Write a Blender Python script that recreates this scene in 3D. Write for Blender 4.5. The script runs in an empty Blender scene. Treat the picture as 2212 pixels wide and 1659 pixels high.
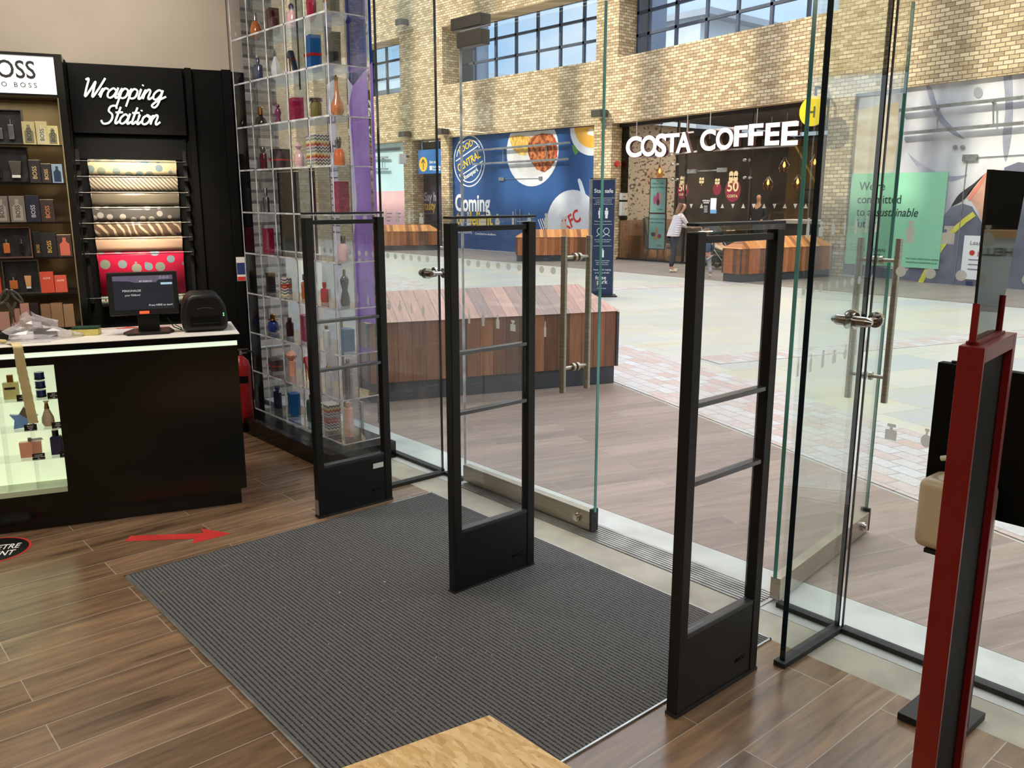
import bpy, bmesh, math, random
from mathutils import Vector, Matrix
random.seed(7)
scn = bpy.context.scene
C = scn.collection
# ------------------------------------------------------------------ camera
W_, H_, FPX, HOR, CAMH = 2212, 1659, 1850.0, 427.0, 1.65
PITCH = math.atan((H_/2-HOR)/FPX); AZ = math.radians(48.9)
cF = Vector((math.cos(AZ)*math.cos(PITCH), math.sin(AZ)*math.cos(PITCH), -math.sin(PITCH)))
cR = Vector((math.sin(AZ), -math.cos(AZ), 0)); cU = cR.cross(cF); cO = Vector((0, 0, CAMH))
cam = bpy.data.cameras.new('camera'); cam.sensor_width = 36; cam.lens = FPX/W_*36; cam.clip_start = .05; cam.clip_end = 400
camo = bpy.data.objects.new('camera', cam); C.objects.link(camo)
rot = Matrix((cR, cU, -cF)).transposed()
camo.matrix_world = Matrix.Translation(cO) @ rot.to_4x4()
scn.camera = camo
def S(r, g, b, a=1):
    f = lambda c: (c/255/12.92) if c <= 10.3 else ((c/255+.055)/1.055)**2.4
    return (f(r), f(g), f(b), a)
# ------------------------------------------------------------------ sky, sun, ceiling light, exposure
scn.view_settings.view_transform = 'Standard'; scn.view_settings.look = 'None'
scn.view_settings.exposure = 0.0; scn.view_settings.gamma = 1; scn.view_settings.use_curve_mapping = False
scn.cycles.max_bounces = 10; scn.cycles.transparent_max_bounces = 40; scn.cycles.glossy_bounces = 5
scn.cycles.diffuse_bounces = 4; scn.cycles.sample_clamp_indirect = 8
w = bpy.data.worlds.new('sky'); scn.world = w; w.use_nodes = True; nt = w.node_tree; nt.nodes.clear()
def nd(nt, t, **k):
    n = nt.nodes.new('ShaderNode'+t)
    for a, b in k.items():
        if a.startswith('i_'): n.inputs[int(a[2:])].default_value = b
        else: setattr(n, a, b)
    return n
def ramp(nt, fac, stops, interp='LINEAR'):
    r = nd(nt, 'ValToRGB'); r.color_ramp.interpolation = interp
    el = r.color_ramp.elements
    while len(el) < len(stops): el.new(.5)
    for e, (p, c) in zip(el, stops): e.position = p; e.color = c if len(c) == 4 else (*c, 1)
    nt.links.new(fac, r.inputs[0]); return r.outputs[0]
tc = nd(nt, 'TexCoord'); sep = nd(nt, 'SeparateXYZ'); nt.links.new(tc.outputs['Generated'], sep.inputs[0])
grad = ramp(nt, sep.outputs[2], [(0, (.78, .88, 1.0)), (.12, (.66, .90, 1.15)), (.3, (.44, .76, 1.15)), (.55, (.9, 1.05, 1.25)), (1, (1.5, 1.6, 1.75))])
mp = nd(nt, 'Mapping'); mp.inputs['Scale'].default_value = (1, 1, 2.6); mp.inputs['Location'].default_value = (.35, 0.1, 0)
nz = nd(nt, 'TexNoise'); nz.inputs['Scale'].default_value = 3.2; nz.inputs['Detail'].default_value = 7; nz.inputs['Roughness'].default_value = .5
nt.links.new(tc.outputs['Generated'], mp.inputs[0]); nt.links.new(mp.outputs[0], nz.inputs['Vector'])
cl = ramp(nt, nz.outputs[0], [(.42, (0, 0, 0)), (.62, (1, 1, 1))])
mx = nd(nt, 'Mix', data_type='RGBA'); nt.links.new(cl, mx.inputs[0]); nt.links.new(grad, mx.inputs[6]); mx.inputs[7].default_value = (1.15, 1.2, 1.25, 1)
bg = nd(nt, 'Background'); bg.inputs[1].default_value = 1.0; ow = nd(nt, 'OutputWorld')
# brighter cloud overhead lights the plaza
zen = nd(nt, 'MapRange'); zen.inputs[1].default_value = .4; zen.inputs[2].default_value = .8; zen.inputs[3].default_value = 1.0; zen.inputs[4].default_value = 3.1
nt.links.new(sep.outputs[2], zen.inputs[0]); nt.links.new(zen.outputs[0], bg.inputs[1])
nt.links.new(mx.outputs[2], bg.inputs[0]); nt.links.new(bg.outputs[0], ow.inputs[0])
sd = Vector((-.60, .42, .62)).normalized()
sl = bpy.data.lights.new('sun', 'SUN'); sl.energy = 4.6; sl.angle = .02; sl.color = (1, .91, .76)
so = bpy.data.objects.new('sun', sl); C.objects.link(so); so.rotation_euler = sd.to_track_quat('Z', 'Y').to_euler(); so.location = (-10, 8, 22)
def area(name, loc, sx, sy, e, col=(1, .89, .73), target=None):
    l = bpy.data.lights.new(name, 'AREA'); l.shape = 'RECTANGLE'; l.size = sx; l.size_y = sy; l.energy = e; l.color = col
    o = bpy.data.objects.new(name, l); C.objects.link(o); o.location = loc
    if target: o.rotation_euler = (Vector(target)-Vector(loc)).to_track_quat('-Z', 'Y').to_euler()
    return o
area('ceiling_lamp_light', (-1.2, 2.6, 3.3), 1.6, 1.6, 54)
area('ceiling_lamp_light', (.7, 4.6, 3.3), 1.2, .5, 40, (1, .93, .82))
area('display_fill_light', (1.3, 4.6, 3.35), .3, .6, 26, (1, .93, .84), (2.7, 5.1, 1.4))  # fill added to lift the perfume display, no such spot known
area('ceiling_lamp_light', (-.5, -.8, 3.3), 1.6, 1.6, 36)

# ------------------------------------------------------------------ layout helpers
def ray(x, y): return cF*FPX + cR*(x-W_/2) - cU*(y-H_/2)
def gnd(x, y, z=0.0):
    d = ray(x, y); return cO + d*((z-CAMH)/d.z)
def pl(x, y, P, N):
    d = ray(x, y); P = Vector(P); N = Vector(N); return cO + d*(((P-cO).dot(N))/d.dot(N))
TH = math.radians(-18.2); u = Vector((math.cos(TH), math.sin(TH), 0)); v = Vector((math.sin(TH), -math.cos(TH), 0))
Z = Vector((0, 0, 1)); X = Vector((1, 0, 0)); Y = Vector((0, 1, 0))
def FS(y): return 1+.0075*max(0, 15.5-y)
# ------------------------------------------------------------------ materials
MATS = {}
def mat(name, col, rough=.5, metal=0, spec=.5, emit=None, es=1, trans=0, ior=1.45, coat=0, alpha=1):
    if name in MATS: return MATS[name]
    m = bpy.data.materials.new(name); m.use_nodes = True; b = m.node_tree.nodes['Principled BSDF']
    c = col if len(col) == 4 else (*col, 1)
    b.inputs['Base Color'].default_value = c; b.inputs['Roughness'].default_value = rough; b.inputs['Metallic'].default_value = metal
    b.inputs['Specular IOR Level'].default_value = spec; b.inputs['IOR'].default_value = ior
    b.inputs['Transmission Weight'].default_value = trans; b.inputs['Coat Weight'].default_value = coat
    if emit: b.inputs['Emission Color'].default_value = emit; b.inputs['Emission Strength'].default_value = es
    MATS[name] = m; return m
def vary(m, col2, scale=8, stretch=(1, 1, 1), detail=4, lo=.35, hi=.65, bump=0, coords='Object', rotz=0):
    """mix the base colour with a second one by noise"""
    nt = m.node_tree; b = nt.nodes['Principled BSDF']; tc = nd(nt, 'TexCoord'); mp = nd(nt, 'Mapping'); mp.inputs['Scale'].default_value = stretch
    mp.inputs['Rotation'].default_value = (0, 0, rotz)
    nt.links.new(tc.outputs[coords], mp.inputs[0]); nz = nd(nt, 'TexNoise'); nz.inputs['Scale'].default_value = scale; nz.inputs['Detail'].default_value = detail
    nt.links.new(mp.outputs[0], nz.inputs['Vector']); c1 = tuple(b.inputs['Base Color'].default_value)
    c = ramp(nt, nz.outputs[0], [(lo, c1), (hi, col2)]); nt.links.new(c, b.inputs['Base Color'])
    if bump:
        bp = nd(nt, 'Bump'); bp.inputs['Strength'].default_value = bump; bp.inputs['Distance'].default_value = .01
        nt.links.new(nz.outputs[0], bp.inputs['Height']); nt.links.new(bp.outputs[0], b.inputs['Normal'])
    return m
def glassmat(name, tint, refl=1.0, rough=0.0, ior=1.5, base=0.0):
    """thin architectural glass: tinted straight-through light plus fresnel reflection"""
    m = bpy.data.materials.new(name); m.use_nodes = True; nt = m.node_tree; nt.nodes.clear()
    t = nd(nt, 'BsdfTransparent'); t.inputs[0].default_value = (*tint, 1); g = nd(nt, 'BsdfGlossy'); g.inputs['Roughness'].default_value = rough
    g.inputs[0].default_value = (refl, refl, refl, 1)
    f = nd(nt, 'Fresnel'); gm_ = nd(nt, 'NewGeometry'); io = nd(nt, 'MapRange'); io.inputs[3].default_value = ior; io.inputs[4].default_value = 1/ior
    nt.links.new(gm_.outputs['Backfacing'], io.inputs[0]); nt.links.new(io.outputs[0], f.inputs[0])
    add = nd(nt, 'Math', operation='ADD', use_clamp=True); add.inputs[1].default_value = base; nt.links.new(f.outputs[0], add.inputs[0])
    x = nd(nt, 'MixShader'); o = nd(nt, 'OutputMaterial')
    nt.links.new(add.outputs[0], x.inputs[0]); nt.links.new(t.outputs[0], x.inputs[1]); nt.links.new(g.outputs[0], x.inputs[2]); nt.links.new(x.outputs[0], o.inputs[0])
    MATS[name] = m; return m
BLACK = mat('black_gloss_laminate', S(14, 13, 12), .16, spec=.5)
vary(BLACK, S(20, 19, 17), 2)
BLACKM = mat('black_matt_panel', S(11, 10, 9), .6, spec=.12); vary(BLACKM, S(14, 13, 12), 3)
BLKP = mat('black_powder_coat', S(17, 17, 18), .42, spec=.4); vary(BLKP, S(22, 22, 23), 120)
CREAM = mat('cream_wall_paint', S(178, 166, 150), .8); vary(CREAM, S(170, 158, 142), 2)
CEIL = mat('white_ceiling_paint', S(210, 203, 190), .9); vary(CEIL, S(200, 195, 184), 3)
WHITE = mat('white_board', S(225, 222, 216), .5)
STEEL = mat('brushed_steel', S(184, 176, 162), .38, 1); vary(STEEL, S(164, 156, 142), 6, (1, 1, 30))
CHROME = mat('chrome', S(205, 200, 195), .12, 1); vary(CHROME, S(175, 170, 165), 10)
ALU = mat('aluminium', S(188, 188, 186), .32, .85); vary(ALU, S(160, 160, 158), 9)
RUB = mat('black_rubber', S(28, 28, 28), .6); vary(RUB, S(44, 42, 40), 30)
GREYM = mat('grey_metal', S(92, 88, 82), .4, .6)
GLASS = glassmat('clear_glass', (.955, .975, .965), .9, ior=1.42)
ACRYL = glassmat('acrylic', (.93, .94, .95), .9, ior=1.45, base=.02)
GEDGE = mat('green_glass_edge', S(98, 164, 154), .15, spec=.6); vary(GEDGE, S(58, 116, 112), 3, (1, 1, .6))
DEDGE = mat('dark_glass_edge', S(22, 30, 36), .12, spec=.6); vary(DEDGE, S(30, 44, 52), 3, (1, 1, .6))
ACEDGE = mat('acrylic_polished_edge', S(232, 234, 238), .1, spec=1); vary(ACEDGE, S(170, 172, 178), 14)
MIRROR = mat('mirror_foil', S(215, 215, 218), .03, 1); vary(MIRROR, S(200, 200, 206), 1.2)
FROST = bpy.data.materials.new('frosted_vinyl'); FROST.use_nodes = True; _n = FROST.node_tree; _n.nodes.clear()
_t = nd(_n, 'BsdfTransparent'); _t.inputs[0].default_value = (.8, .8, .78, 1); _l = nd(_n, 'BsdfTranslucent'); _l.inputs[0].default_value = S(232, 230, 224); _d = nd(_n, 'BsdfDiffuse'); _d.inputs[0].default_value = S(222, 220, 214)
_a = nd(_n, 'MixShader'); _a.inputs[0].default_value = .5; _n.links.new(_l.outputs[0], _a.inputs[1]); _n.links.new(_d.outputs[0], _a.inputs[2])
_b = nd(_n, 'MixShader'); _b.inputs[0].default_value = .6; _n.links.new(_t.outputs[0], _b.inputs[1]); _n.links.new(_a.outputs[0], _b.inputs[2]); _o = nd(_n, 'OutputMaterial'); _n.links.new(_b.outputs[0], _o.inputs[0])
def lines(nt, val, width, gap):
    """1 inside a joint line, and the cell index"""
    d = nd(nt, 'Math', operation='DIVIDE'); d.inputs[1].default_value = width; nt.links.new(val, d.inputs[0])
    fl = nd(nt, 'Math', operation='FLOOR'); nt.links.new(d.outputs[0], fl.inputs[0])
    fr = nd(nt, 'Math', operation='FRACT'); nt.links.new(d.outputs[0], fr.inputs[0])
    l = nd(nt, 'Math', operation='LESS_THAN'); l.inputs[1].default_value = gap; nt.links.new(fr.outputs[0], l.inputs[0])
    return l.outputs[0], fl.outputs[0]
def boards(name, width, cols, along='x', rough=.45, gap=.035, gapc=S(40, 24, 18), spec=.4, grain=(1, 1, 1), rotz=0):
    m = bpy.data.materials.new(name); m.use_nodes = True; nt = m.node_tree; b = nt.nodes['Principled BSDF']
    tc = nd(nt, 'TexCoord'); sp = nd(nt, 'SeparateXYZ'); nt.links.new(tc.outputs['Object'], sp.inputs[0])
    val = sp.outputs[0]
    if along == 'xy':
        a = nd(nt, 'Math', operation='ADD'); nt.links.new(sp.outputs[0], a.inputs[0]); nt.links.new(sp.outputs[1], a.inputs[1]); val = a.outputs[0]
    g, i = lines(nt, val, width, gap)
    wn = nd(nt, 'TexWhiteNoise', noise_dimensions='1D'); nt.links.new(i, wn.inputs['W'])
    c = ramp(nt, wn.outputs['Value'], [(k/(len(cols)), cc) for k, cc in enumerate(cols)], 'CONSTANT')
    mp = nd(nt, 'Mapping'); mp.inputs['Scale'].default_value = grain; nt.links.new(tc.outputs['Object'], mp.inputs[0])
    nz = nd(nt, 'TexNoise'); nz.inputs['Scale'].default_value = 6; nz.inputs['Detail'].default_value = 5; nt.links.new(mp.outputs[0], nz.inputs['Vector'])
    hv = nd(nt, 'HueSaturation'); mr = nd(nt, 'MapRange'); mr.inputs[1].default_value = .3; mr.inputs[2].default_value = .7; mr.inputs[3].default_value = .78; mr.inputs[4].default_value = 1.2
    nt.links.new(nz.outputs[0], mr.inputs[0]); nt.links.new(mr.outputs[0], hv.inputs['Value']); nt.links.new(c, hv.inputs['Color'])
    mx = nd(nt, 'Mix', data_type='RGBA'); nt.links.new(g, mx.inputs[0]); nt.links.new(hv.outputs[0], mx.inputs[6]); mx.inputs[7].default_value = gapc
    nt.links.new(mx.outputs[2], b.inputs['Base Color']); b.inputs['Roughness'].default_value = rough; b.inputs['Specular IOR Level'].default_value = spec
    return m
def tiles(name, bw, rh, mortar, c1, c2, mc, rot=0, off=(0, 0), rough=.4, spec=.5, extra=None, es=(1, 8), escale=3, offset=.5, coord='flat', bias=0, bump=.3, mix=.7, smooth=.0):
    """brick-texture paving / planks / walls in metres"""
    m = bpy.data.materials.new(name); m.use_nodes = True; nt = m.node_tree; b = nt.nodes['Principled BSDF']
    g = nd(nt, 'NewGeometry')
    if coord == 'flat':
        mp = nd(nt, 'Mapping'); mp.vector_type = 'POINT'; mp.inputs['Rotation'].default_value = (0, 0, -rot); nt.links.new(g.outputs['Position'], mp.inputs[0])
        ad = nd(nt, 'VectorMath', operation='ADD'); ad.inputs[1].default_value = (off[0], off[1], 0); nt.links.new(mp.outputs[0], ad.inputs[0]); vec = ad.outputs[0]
    else:
        sp = nd(nt, 'SeparateXYZ'); nt.links.new(g.outputs['Position'], sp.inputs[0])
        a = nd(nt, 'Math', operation='ADD'); nt.links.new(sp.outputs[0], a.inputs[0]); nt.links.new(sp.outputs[1], a.inputs[1])
        # courses follow the rise of the lintels
        s1 = nd(nt, 'Math', operation='SUBTRACT'); s1.inputs[0].default_value = 15.5; nt.links.new(sp.outputs[1], s1.inputs[1])
        s2 = nd(nt, 'Math', operation='MAXIMUM'); s2.inputs[1].default_value = 0; nt.links.new(s1.outputs[0], s2.inputs[0])
        s3 = nd(nt, 'Math', operation='MULTIPLY_ADD'); s3.inputs[1].default_value = .0075 if coord == 'facade' else 0; s3.inputs[2].default_value = 1; nt.links.new(s2.outputs[0], s3.inputs[0])
        dv = nd(nt, 'Math', operation='DIVIDE'); nt.links.new(sp.outputs[2], dv.inputs[0]); nt.links.new(s3.outputs[0], dv.inputs[1])
        cb = nd(nt, 'CombineXYZ'); nt.links.new(a.outputs[0], cb.inputs[0]); nt.links.new(dv.outputs[0], cb.inputs[1]); vec = cb.outputs[0]
    br = nd(nt, 'TexBrick'); br.offset = offset; br.offset_frequency = 2; br.squash = 1
    br.inputs['Scale'].default_value = 1; br.inputs['Mortar Size'].default_value = mortar; br.inputs['Mortar Smooth'].default_value = smooth
    br.inputs['Brick Width'].default_value = bw; br.inputs['Row Height'].default_value = rh; br.inputs['Bias'].default_value = bias
    br.inputs['Color1'].default_value = c1; br.inputs['Color2'].default_value = c2; br.inputs['Mortar'].default_value = mc
    nt.links.new(vec, br.inputs['Vector']); col = br.outputs['Color']
    mp2 = nd(nt, 'Mapping'); mp2.inputs['Scale'].default_value = (es[0], es[1], 1); nt.links.new(vec, mp2.inputs[0])
    # shift the grain per brick
    sc = nd(nt, 'VectorMath', operation='SCALE'); sc.inputs[3].default_value = 9; nt.links.new(br.outputs['Color'], sc.inputs[0])
    ad2 = nd(nt, 'VectorMath', operation='ADD'); nt.links.new(mp2.outputs[0], ad2.inputs[0]); nt.links.new(sc.outputs[0], ad2.inputs[1])
    nz = nd(nt, 'TexNoise'); nz.inputs['Scale'].default_value = escale; nz.inputs['Detail'].default_value = 5; nz.inputs['Roughness'].default_value = .6; nz.inputs['Distortion'].default_value = .6
    nt.links.new(ad2.outputs[0], nz.inputs['Vector'])
    ex = ramp(nt, nz.outputs[0], extra or [(.3, (.75, .75, .75)), (.7, (1.2, 1.2, 1.2))])
    mul = nd(nt, 'Mix', data_type='RGBA', blend_type='MULTIPLY'); mul.inputs[0].default_value = mix; nt.links.new(col, mul.inputs[6]); nt.links.new(ex, mul.inputs[7])
    mf = nd(nt, 'Mix', data_type='RGBA'); nt.links.new(br.outputs['Fac'], mf.inputs[0]); nt.links.new(mul.outputs[2], mf.inputs[6]); mf.inputs[7].default_value = mc
    nt.links.new(mf.outputs[2], b.inputs['Base Color']); b.inputs['Roughness'].default_value = rough; b.inputs['Specular IOR Level'].default_value = spec
    if bump:
        bp = nd(nt, 'Bump'); bp.invert = True; bp.inputs['Strength'].default_value = bump; bp.inputs['Distance'].default_value = .01
        nt.links.new(br.outputs['Fac'], bp.inputs['Height']); nt.links.new(bp.outputs[0], b.inputs['Normal'])
    return m
def film(name, col, col2=None, k=.75):
    """printed window film: lets daylight through and takes its colour"""
    m = bpy.data.materials.new(name); m.use_nodes = True; n = m.node_tree; n.nodes.clear(); a = nd(n, 'BsdfTranslucent'); b = nd(n, 'BsdfDiffuse'); x = nd(n, 'MixShader'); o = nd(n, 'OutputMaterial')
    tc = nd(n, 'TexCoord'); z = nd(n, 'TexNoise'); z.inputs['Scale'].default_value = 2; n.links.new(tc.outputs['Object'], z.inputs['Vector']); c = ramp(n, z.outputs[0], [(.35, col), (.65, col2 or col)])
    n.links.new(c, a.inputs[0]); n.links.new(c, b.inputs[0]); x.inputs[0].default_value = 1-k; n.links.new(a.outputs[0], x.inputs[1]); n.links.new(b.outputs[0], x.inputs[2]); n.links.new(x.outputs[0], o.inputs[0]); MATS[name] = m; return m
# ------------------------------------------------------------------ mesh helpers
class MB:
    def __init__(s): s.v = []; s.f = []; s.m = []; s.mi = 0
    def add(s, vs, fs):
        k = len(s.v); s.v += [Vector(p) for p in vs]; s.f += [tuple(i+k for i in f) for f in fs]; s.m += [s.mi]*len(fs); return s
    def hexa(s, O, a, b, c):
        O = Vector(O); a = Vector(a); b = Vector(b); c = Vector(c)
        if a.cross(b).dot(c) < 0: a, b = b, a
        return s.add([O, O+a, O+a+b, O+b, O+c, O+a+c, O+a+b+c, O+b+c], [(0, 3, 2, 1), (4, 5, 6, 7), (0, 1, 5, 4), (1, 2, 6, 5), (2, 3, 7, 6), (3, 0, 4, 7)])
    def bb(s, x0, y0, z0, x1, y1, z1):
        x0, x1 = sorted((x0, x1)); y0, y1 = sorted((y0, y1)); z0, z1 = sorted((z0, z1))
        return s.hexa((x0, y0, z0), (x1-x0, 0, 0), (0, y1-y0, 0), (0, 0, z1-z0))
    def cyl(s, p0, p1, r0, r1=None, n=14):
        p0 = Vector(p0); p1 = Vector(p1); r1 = r0 if r1 is None else r1; d = (p1-p0).normalized()
        a = d.orthogonal().normalized(); b = d.cross(a); vs = []
        for p, r in ((p0, r0), (p1, r1)):
            for i in range(n): t = 2*math.pi*i/n; vs.append(p+(a*math.cos(t)+b*math.sin(t))*r)
        fs = [(i, (i+1) % n, n+(i+1) % n, n+i) for i in range(n)]+[tuple(range(n-1, -1, -1)), tuple(range(n, 2*n))]
        return s.add(vs, fs)
    def tube(s, pts, r, n=8, flat=None):
        pts = [Vector(p) for p in pts]; vs = []; fs = []; prev = None
        for i, p in enumerate(pts):
            d = (pts[min(i+1, len(pts)-1)]-pts[max(i-1, 0)]).normalized()
            if prev is None: a = d.orthogonal().normalized()
            else:
                a = (prev-d*prev.dot(d)); a = a.normalized() if a.length > 1e-6 else d.orthogonal().normalized()
            prev = a; b = d.cross(a); rr = r[i] if isinstance(r, (list, tuple)) else r
            for k in range(n): t = 2*math.pi*k/n; vs.append(p+(a*math.cos(t)+b*math.sin(t))*rr)
        m = len(pts)
        for i in range(m-1):
            for k in range(n): fs.append((i*n+k, i*n+(k+1) % n, (i+1)*n+(k+1) % n, (i+1)*n+k))
        fs += [tuple(range(n-1, -1, -1)), tuple(range((m-1)*n, m*n))]
        return s.add(vs, fs)
    def lathe(s, prof, c=(0, 0, 0), n=20, sx=1, sy=1, M=None):
        c = Vector(c); vs = []; fs = []
        for r, z in prof:
            for k in range(n):
                t = 2*math.pi*(k+.5)/n; q = Vector((r*math.cos(t)*sx, r*math.sin(t)*sy, z)); vs.append((M @ q if M else q)+c)
        for i in range(len(prof)-1):
            for k in range(n): fs.append((i*n+k, i*n+(k+1) % n, (i+1)*n+(k+1) % n, (i+1)*n+k))
        fs += [tuple(range(n-1, -1, -1)), tuple(range((len(prof)-1)*n, len(prof)*n))]
        return s.add(vs, fs)
    def prism(s, pts, vec):
        pts = [Vector(p) for p in pts]; vec = Vector(vec); n = len(pts)
        nn = Vector((0, 0, 0))
        for i in range(n): nn += pts[i].cross(pts[(i+1) % n])
        if nn.dot(vec) < 0: pts.reverse()
        return s.add(pts+[p+vec for p in pts], [tuple(range(n-1, -1, -1)), tuple(range(n, 2*n))]+[(i, (i+1) % n, n+(i+1) % n, n+i) for i in range(n)])
    def build(s, name, m, parent=None, smooth=False, bevel=0, label=None, cat=None, group=None, kind=None, seg=2, sub=0):
        me = bpy.data.meshes.new(name); vs = s.v
        if parent is not None:
            Mi = WM(parent).inverted(); vs = [Mi @ p for p in vs]
        me.from_pydata([tuple(p) for p in vs], [], s.f); me.update()
        for mm in (m if isinstance(m, (list, tuple)) else [m]): me.materials.append(mm)
        for p, i in zip(me.polygons, s.m): p.material_index = i; p.use_smooth = smooth
        o = bpy.data.objects.new(name, me); C.objects.link(o)
        if parent is not None: o.parent = parent
        if bevel:
            b = o.modifiers.new('bevel', 'BEVEL'); b.width = bevel; b.segments = seg; b.limit_method = 'ANGLE'; b.angle_limit = .6; b.harden_normals = False
        if sub: q = o.modifiers.new('subd', 'SUBSURF'); q.levels = sub; q.render_levels = sub
        if smooth and not sub:
            me.polygons.foreach_set('use_smooth', [True]*len(me.polygons)); me.update()
            bmx = bmesh.new(); bmx.from_mesh(me)
            for e in bmx.edges:
                if len(e.link_faces) == 2 and e.calc_face_angle(0) > .7: e.smooth = False
            bmx.to_mesh(me); bmx.free()
        tag(o, label, cat, group, kind); return o
def WM(o):
    M = Matrix.LocRotScale(o.location, o.rotation_euler, o.scale); return WM(o.parent) @ M if o.parent else M
def tag(o, label=None, cat=None, group=None, kind=None):
    if label: o['label'] = label
    if cat: o['category'] = cat
    if group: o['group'] = group
    if kind: o['kind'] = kind
    return o
def thing(name, label, cat, loc=(0, 0, 0), rz=0, group=None, kind=None):
    o = bpy.data.objects.new(name, None); C.objects.link(o); o.location = loc; o.rotation_euler = (0, 0, rz); o.empty_display_size = .1
    return tag(o, label, cat, group, kind)
def dup(root, loc, rz=0, label=None, scale=None, z=None):
    def cp(o, par):
        c = o.copy(); C.objects.link(c)
        if par: c.parent = par
        for ch in o.children: cp(ch, c)
        return c
    r = cp(root, None); r.location = loc; r.rotation_euler = (0, 0, rz)
    if scale: r.scale = scale
    if label: r['label'] = label
    return r
class Fr:
    """a flat frame on a surface: a to the right, b up, n towards the viewer"""
    def __init__(s, O, ex, ey=Z): s.O = Vector(O); s.ex = Vector(ex).normalized(); s.ey = Vector(ey).normalized(); s.n = s.ex.cross(s.ey)
    def P(s, a, b, c=0): return s.O+s.ex*a+s.ey*b+s.n*c
    def ab(s, x, y):
        q = pl(x, y, s.O, s.n)-s.O; return q.dot(s.ex), q.dot(s.ey)
def fpoly(mb, fr, pts, d0=0, d1=.002): return mb.prism([fr.P(a, b, d0) for a, b in pts], fr.n*(d1-d0))
def frect(mb, fr, a0, b0, a1, b1, d0=0, d1=.002): return fpoly(mb, fr, [(a0, b0), (a1, b0), (a1, b1), (a0, b1)], d0, d1)
def ell(ca, cb, ra, rb, n=32, t0=0, t1=2*math.pi, rot=0):
    out = []
    for i in range(n if abs(t1-t0) > 6.28 else n+1):
        t = t0+(t1-t0)*i/n; x = ra*math.cos(t); y = rb*math.sin(t); out.append((ca+x*math.cos(rot)-y*math.sin(rot), cb+x*math.sin(rot)+y*math.cos(rot)))
    return out
def fring(mb, fr, ca, cb, ra, rb, wd, d0, d1, n=40, t0=0, t1=2*math.pi):
    o = ell(ca, cb, ra, rb, n, t0, t1); i_ = ell(ca, cb, ra-wd, rb-wd, n, t0, t1); m = len(o); full = abs(t1-t0) > 6.28
    for k in range(m if full else m-1):
        j = (k+1) % m; fpoly(mb, fr, [o[k], o[j], i_[j], i_[k]], d0, d1)
def fline(mb, fr, pts, wd, d0=0, d1=.002):
    for p, q in zip(pts, pts[1:]):
        d = Vector(q)-Vector(p); L = d.length
        if L < 1e-9: continue
        n = Vector((-d.y, d.x))/L*wd/2; fpoly(mb, fr, [(p[0]+n.x, p[1]+n.y), (p[0]-n.x, p[1]-n.y), (q[0]-n.x, q[1]-n.y), (q[0]+n.x, q[1]+n.y)], d0, d1)
_tc = {}
def text(mb, fr, a, b, s, size, d0=0, d1=.002, align='LEFT', bold=0, shear=0, sx=1, rot=0, space=1, mirror=False, res=3):
    key = (s, bold, shear, space, res)
    if key not in _tc:
        cu = bpy.data.curves.new('lettering', 'FONT'); cu.body = s; cu.size = 1; cu.offset = bold; cu.shear = shear; cu.space_character = space; cu.resolution_u = res; cu.extrude = .5
        ob = bpy.data.objects.new('lettering', cu); me = bpy.data.meshes.new_from_object(ob)
        vs = [tuple(p.co) for p in me.vertices]; fs = [tuple(p.vertices) for p in me.polygons]
        bpy.data.objects.remove(ob); bpy.data.curves.remove(cu); bpy.data.meshes.remove(me)
        xs = [p[0] for p in vs] or [0]
        _tc[key] = (vs, fs, min(xs), max(xs))
    vs, fs, x0, x1 = _tc[key]; wd = (x1-x0)*size*sx
    o = {'LEFT': 0, 'CENTER': -wd/2, 'RIGHT': -wd}[align]; out = []; cr, sr = math.cos(rot), math.sin(rot)
    for x, y, z in vs:
        xx = (x-x0)*size*sx
        if mirror: xx = wd-xx
        xx += o; yy = y*size
        out.append(fr.P(a+xx*cr-yy*sr, b+xx*sr+yy*cr, d0+(z+.5)*(d1-d0)))
    mb.add(out, fs); return wd
def smoothpts(pts, k=6):
    P = [Vector(p) for p in pts]; out = []
    for i in range(len(P)-1):
        p0 = P[max(i-1, 0)]; p1 = P[i]; p2 = P[i+1]; p3 = P[min(i+2, len(P)-1)]
        for j in range(k):
            t = j/k; out.append(.5*((2*p1)+(p2-p0)*t+(2*p0-5*p1+4*p2-p3)*t*t+(3*p1-p0-3*p2+p3)*t**3))
    return out+[P[-1]]
def skin(name, pts, edges, m, parent, sub=2, label=None, smooth=True):
    """body or garment grown as one surface along a skeleton; pts: (x,y,z,r) or (x,y,z,rx,ry)"""
    me = bpy.data.meshes.new(name); Mi = WM(parent).inverted() if parent else Matrix()
    me.from_pydata([tuple(Mi @ Vector(p[:3])) for p in pts], edges, []); o = bpy.data.objects.new(name, me); C.objects.link(o)
    if parent: o.parent = parent
    md = o.modifiers.new('skin', 'SKIN'); md.use_smooth_shade = True; md.branch_smoothing = .6
    if not me.skin_vertices:
        bm = bmesh.new(); bm.from_mesh(me); bm.verts.layers.skin.verify(); bm.to_mesh(me); bm.free()
    sv = me.skin_vertices[0].data
    for i, p in enumerate(pts):
        sv[i].radius = (p[3], p[4] if len(p) > 4 else p[3]); sv[i].use_root = (i == 0)
    q = o.modifiers.new('subd', 'SUBSURF'); q.levels = sub; q.render_levels = sub
    me.materials.append(m)
    if label: o['label'] = label
    return o
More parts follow.
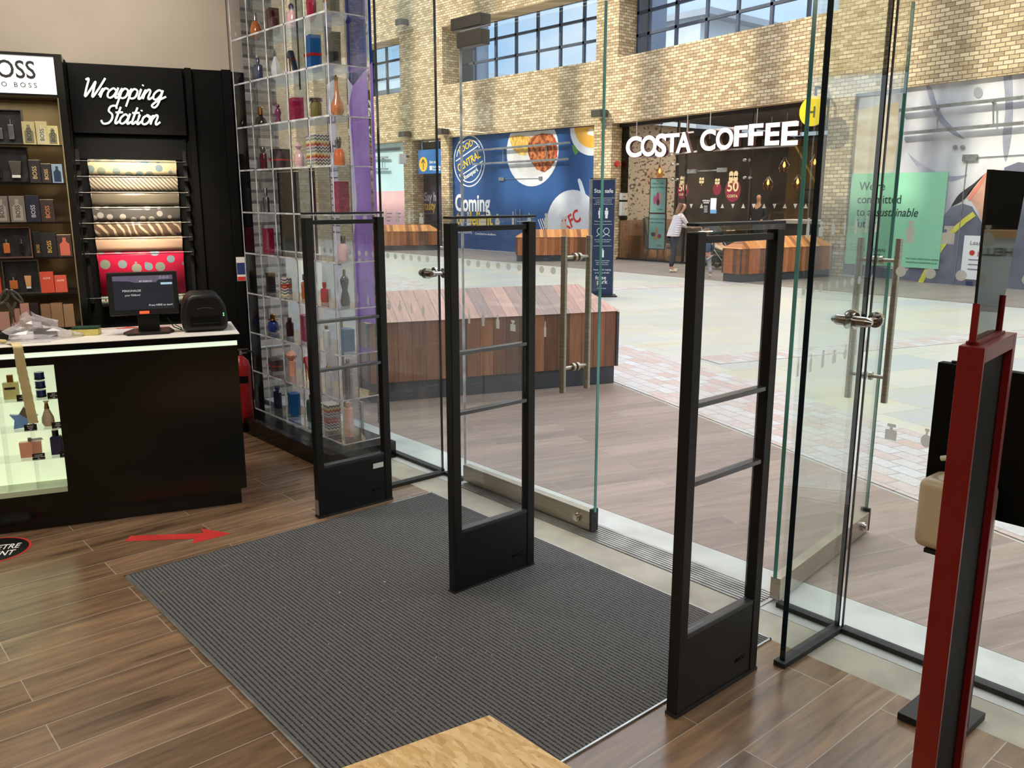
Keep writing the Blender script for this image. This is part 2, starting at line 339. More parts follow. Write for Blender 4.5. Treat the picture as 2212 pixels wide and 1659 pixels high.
# ================================================================== SETTING: shop
ST = dict(kind='structure')
def orient(o): return o
M_floor = tiles('wood_look_planks', 1.05, .1715, .0016, S(134, 108, 84), S(108, 84, 62), S(168, 156, 138), 0, (.04, .088), rough=.23, spec=.6, es=(1.1, 9), escale=2.2,
    extra=[(.28, (.40, .36, .34)), (.40, (.78, .75, .74)), (.52, (1.0, .99, .98)), (.68, (1.42, 1.34, 1.2))], mix=1.0, bump=.15)
M_deck = tiles('outdoor_plank_tiles', 1.2, .17, .0012, S(146, 127, 115), S(128, 110, 100), S(160, 152, 142), TH, (.3, .05), rough=.42, spec=.5, es=(1, 9), escale=2.4,
    extra=[(.28, (.72, .70, .70)), (.5, (1, 1, 1)), (.72, (1.22, 1.2, 1.18))], mix=.9, bump=.1)
MB().bb(-4.2, -3, -.2, 2.71, 9, 0).build('floor', M_floor, **ST)
M_stone = vary(mat('threshold_stone', S(172, 164, 146), .5), S(150, 142, 126), 5)
MB().bb(2.712, -3, -.2, 2.90, 9, -.001).build('trim_1', M_stone, bevel=.001, **ST)
mb = MB().bb(2.902, 1.78, -.2, 3.075, 3.82, .004)
for i in range(8): mb.bb(2.915+i*.019, 1.8, .004, 2.925+i*.019, 3.8, .008)
mb.build('trim_2', ALU, **ST)
M_sill = vary(mat('pale_sill_stone', S(190, 190, 184), .35), S(170, 170, 164), 4)
MB().bb(2.902, -3, -.2, 3.26, 1.78, -.0005).bb(2.902, 3.82, -.2, 3.26, 9, -.0005).bb(3.077, 1.78, -.2, 3.26, 3.82, -.0005).build('trim_3', M_sill, **ST)
# back wall behind the counter, in its own direction
PW = Vector((2.6, 5.96, 0)); WFr = Fr(PW, u)
MB().hexa(PW-u*6, u*6.02, -v*.15, Z*2.5).build('wall_left', BLACKM, **ST)
MB().hexa(PW-u*6+Z*2.5, u*6.02, -v*.15, Z*.95).build('wall_upper', CREAM, **ST)
MB().hexa((2.602, 5.97, 0), (.125, 0, 0), (0, .1, 0), (0, 0, 2.5)).build('wall_return', BLACKM, **ST)
MB().hexa((2.602, 5.97, 2.5), (.125, 0, 0), (0, .1, 0), (0, 0, .95)).build('wall_return', CREAM, **ST)
MB().bb(-4.3, -3.1, 0, -4.2, 9, 3.45).build('wall_back', CREAM, **ST)
MB().bb(-4.2, -3.1, 0, 3.0, -3.0, 3.45).build('wall_right', CREAM, **ST)
MB().bb(-4.3, -3.1, 3.42, 3.3, 9, 3.6).build('ceiling', CEIL, **ST)
M_clad = vary(mat('grey_render', S(150, 145, 138), .8), S(130, 126, 120), 2)
MB().bb(-6, -3.2, 3.61, 3.15, 40, 16.2).bb(-6, -22, 0, 3.15, -3.2, 17.6).bb(-6, 9.1, 0, 3.1, 40, 3.6).build('wall_shop_block', M_clad, **ST)
for y_, w_ in ((31.2, .5), (27.6, .35), (24.7, .4), (21.4, .4), (35.4, .45), (17.5, .4)): MB().bb(2.2, y_, 16.2, 2.9, y_+w_, 24).build('wall_shadow_post', M_clad, **ST)  # unseen posts added to cast soft shadow streaks on the far facade
# ================================================================== SETTING: plaza
M_pave = tiles('sandstone_slabs', .9, .62, .004, S(190, 186, 172), S(172, 174, 172), S(150, 146, 138), TH, (.2, .1), rough=.38, spec=.5, es=(.45, 2.4), escale=1.2,
    extra=[(.25, (.90, .93, .96)), (.45, (1, 1, 1)), (.55, (1.02, 1.0, .90)), (.66, (1.02, .93, .76)), (.8, (.9, .8, .66))], mix=1.0, bump=.1)
gm = MB().bb(3.26, -25, -.25, 17.3, 45, -.004).build('plaza_ground', M_pave, **ST)
# plank-tile deck in front of the shop: from the sill to a border running along -v
e0 = Vector((5.70, 5.10, 0)); dv_ = -v
deck = [(3.262, -8, 0), (3.262, 14, 0)]
a = e0+dv_*((14-e0.y)/dv_.y); b = e0+dv_*((-8-e0.y)/dv_.y)
MB().prism([(3.262, -8, -.2), (3.262, 14, -.2), (a.x, 14, -.2), (b.x, -8, -.2)] if b.x > 3.262 else
           [tuple(e0+dv_*((3.262-e0.x)/dv_.x)-Z*.2), (3.262, 14, -.2), (a.x, 14, -.2)], (0, 0, .2)).build('ground_deck', M_deck, **ST)
M_cob = tiles('granite_setts', .22, .125, .005, S(184, 158, 148), S(190, 190, 188), S(146, 140, 132), TH+math.pi/2, (.05, .02), rough=.45, es=(6, 6), escale=4,
    extra=[(.3, (.85, .85, .86)), (.7, (1.1, 1.1, 1.1))], mix=.8, bump=.25)
def strip(p, d, L, nrm, wd, z=0.0): return [tuple(Vector(q)+Z*z) for q in (p, p+d*L, p+d*L+nrm*wd, p+nrm*wd)]
p0 = e0-dv_*12+u*.03
MB().prism(strip(p0, dv_, 24, u, 1.15, -.05), (0, 0, .052)).build('ground_setts', M_cob, **ST)
q0 = Vector((7.2, 5.05, 0)); MB().prism(strip(q0, u, 14, dv_, .42, -.05), (0, 0, .052)).build('ground_setts', M_cob, **ST)
q1 = gnd(1333, 626); q1.z = 0; MB().prism(strip(q1-u*8, u, 16, dv_, .35, -.05), (0, 0, .0515)).build('ground_setts', M_cob, **ST)
# far plank band under the opposite shops
M_deck2 = tiles('far_plank_tiles', 1.2, .17, .002, S(140, 128, 116), S(122, 112, 102), S(150, 140, 130), TH, (.1, .07), rough=.45, es=(1, 9), escale=2, extra=[(.3, (.8, .8, .8)), (.7, (1.15, 1.15, 1.15))], bump=0)
MB().prism([(14.05, -10, -.05), (14.75, 13.2, -.05), (14.9, 40, -.05), (17.6, 40, -.05), (17.6, -10, -.05)], (0, 0, .053)).build('ground_far_deck', M_deck2, **ST)
# ================================================================== SETTING: opposite building
M_brick = tiles('buff_bricks', .172, .073, .0075, S(222, 200, 164), S(162, 138, 104), S(118, 102, 82), rough=.85, spec=.2, es=(3, 8), escale=6, coord='facade', bias=-.1, bump=.25,
    extra=[(.25, (.68, .66, .66)), (.45, (.95, .94, .92)), (.7, (1.14, 1.12, 1.08))], mix=.9, smooth=.2)
XF = 17.3
def fbox(mb, y0, z0, y1, z1, x0=XF, x1=XF+.7):
    k = len(mb.v); mb.bb(x0, y0, z0, x1, y1, z1)
    for i in range(k, len(mb.v)): p = mb.v[i]; mb.v[i] = Vector((p.x, p.y, p.z*FS(p.y)))
    return mb
for y0, y1 in ((-30, -8.5), (-4.2, -3.6), (2.6, 3.2), (9.19, 9.74), (15.86, 16.49), (22.95, 23.37), (25.0, 25.55), (32, 45)): mb = MB(); fbox(mb, y0, 0, y1, 3.5495, x1=XF+.7); mb.build('wall_pier', M_brick, **ST)
mb = MB()
ys = [-30, -18, -10, -4, 3, 6, 9, 12, 15.5, 45]
for y0, y1 in zip(ys, ys[1:]): fbox(mb, y0, 3.55, y1, 5.16, x1=XF+.75)
for y0, y1, z1 in ((-30, -20, 9.5), (-12, -4, 9.5), (-4, 9.7, 9.5), (15.70, 16.48, 9.5), (23.2, 25.62, 9.5), (28.4, 45, 9.5)): fbox(mb, y0, 5.16, y1, z1, x1=XF+.75)
for y0, y1 in zip([9.7, 12, 16.48, 25.62], [12, 15.7, 23.2, 28.4]): fbox(mb, y0, 6.92, y1, 9.5, x1=XF+.75)
mb.build('wall_facade', M_brick, **ST)
M_frame = vary(mat('grey_blue_window_frame', S(72, 80, 96), .5, .2), S(84, 92, 108), 3)
M_wglass = glassmat('window_glass', (.90, .95, 1.0), .8)
def upper(n, y0, y1, vs, zs):
    xg = XF+.72; mb = MB(); t = .035
    for y in [y0+t, y1-t]+vs: fbox(mb, y-t, 5.16, y+t, 7.2, xg-.04, xg+.04)
    for z in [5.2]+zs+[6.95]: fbox(mb, y0, z-t, y1, z+t, xg-.04, xg+.04)
    f = mb.build('window_%d' % n, M_frame, **ST)
    p = MB(); fbox(p, y0+t, 5.2, y1-t, 6.95, xg-.005, xg+.005); p.build('pane', M_wglass, f)
upper(1, 16.48, 23.2, [22.45, 21.4, 20.45, 19.5, 18.55, 17.62], [5.83, 6.42])
upper(2, 9.7, 15.7, [15.3, 14.42, 13.5, 12.62, 11.72, 10.8], [5.75, 6.3])
upper(3, 25.62, 28.4, [26.6, 27.5], [5.85, 6.42])
MB().bb(26.2, -40, -.25, 60, 80, -.003).build('ground_rear_yard', M_clad, **ST)
# columns and rooftop boxes seen through the upper windows
M_col = vary(mat('blue_grey_column', S(128, 142, 162), .7), S(140, 152, 170), 1)
MB().bb(18.4, 22.95, 3.6, 19.0, 23.75, 9.5).bb(18.4, 15.55, 3.6, 19.0, 16.05, 9.5).build('wall_column', M_col, **ST)
M_roofw = vary(mat('pale_roof_cladding', S(205, 212, 216), .6), S(190, 196, 202), 1)
M_roofg = vary(mat('grey_roof_cladding', S(160, 166, 172), .6), S(150, 156, 162), 1)
t = thing('plant_room', 'pale grey boxy rooftop plant room seen through the upper windows', 'building', (33, 24, 0))
MB().bb(30, 22.8, -.002, 36, 26.5, 8.9).build('wall', M_roofw, t); MB().bb(29.8, 22.2, 8.8, 36.2, 26.9, 9.05).build('roof', M_roofg, t)
t = thing('roof_canopy', 'white curved roof edge with thin posts seen through the small left upper window', 'building', (30, 45, 0))
MB().bb(28, 36, 7.6, 34, 60, 8.0).build('roof', M_roofw, t)
MB().bb(32, 36, -.002, 33, 60, 7.6).build('wall', vary(mat('tan_wall', S(190, 170, 150), .8), S(180, 160, 140), 1), t)
for y in (40, 44, 48): MB().cyl((29, y, -.002), (29, y, 7.6), .18).build('post', M_roofw, t)
# wall lights
def wall_light(x, y, lab):
    p = pl(x, y, (XF-.2, 0, 0), X); t = thing('wall_light', lab, 'lamp', (XF, p.y, p.z), 0, 'grey box lights on the brick facade')
    MB().bb(XF-.32, p.y-.17, p.z-.09, XF-.02, p.y+.17, p.z+.09).build('housing', GREYM, t, bevel=.01)
    MB().bb(XF-.28, p.y-.13, p.z-.105, XF-.05, p.y+.13, p.z-.092).build('diffuser', mat('warm_diffuser', S(240, 225, 190), .4), t)
    MB().bb(XF-.02, p.y-.08, p.z-.05, XF-.0005, p.y+.08, p.z+.05).build('bracket', GREYM, t)
wall_light(866, 48, 'grey box wall light high on the brick beside the small upper window')
wall_light(873, 290, 'grey box wall light above the left edge of the passage')
wall_light(953, 284, 'grey box wall light on the brick above the blue hoarding corner')
wall_light(1293, 245, 'grey box wall light on the brick between hoarding and coffee shop')
# ------------------------------------------------------------------ hoardings
def hoard(name, label, y0, y1, z1, x, base, cat='hoarding'):
    t = thing(name, label, cat, (x, (y0+y1)/2, 0)); f = Fr((x, y1, 0), -Y)
    mb = MB(); k = FS(y0); mb.prism([(x, y0, .02), (x, y1, .02), (x, y1, z1*FS(y1)), (x, y0, z1*k)], (.06, 0, 0)); mb.build('panel', base, t); return t, f
M_blue = vary(mat('blue_hoarding', S(52, 92, 148), .35), S(44, 76, 128), .6)
M_wht = vary(mat('white_print', S(226, 226, 228), .45), S(208, 210, 216), 2.5)
M_wht2 = mat('white_lettering', S(238, 238, 236), .5)
M_yel = mat('yellow_lettering', S(232, 196, 60), .5)
M_red = mat('red_lettering', S(205, 50, 48), .5)
t, f = hoard('food_hoarding', 'blue hoarding with a plated steak, fries and yellow lettering', 16.5, 22.94, 3.545, XF+.15, M_blue)
def A(fr, x, y): return fr.ab(x, y)
def epx(fr, x, y, rx, ry, n=36, rot=0):
    """ellipse given by its centre and radii as seen, laid out in metres on the surface"""
    c = A(fr, x, y); r = A(fr, x+rx, y); q = A(fr, x, y-ry); return ell(c[0], c[1], abs(r[0]-c[0]), abs(q[1]-c[1]), n, rot=rot)
TOPB = 3.53
def cliptop(pts, zt):
    out = []
    for i, p in enumerate(pts):
        q = pts[(i+1) % len(pts)]
        if p[1] <= zt: out.append(p)
        if (p[1] <= zt) != (q[1] <= zt): s_ = (zt-p[1])/(q[1]-p[1]); out.append((p[0]+(q[0]-p[0])*s_, zt))
    return out
def cliplr(pts, a, left=True):
    out = []
    for i, p in enumerate(pts):
        q = pts[(i+1) % len(pts)]; ip = p[0] <= a if left else p[0] >= a; iq = q[0] <= a if left else q[0] >= a
        if ip: out.append(p)
        if ip != iq: s_ = (a-p[0])/(q[0]-p[0]); out.append((a, p[1]+(q[1]-p[1])*s_))
    return out
mb = MB(); fpoly(mb, f, cliptop(epx(f, 1149, 326, 58, 78), TOPB), 0, .004); mb.build('plate_graphic', M_wht, t)
mb = MB(); fpoly(mb, f, cliptop(epx(f, 1149, 322, 44, 62), TOPB), .004, .006); mb.build('plate_well_graphic', vary(mat('grey_print', S(196, 192, 190), .5), S(216, 214, 212), 2), t)
M_steak = mat('steak_print', S(206, 122, 68), .5); vary(M_steak, S(120, 52, 26), 9, (1, 1, 1), 6, .42, .6)
st = [A(f, *p) for p in ((1142, 306), (1152, 294), (1172, 288), (1194, 290), (1202, 306), (1204, 326), (1200, 346), (1190, 362), (1176, 372), (1160, 366), (1148, 350), (1141, 330))]
mb = MB(); fpoly(mb, f, cliptop(st, TOPB), .006, .012); mb.build('steak_graphic', M_steak, t)
mb = MB(); fline(mb, f, [A(f, *p) for p in ((1198, 298), (1200, 318), (1203, 340))], .05, .012, .014); mb.build('sauce_graphic', M_red, t)
M_fry = mat('fries_print', S(240, 205, 110), .5); vary(M_fry, S(196, 140, 50), 7, (1, 3, 1), 4, .4, .6)
mb = MB(); fpoly(mb, f, cliptop([A(f, *p) for p in ((1100, 296), (1120, 292), (1148, 296), (1142, 318), (1136, 336), (1122, 334), (1108, 322))], TOPB), .006, .010); mb.build('fries_graphic', M_fry, t)
mb = MB(); fpoly(mb, f, cliplr(cliptop(epx(f, 1281, 275, 52, 62), 3.53), 6.42), 0, .004); mb.build('bowl_graphic', M_wht, t)
M_soup = mat('soup_print', S(236, 168, 50), .5); vary(M_soup, S(244, 190, 90), 2)
mb = MB(); fpoly(mb, f, cliplr(cliptop(epx(f, 1283, 270, 44, 50), 3.53), 6.42), .004, .008); mb.build('soup_graphic', M_soup, t)
mb = MB(); fpoly(mb, f, cliplr([A(f, *p) for p in ((1268, 290), (1276, 276), (1283, 280), (1283, 294))], 6.42), .008, .010); mb.build('cream_graphic', M_wht2, t)
mb = MB(); fpoly(mb, f, [A(f, *p) for p in ((1236, 312), (1243, 316), (1250, 328), (1244, 336), (1238, 326))], .002, .006); mb.build('leaf_graphic', mat('leaf_print', S(90, 140, 60), .5), t)
dp = cliplr(epx(f, 1236, 482, 58, 72), 6.42); mb = MB(); fpoly(mb, f, [p for p in dp], 0, .004); mb.build('dish_graphic', M_wht, t)
mb = MB(); r_ = cliplr(epx(f, 1236, 490, 36, 44), 6.42); fpoly(mb, f, r_, .004, .006); mb.build('dish_well_graphic', mat('pale_grey_print', S(214, 216, 222), .5), t)
mb = MB(); fpoly(mb, f, [A(f, *p) for p in ((1248, 388), (1252, 385), (1257, 392), (1272, 440), (1280, 462), (1270, 458), (1256, 420))], .006, .010); mb.build('knife_graphic', mat('pale_blue_print', S(206, 214, 228), .5), t)
mb = MB()
for k in range(4): p = A(f, 1163+k*4.5, 474-k); q = A(f, 1172+k*4.5, 500); fline(mb, f, [p, q], .03, .006, .010)
mb.build('fork_graphic', M_wht2, t)
c0 = A(f, 1013.5, 348); mb = MB(); ra = abs(A(f, 1048, 348)[0]-c0[0]); rb = abs(A(f, 1013, 288)[1]-c0[1])
fring(mb, f, c0[0], c0[1], ra, ra*1.0, .035, 0, .006, 48); fring(mb, f, c0[0], c0[1], ra*.84, ra*.84, .035, 0, .006, 48, .62, 2.55+.35); fring(mb, f, c0[0], c0[1], ra*.84, ra*.84, .035, 0, .006, 48, 3.8, 6.1)
for s_ in (1, -1):
    L = ra*.8; tt = .36; ox = -math.sin(tt)*.26*s_; oy = math.cos(tt)*.26*s_
    fline(mb, f, [(c0[0]+ox-L*math.cos(tt), c0[1]+oy-L*math.sin(tt)), (c0[0]+ox+L*math.cos(tt), c0[1]+oy+L*math.sin(tt))], .035, 0, .006)
mb.build('logo_ring', M_wht2, t)
mb = MB(); text(mb, f, c0[0]-.12, c0[1]+.36, 'FOOD', .27, .002, .010, 'CENTER', .02, rot=.36); mb.build('logo_lettering', M_yel, t); mb = MB(); text(mb, f, c0[0]+.03, c0[1]-.11, 'CENTRAL', .33, .002, .010, 'CENTER', .02, rot=.36, sx=.86); mb.build('logo_lettering', M_yel, t)
mb = MB(); text(mb, f, c0[0]+.12, c0[1]-.44, 'fossepark', .20, .002, .010, 'CENTER', .015, rot=.36)
mb.build('park_lettering', M_wht2, t); mb = MB(); p = A(f, 984, 455); text(mb, f, p[0], p[1], 'Coming', .74, .002, .010, 'LEFT', .025, sx=.76)
mb.build('headline_lettering', M_wht2, t); mb = MB(); p = A(f, 986, 533); text(mb, f, p[0]+.02, p[1]+.45, 'CROWN ESTATE', .12, .002, .006, sx=.9, bold=.01); mb.build('footer_lettering', M_wht2, t); mb = MB(); text(mb, f, p[0]+1.0, p[1]+.43, 'Committed to excellence', .1, .002, .006, bold=.005)
mb.build('footer_lettering', M_wht2, t)
mb = MB(); p = A(f, 986, 484); text(mb, f, p[0], p[1], 'to delight', .6, .002, .010, 'LEFT', .025, sx=.8); mb.build('yellow_lettering', M_yel, t)
mb = MB(); p = A(f, 1222, 500); text(mb, f, p[0], p[1], 'KFC', .5, .006, .012, 'LEFT', .02, rot=.5, sx=.8); mb.build('red_lettering', M_red, t)
mb = MB()
for xx in (1117, 1126): a_, b_ = A(f, xx, 452); frect(mb, f, a_-.012, b_-.45, a_+.012, b_, .03, .055)
a_, b_ = A(f, 1084, 387); frect(mb, f, a_-.12, b_-.05, a_+.12, b_+.05, .01, .03); a2, b2 = A(f, 1170, 385); fline(mb, f, [(a_, b_), (a2, b2)], .012, .01, .02); frect(mb, f, a2-.1, b2-.05, a2+.03, b2+.05, .01, .03)
mb.build('door_fitting', ALU, t)
# bars reflected in front of the hoardings, modelled as solid grey metal
def barpair(name, label, xs, y_top, y_bot, fr, cat='rail'):
    t = thing(name, label, cat, fr.P(*A(fr, xs[0], y_bot[0]))); d = .5
    for yy in (y_top, y_bot):
        p = A(fr, xs[0], yy[0]); q = A(fr, xs[1], yy[1]); MB().hexa(fr.P(p[0], p[1], .08), fr.P(q[0], q[1], .08)-fr.P(p[0], p[1], .08), fr.n*.06, Z*.06).build('rail', ALU, t)
    for s_ in (.3, .75):
        p = fr.P(*A(fr, xs[0]+(xs[1]-xs[0])*s_, y_bot[0]+(y_bot[1]-y_bot[0])*s_)); q = fr.P(*A(fr, xs[0]+(xs[1]-xs[0])*s_, y_top[0]+(y_top[1]-y_top[0])*s_))
        MB().cyl(p+fr.n*.07, q+fr.n*.07, .015).build('post', ALU, t); MB().cyl(q+fr.n*.001, q+fr.n*.09, .02).build('bracket', ALU, t)
barpair('reflected_rail', 'reflected pair of horizontal metal bars modelled across the blue food hoarding', (1028, 1236), (328, 311), (357, 346), f)
# far-left pastel hoarding
M_pb = vary(mat('pale_blue_hoarding', S(188, 220, 226), .45), S(198, 226, 232), 1)
t, f2 = hoard('pastel_hoarding', 'pale blue and pink hoarding left of the passage', 25.56, 31.9, 3.545, XF+.3, M_pb)
a0, b0 = A(f2, 806, 413); mb = MB(); frect(mb, f2, a0, .03, 6.33, b0, 0, .004); mb.build('pink_panel', vary(mat('pink_print', S(232, 172, 184), .5), S(240, 190, 190), 1), t)
a0, b0 = A(f2, 790, 394); mb = MB(); fpoly(mb, f2, epx(f2, 788, 392, 17, 32), .004, .010); mb.build('portrait_graphic', vary(mat('dark_portrait_print', S(120, 50, 52), .5), S(80, 40, 44), 3), t)
mb = MB()
for k, s_ in enumerate(('Opening', 'late spring', '2021')):
    p = A(f2, 836, 462+k*8); frect(mb, f2, p[0], p[1], p[0]+.34-.06*k, p[1]+.04, .004, .008)
    p = A(f2, 856, 462+k*8); frect(mb, f2, p[0], p[1], p[0]+.30-.05*k, p[1]+.04, .004, .008)
mb.build('small_lettering', mat('mauve_lettering', S(150, 110, 140), .5), t)
mb = MB(); frect(mb, f2, *A(f2, 782, 330), *A(f2, 865, 318), .004, .008); mb.build('grey_header', mat('hoarding_header', S(120, 132, 142), .6), t)
barpair('reflected_rail', 'reflected pair of horizontal metal bars modelled across the pastel hoarding', (790, 843), (342, 342), (367, 367), f2)
t = thing('projecting_sign', 'white box sign projecting from the brick beside the pastel hoarding', 'sign', (XF-.2, 25.35, 2.7))
p = pl(872, 344, (XF-.2, 0, 0), X); MB().bb(XF-.40, p.y-.04, p.z-.16, XF-.12, p.y+.04, p.z+.18).build('box', M_wht, t, bevel=.01); MB().cyl((XF-.13, p.y, p.z+.1), (XF-.0005, p.y, p.z+.1), .03).build('bracket', GREYM, t)
# passage with blue wayfinding sign
fp = Fr((XF+.07, 24.78, 0), -Y)
t = thing('wayfinding_sign', 'blue hanging sign with a yellow arrow disc over the passage', 'sign', (XF+.1, 24.2, 3))
a0, b0 = A(fp, 903, 376); a0 = .02; mb = MB(); frect(mb, fp, a0, b0, 1.39, 3.22, -.05, 0); frect(mb, fp, .2, 3.2201, .25, 3.5499, -.04, -.02); frect(mb, fp, 1.1, 3.2201, 1.15, 3.5499, -.04, -.02); mb.build('board', vary(mat('bright_blue_sign', S(42, 110, 178), .4), S(38, 98, 164), 1), t)
c_ = A(fp, 914.5, 355); mb = MB(); fpoly(mb, fp, ell(c_[0], c_[1], .24, .24), .0, .004); mb.build('arrow_disc', mat('yellow_disc', S(240, 186, 40), .5), t)
mb = MB(); fline(mb, fp, [(c_[0], c_[1]-.17), (c_[0], c_[1]+.15)], .035, .004, .008); fline(mb, fp, [(c_[0]-.1, c_[1]+.04), (c_[0], c_[1]+.16), (c_[0]+.1, c_[1]+.04)], .035, .004, .008); mb.build('arrow', mat('navy_print', S(30, 40, 70), .5), t)
mb = MB(); text(mb, fp, c_[0]+.36, c_[1]+.02, 'Exit to:', .13, .0, .004, bold=.01); frect(mb, fp, c_[0]+.36, c_[1]-.2, c_[0]+.5, c_[1]-.06, 0, .004); text(mb, fp, c_[0]+.54, c_[1]-.13, 'Recharging', .1, 0, .004, bold=.01); text(mb, fp, c_[0]+.54, c_[1]-.22, 'Food Area', .1, 0, .004, bold=.01); mb.build('lettering', M_wht2, t)
t = thing('passage_poster', 'dark poster with grey and gold lettering inside the passage', 'poster', (XF+.44, 24.2, 0)); fq = Fr((XF+.44, 24.99, 0), -Y)
mb = MB(); frect(mb, fq, 0, .02, 1.6, 3.5, -.05, 0); mb.build('panel', vary(mat('dark_purple_print', S(38, 34, 52), .4), S(60, 50, 70), 2), t)
a_, b_ = A(fq, 917, 434); mb = MB(); text(mb, fq, a_, b_, 'Say hi', .42, 0, .006, bold=.02, sx=.8); mb.build('grey_lettering', mat('grey_lettering', S(170, 165, 178), .5), t)
a_, b_ = A(fq, 917, 453); mb = MB(); text(mb, fq, a_, b_, 'tasty', .42, 0, .006, bold=.02, sx=.8); mb.build('gold_lettering', mat('gold_lettering', S(190, 150, 60), .5), t)
# ================================================================== coffee shop front
CX = XF+.35; y0c, y1c = 9.74, 15.86; fc = Fr((CX, y1c, 0), -Y)
M_int = vary(mat('dark_shop_lining', S(84, 74, 64), .7), S(50, 44, 40), 1)
M_must = vary(mat('mustard_wall', S(150, 118, 48), .7), S(120, 92, 38), 1)
M_wallp = mat('illustrated_wallpaper', S(196, 184, 172), .8); vary(M_wallp, S(96, 84, 76), 9, (1, 1, 1.6), 6, .56, .60)
M_wood1 = boards('timber_wainscot', .3, [S(150, 116, 92), S(140, 106, 84), S(158, 124, 98)], 'xy', .5, .02)
M_shopfl = vary(mat('dark_timber_floor', S(120, 96, 76), .4), S(90, 70, 56), 3)
MB().bb(CX, y0c, -.1, 26, y1c, .004).build('floor_coffee_shop', M_shopfl, **ST)
mb = MB().bb(CX+.05, y1c, 0, 20, y1c+.1, 3.6); mb.build('wall_coffee_shop', M_wallp, **ST)
MB().bb(CX+.05, y1c-.03, 0.004, 19.95, y1c-.002, 1.05).build('trim_5', M_wood1, **ST)
MB().bb(26, 4, 0, 26.1, y1c+4, 3.6).build('wall_coffee_shop_rear', M_int, **ST)
MB().bb(20, y1c, 0, 26, y1c+.1, 3.6).build('wall_coffee_shop_dark', M_int, **ST)
MB().bb(CX+.05, y0c-.3, 0, 26, y0c-.01, 3.6).build('wall_coffee_shop_right', M_must, **ST)
MB().bb(CX+.02, y0c, 3.72, 26, y1c, 3.8).build('ceiling_coffee_shop', M_int, **ST)
t = thing('mustard_wall_panel', 'mustard yellow painted wall panel deep inside the coffee shop', 'wall panel', (25.7, 12, 0))
MB().bb(25.8, 9.9, .01, 25.95, 16.5, 3.5).build('panel', M_must, t)
fm = Fr((25.8, 14.3, 0), -Y); mb = MB(); text(mb, fm, -.1, 2.0, 'positively', .5, .0, .01, bold=.02); text(mb, fm, .2, 1.45, 'feel so good', .5, .0, .01, bold=.02); mb.build('lettering', mat('pale_mustard', S(196, 176, 120), .6), t)
# glass front
M_cglass = glassmat('shop_glass', (.78, .80, .80), .8, ior=1.45)
g = MB(); fbox(g, y0c, .06, y1c, 3.55, CX-.006, CX+.006); g.build('window_4', M_cglass, **ST)
M_cf = mat('bronze_shop_frame', S(38, 34, 34), .4); vary(M_cf, S(46, 42, 40), 4)
mb = MB()
for px in (1326, 1461, 1480, 1620, 1787):
    y = pl(px, 420, (CX, 0, 0), X).y; fbox(mb, y-.022, .0, y+.022, 3.55, CX-.03, CX+.03)
fbox(mb, y0c, 3.46, y1c, 3.56, CX-.05, CX+.05); mb.bb(CX-.05, y0c, 0.004, CX+.05, y1c, .06)
mb.build('trim_6', M_cf, **ST)
MB().bb(CX-.14, y0c+.02, .003, CX-.06, y1c-.02, .02).build('trim_7', ALU, **ST)
# header sign: each letter a box of its own
SX = XF-.02; fs = Fr((SX, 0, 0), -Y)
t = thing('coffee_shop_sign', 'large white illuminated capital letters over the coffee shop window', 'sign', (SX, 12.6, 2.9))
M_letter = mat('lit_white_letter', S(244, 242, 236), .4, emit=(1, .98, .94, 1), es=.55); M_lside = mat('maroon_letter_side', S(84, 34, 42), .5)
L1 = [('C', 1357, 341, 34, 45), ('O', 1389, 339, 34, 45), ('S', 1420, 340, 24, 50), ('T', 1441, 330, 31, 40), ('A', 1465, 331, 33, 44)]
L2 = [('C', 1517, 327, 33, 46), ('O', 1551, 325, 37, 47), ('F', 1590, 317, 29, 44), ('F', 1621, 315, 31, 46), ('E', 1657, 315, 31, 48), ('E', 1692, 315, 36, 50)]
for ch, px, py, wd, hp in L1+L2:
    a_, b_ = fs.ab(px, py); a1, _ = fs.ab(px+wd, py); _, b1 = fs.ab(px, py-hp); Hh = (b1-b_)
    mb = MB(); mb.mi = 0; wdt = text(mb, fs, 0, 0, ch, 1, .0, .10, bold=.03, res=6)
    xs = [(p-fs.O).dot(fs.ex) for p in mb.v]; zs = [p.z for p in mb.v]; x0_, x1_, z0_, z1_ = min(xs), max(xs), min(zs), max(zs)
    for i, p in enumerate(mb.v):
        q = p-fs.O; aa = (q.dot(fs.ex)-x0_)/(x1_-x0_)*(a1-a_)+a_; bb_ = (p.z-z0_)/(z1_-z0_)*Hh+b_; mb.v[i] = fs.P(aa, bb_, q.dot(fs.n))
    for i, fc_ in enumerate(mb.f):
        n_ = (mb.v[fc_[1]]-mb.v[fc_[0]]).cross(mb.v[fc_[2]]-mb.v[fc_[1]]); mb.m[i] = 0 if abs(n_.normalized().x) > .9 and all((mb.v[j]-fs.O).dot(fs.n) > .05 for j in fc_) else 1
    mb.build('letter', [M_letter, M_lside], t)
mb = MB()
for pa, pb in (((1374, 300), (1498, 285)), ((1386, 341), (1505, 327)), ((1530, 282), (1722, 262)), ((1540, 325), (1718, 314))):
    a_, b_ = fs.ab(*pa); a1, b1 = fs.ab(*pb); mb.hexa(fs.P(a_, b_-.02, -.02), fs.P(a1, b1-.02, -.02)-fs.P(a_, b_-.02, -.02), fs.n*.02, Z*.04)
for px in (1373, 1482, 1531, 1631):
    a_, b_ = fs.ab(px, 300); mb.hexa(fs.P(a_, b_, -.03), fs.ex*.012, fs.n*.012, Z*(3.6-b_))
mb.build('mounting_rail', mat('pale_sign_rail', S(190, 178, 172), .4), t)
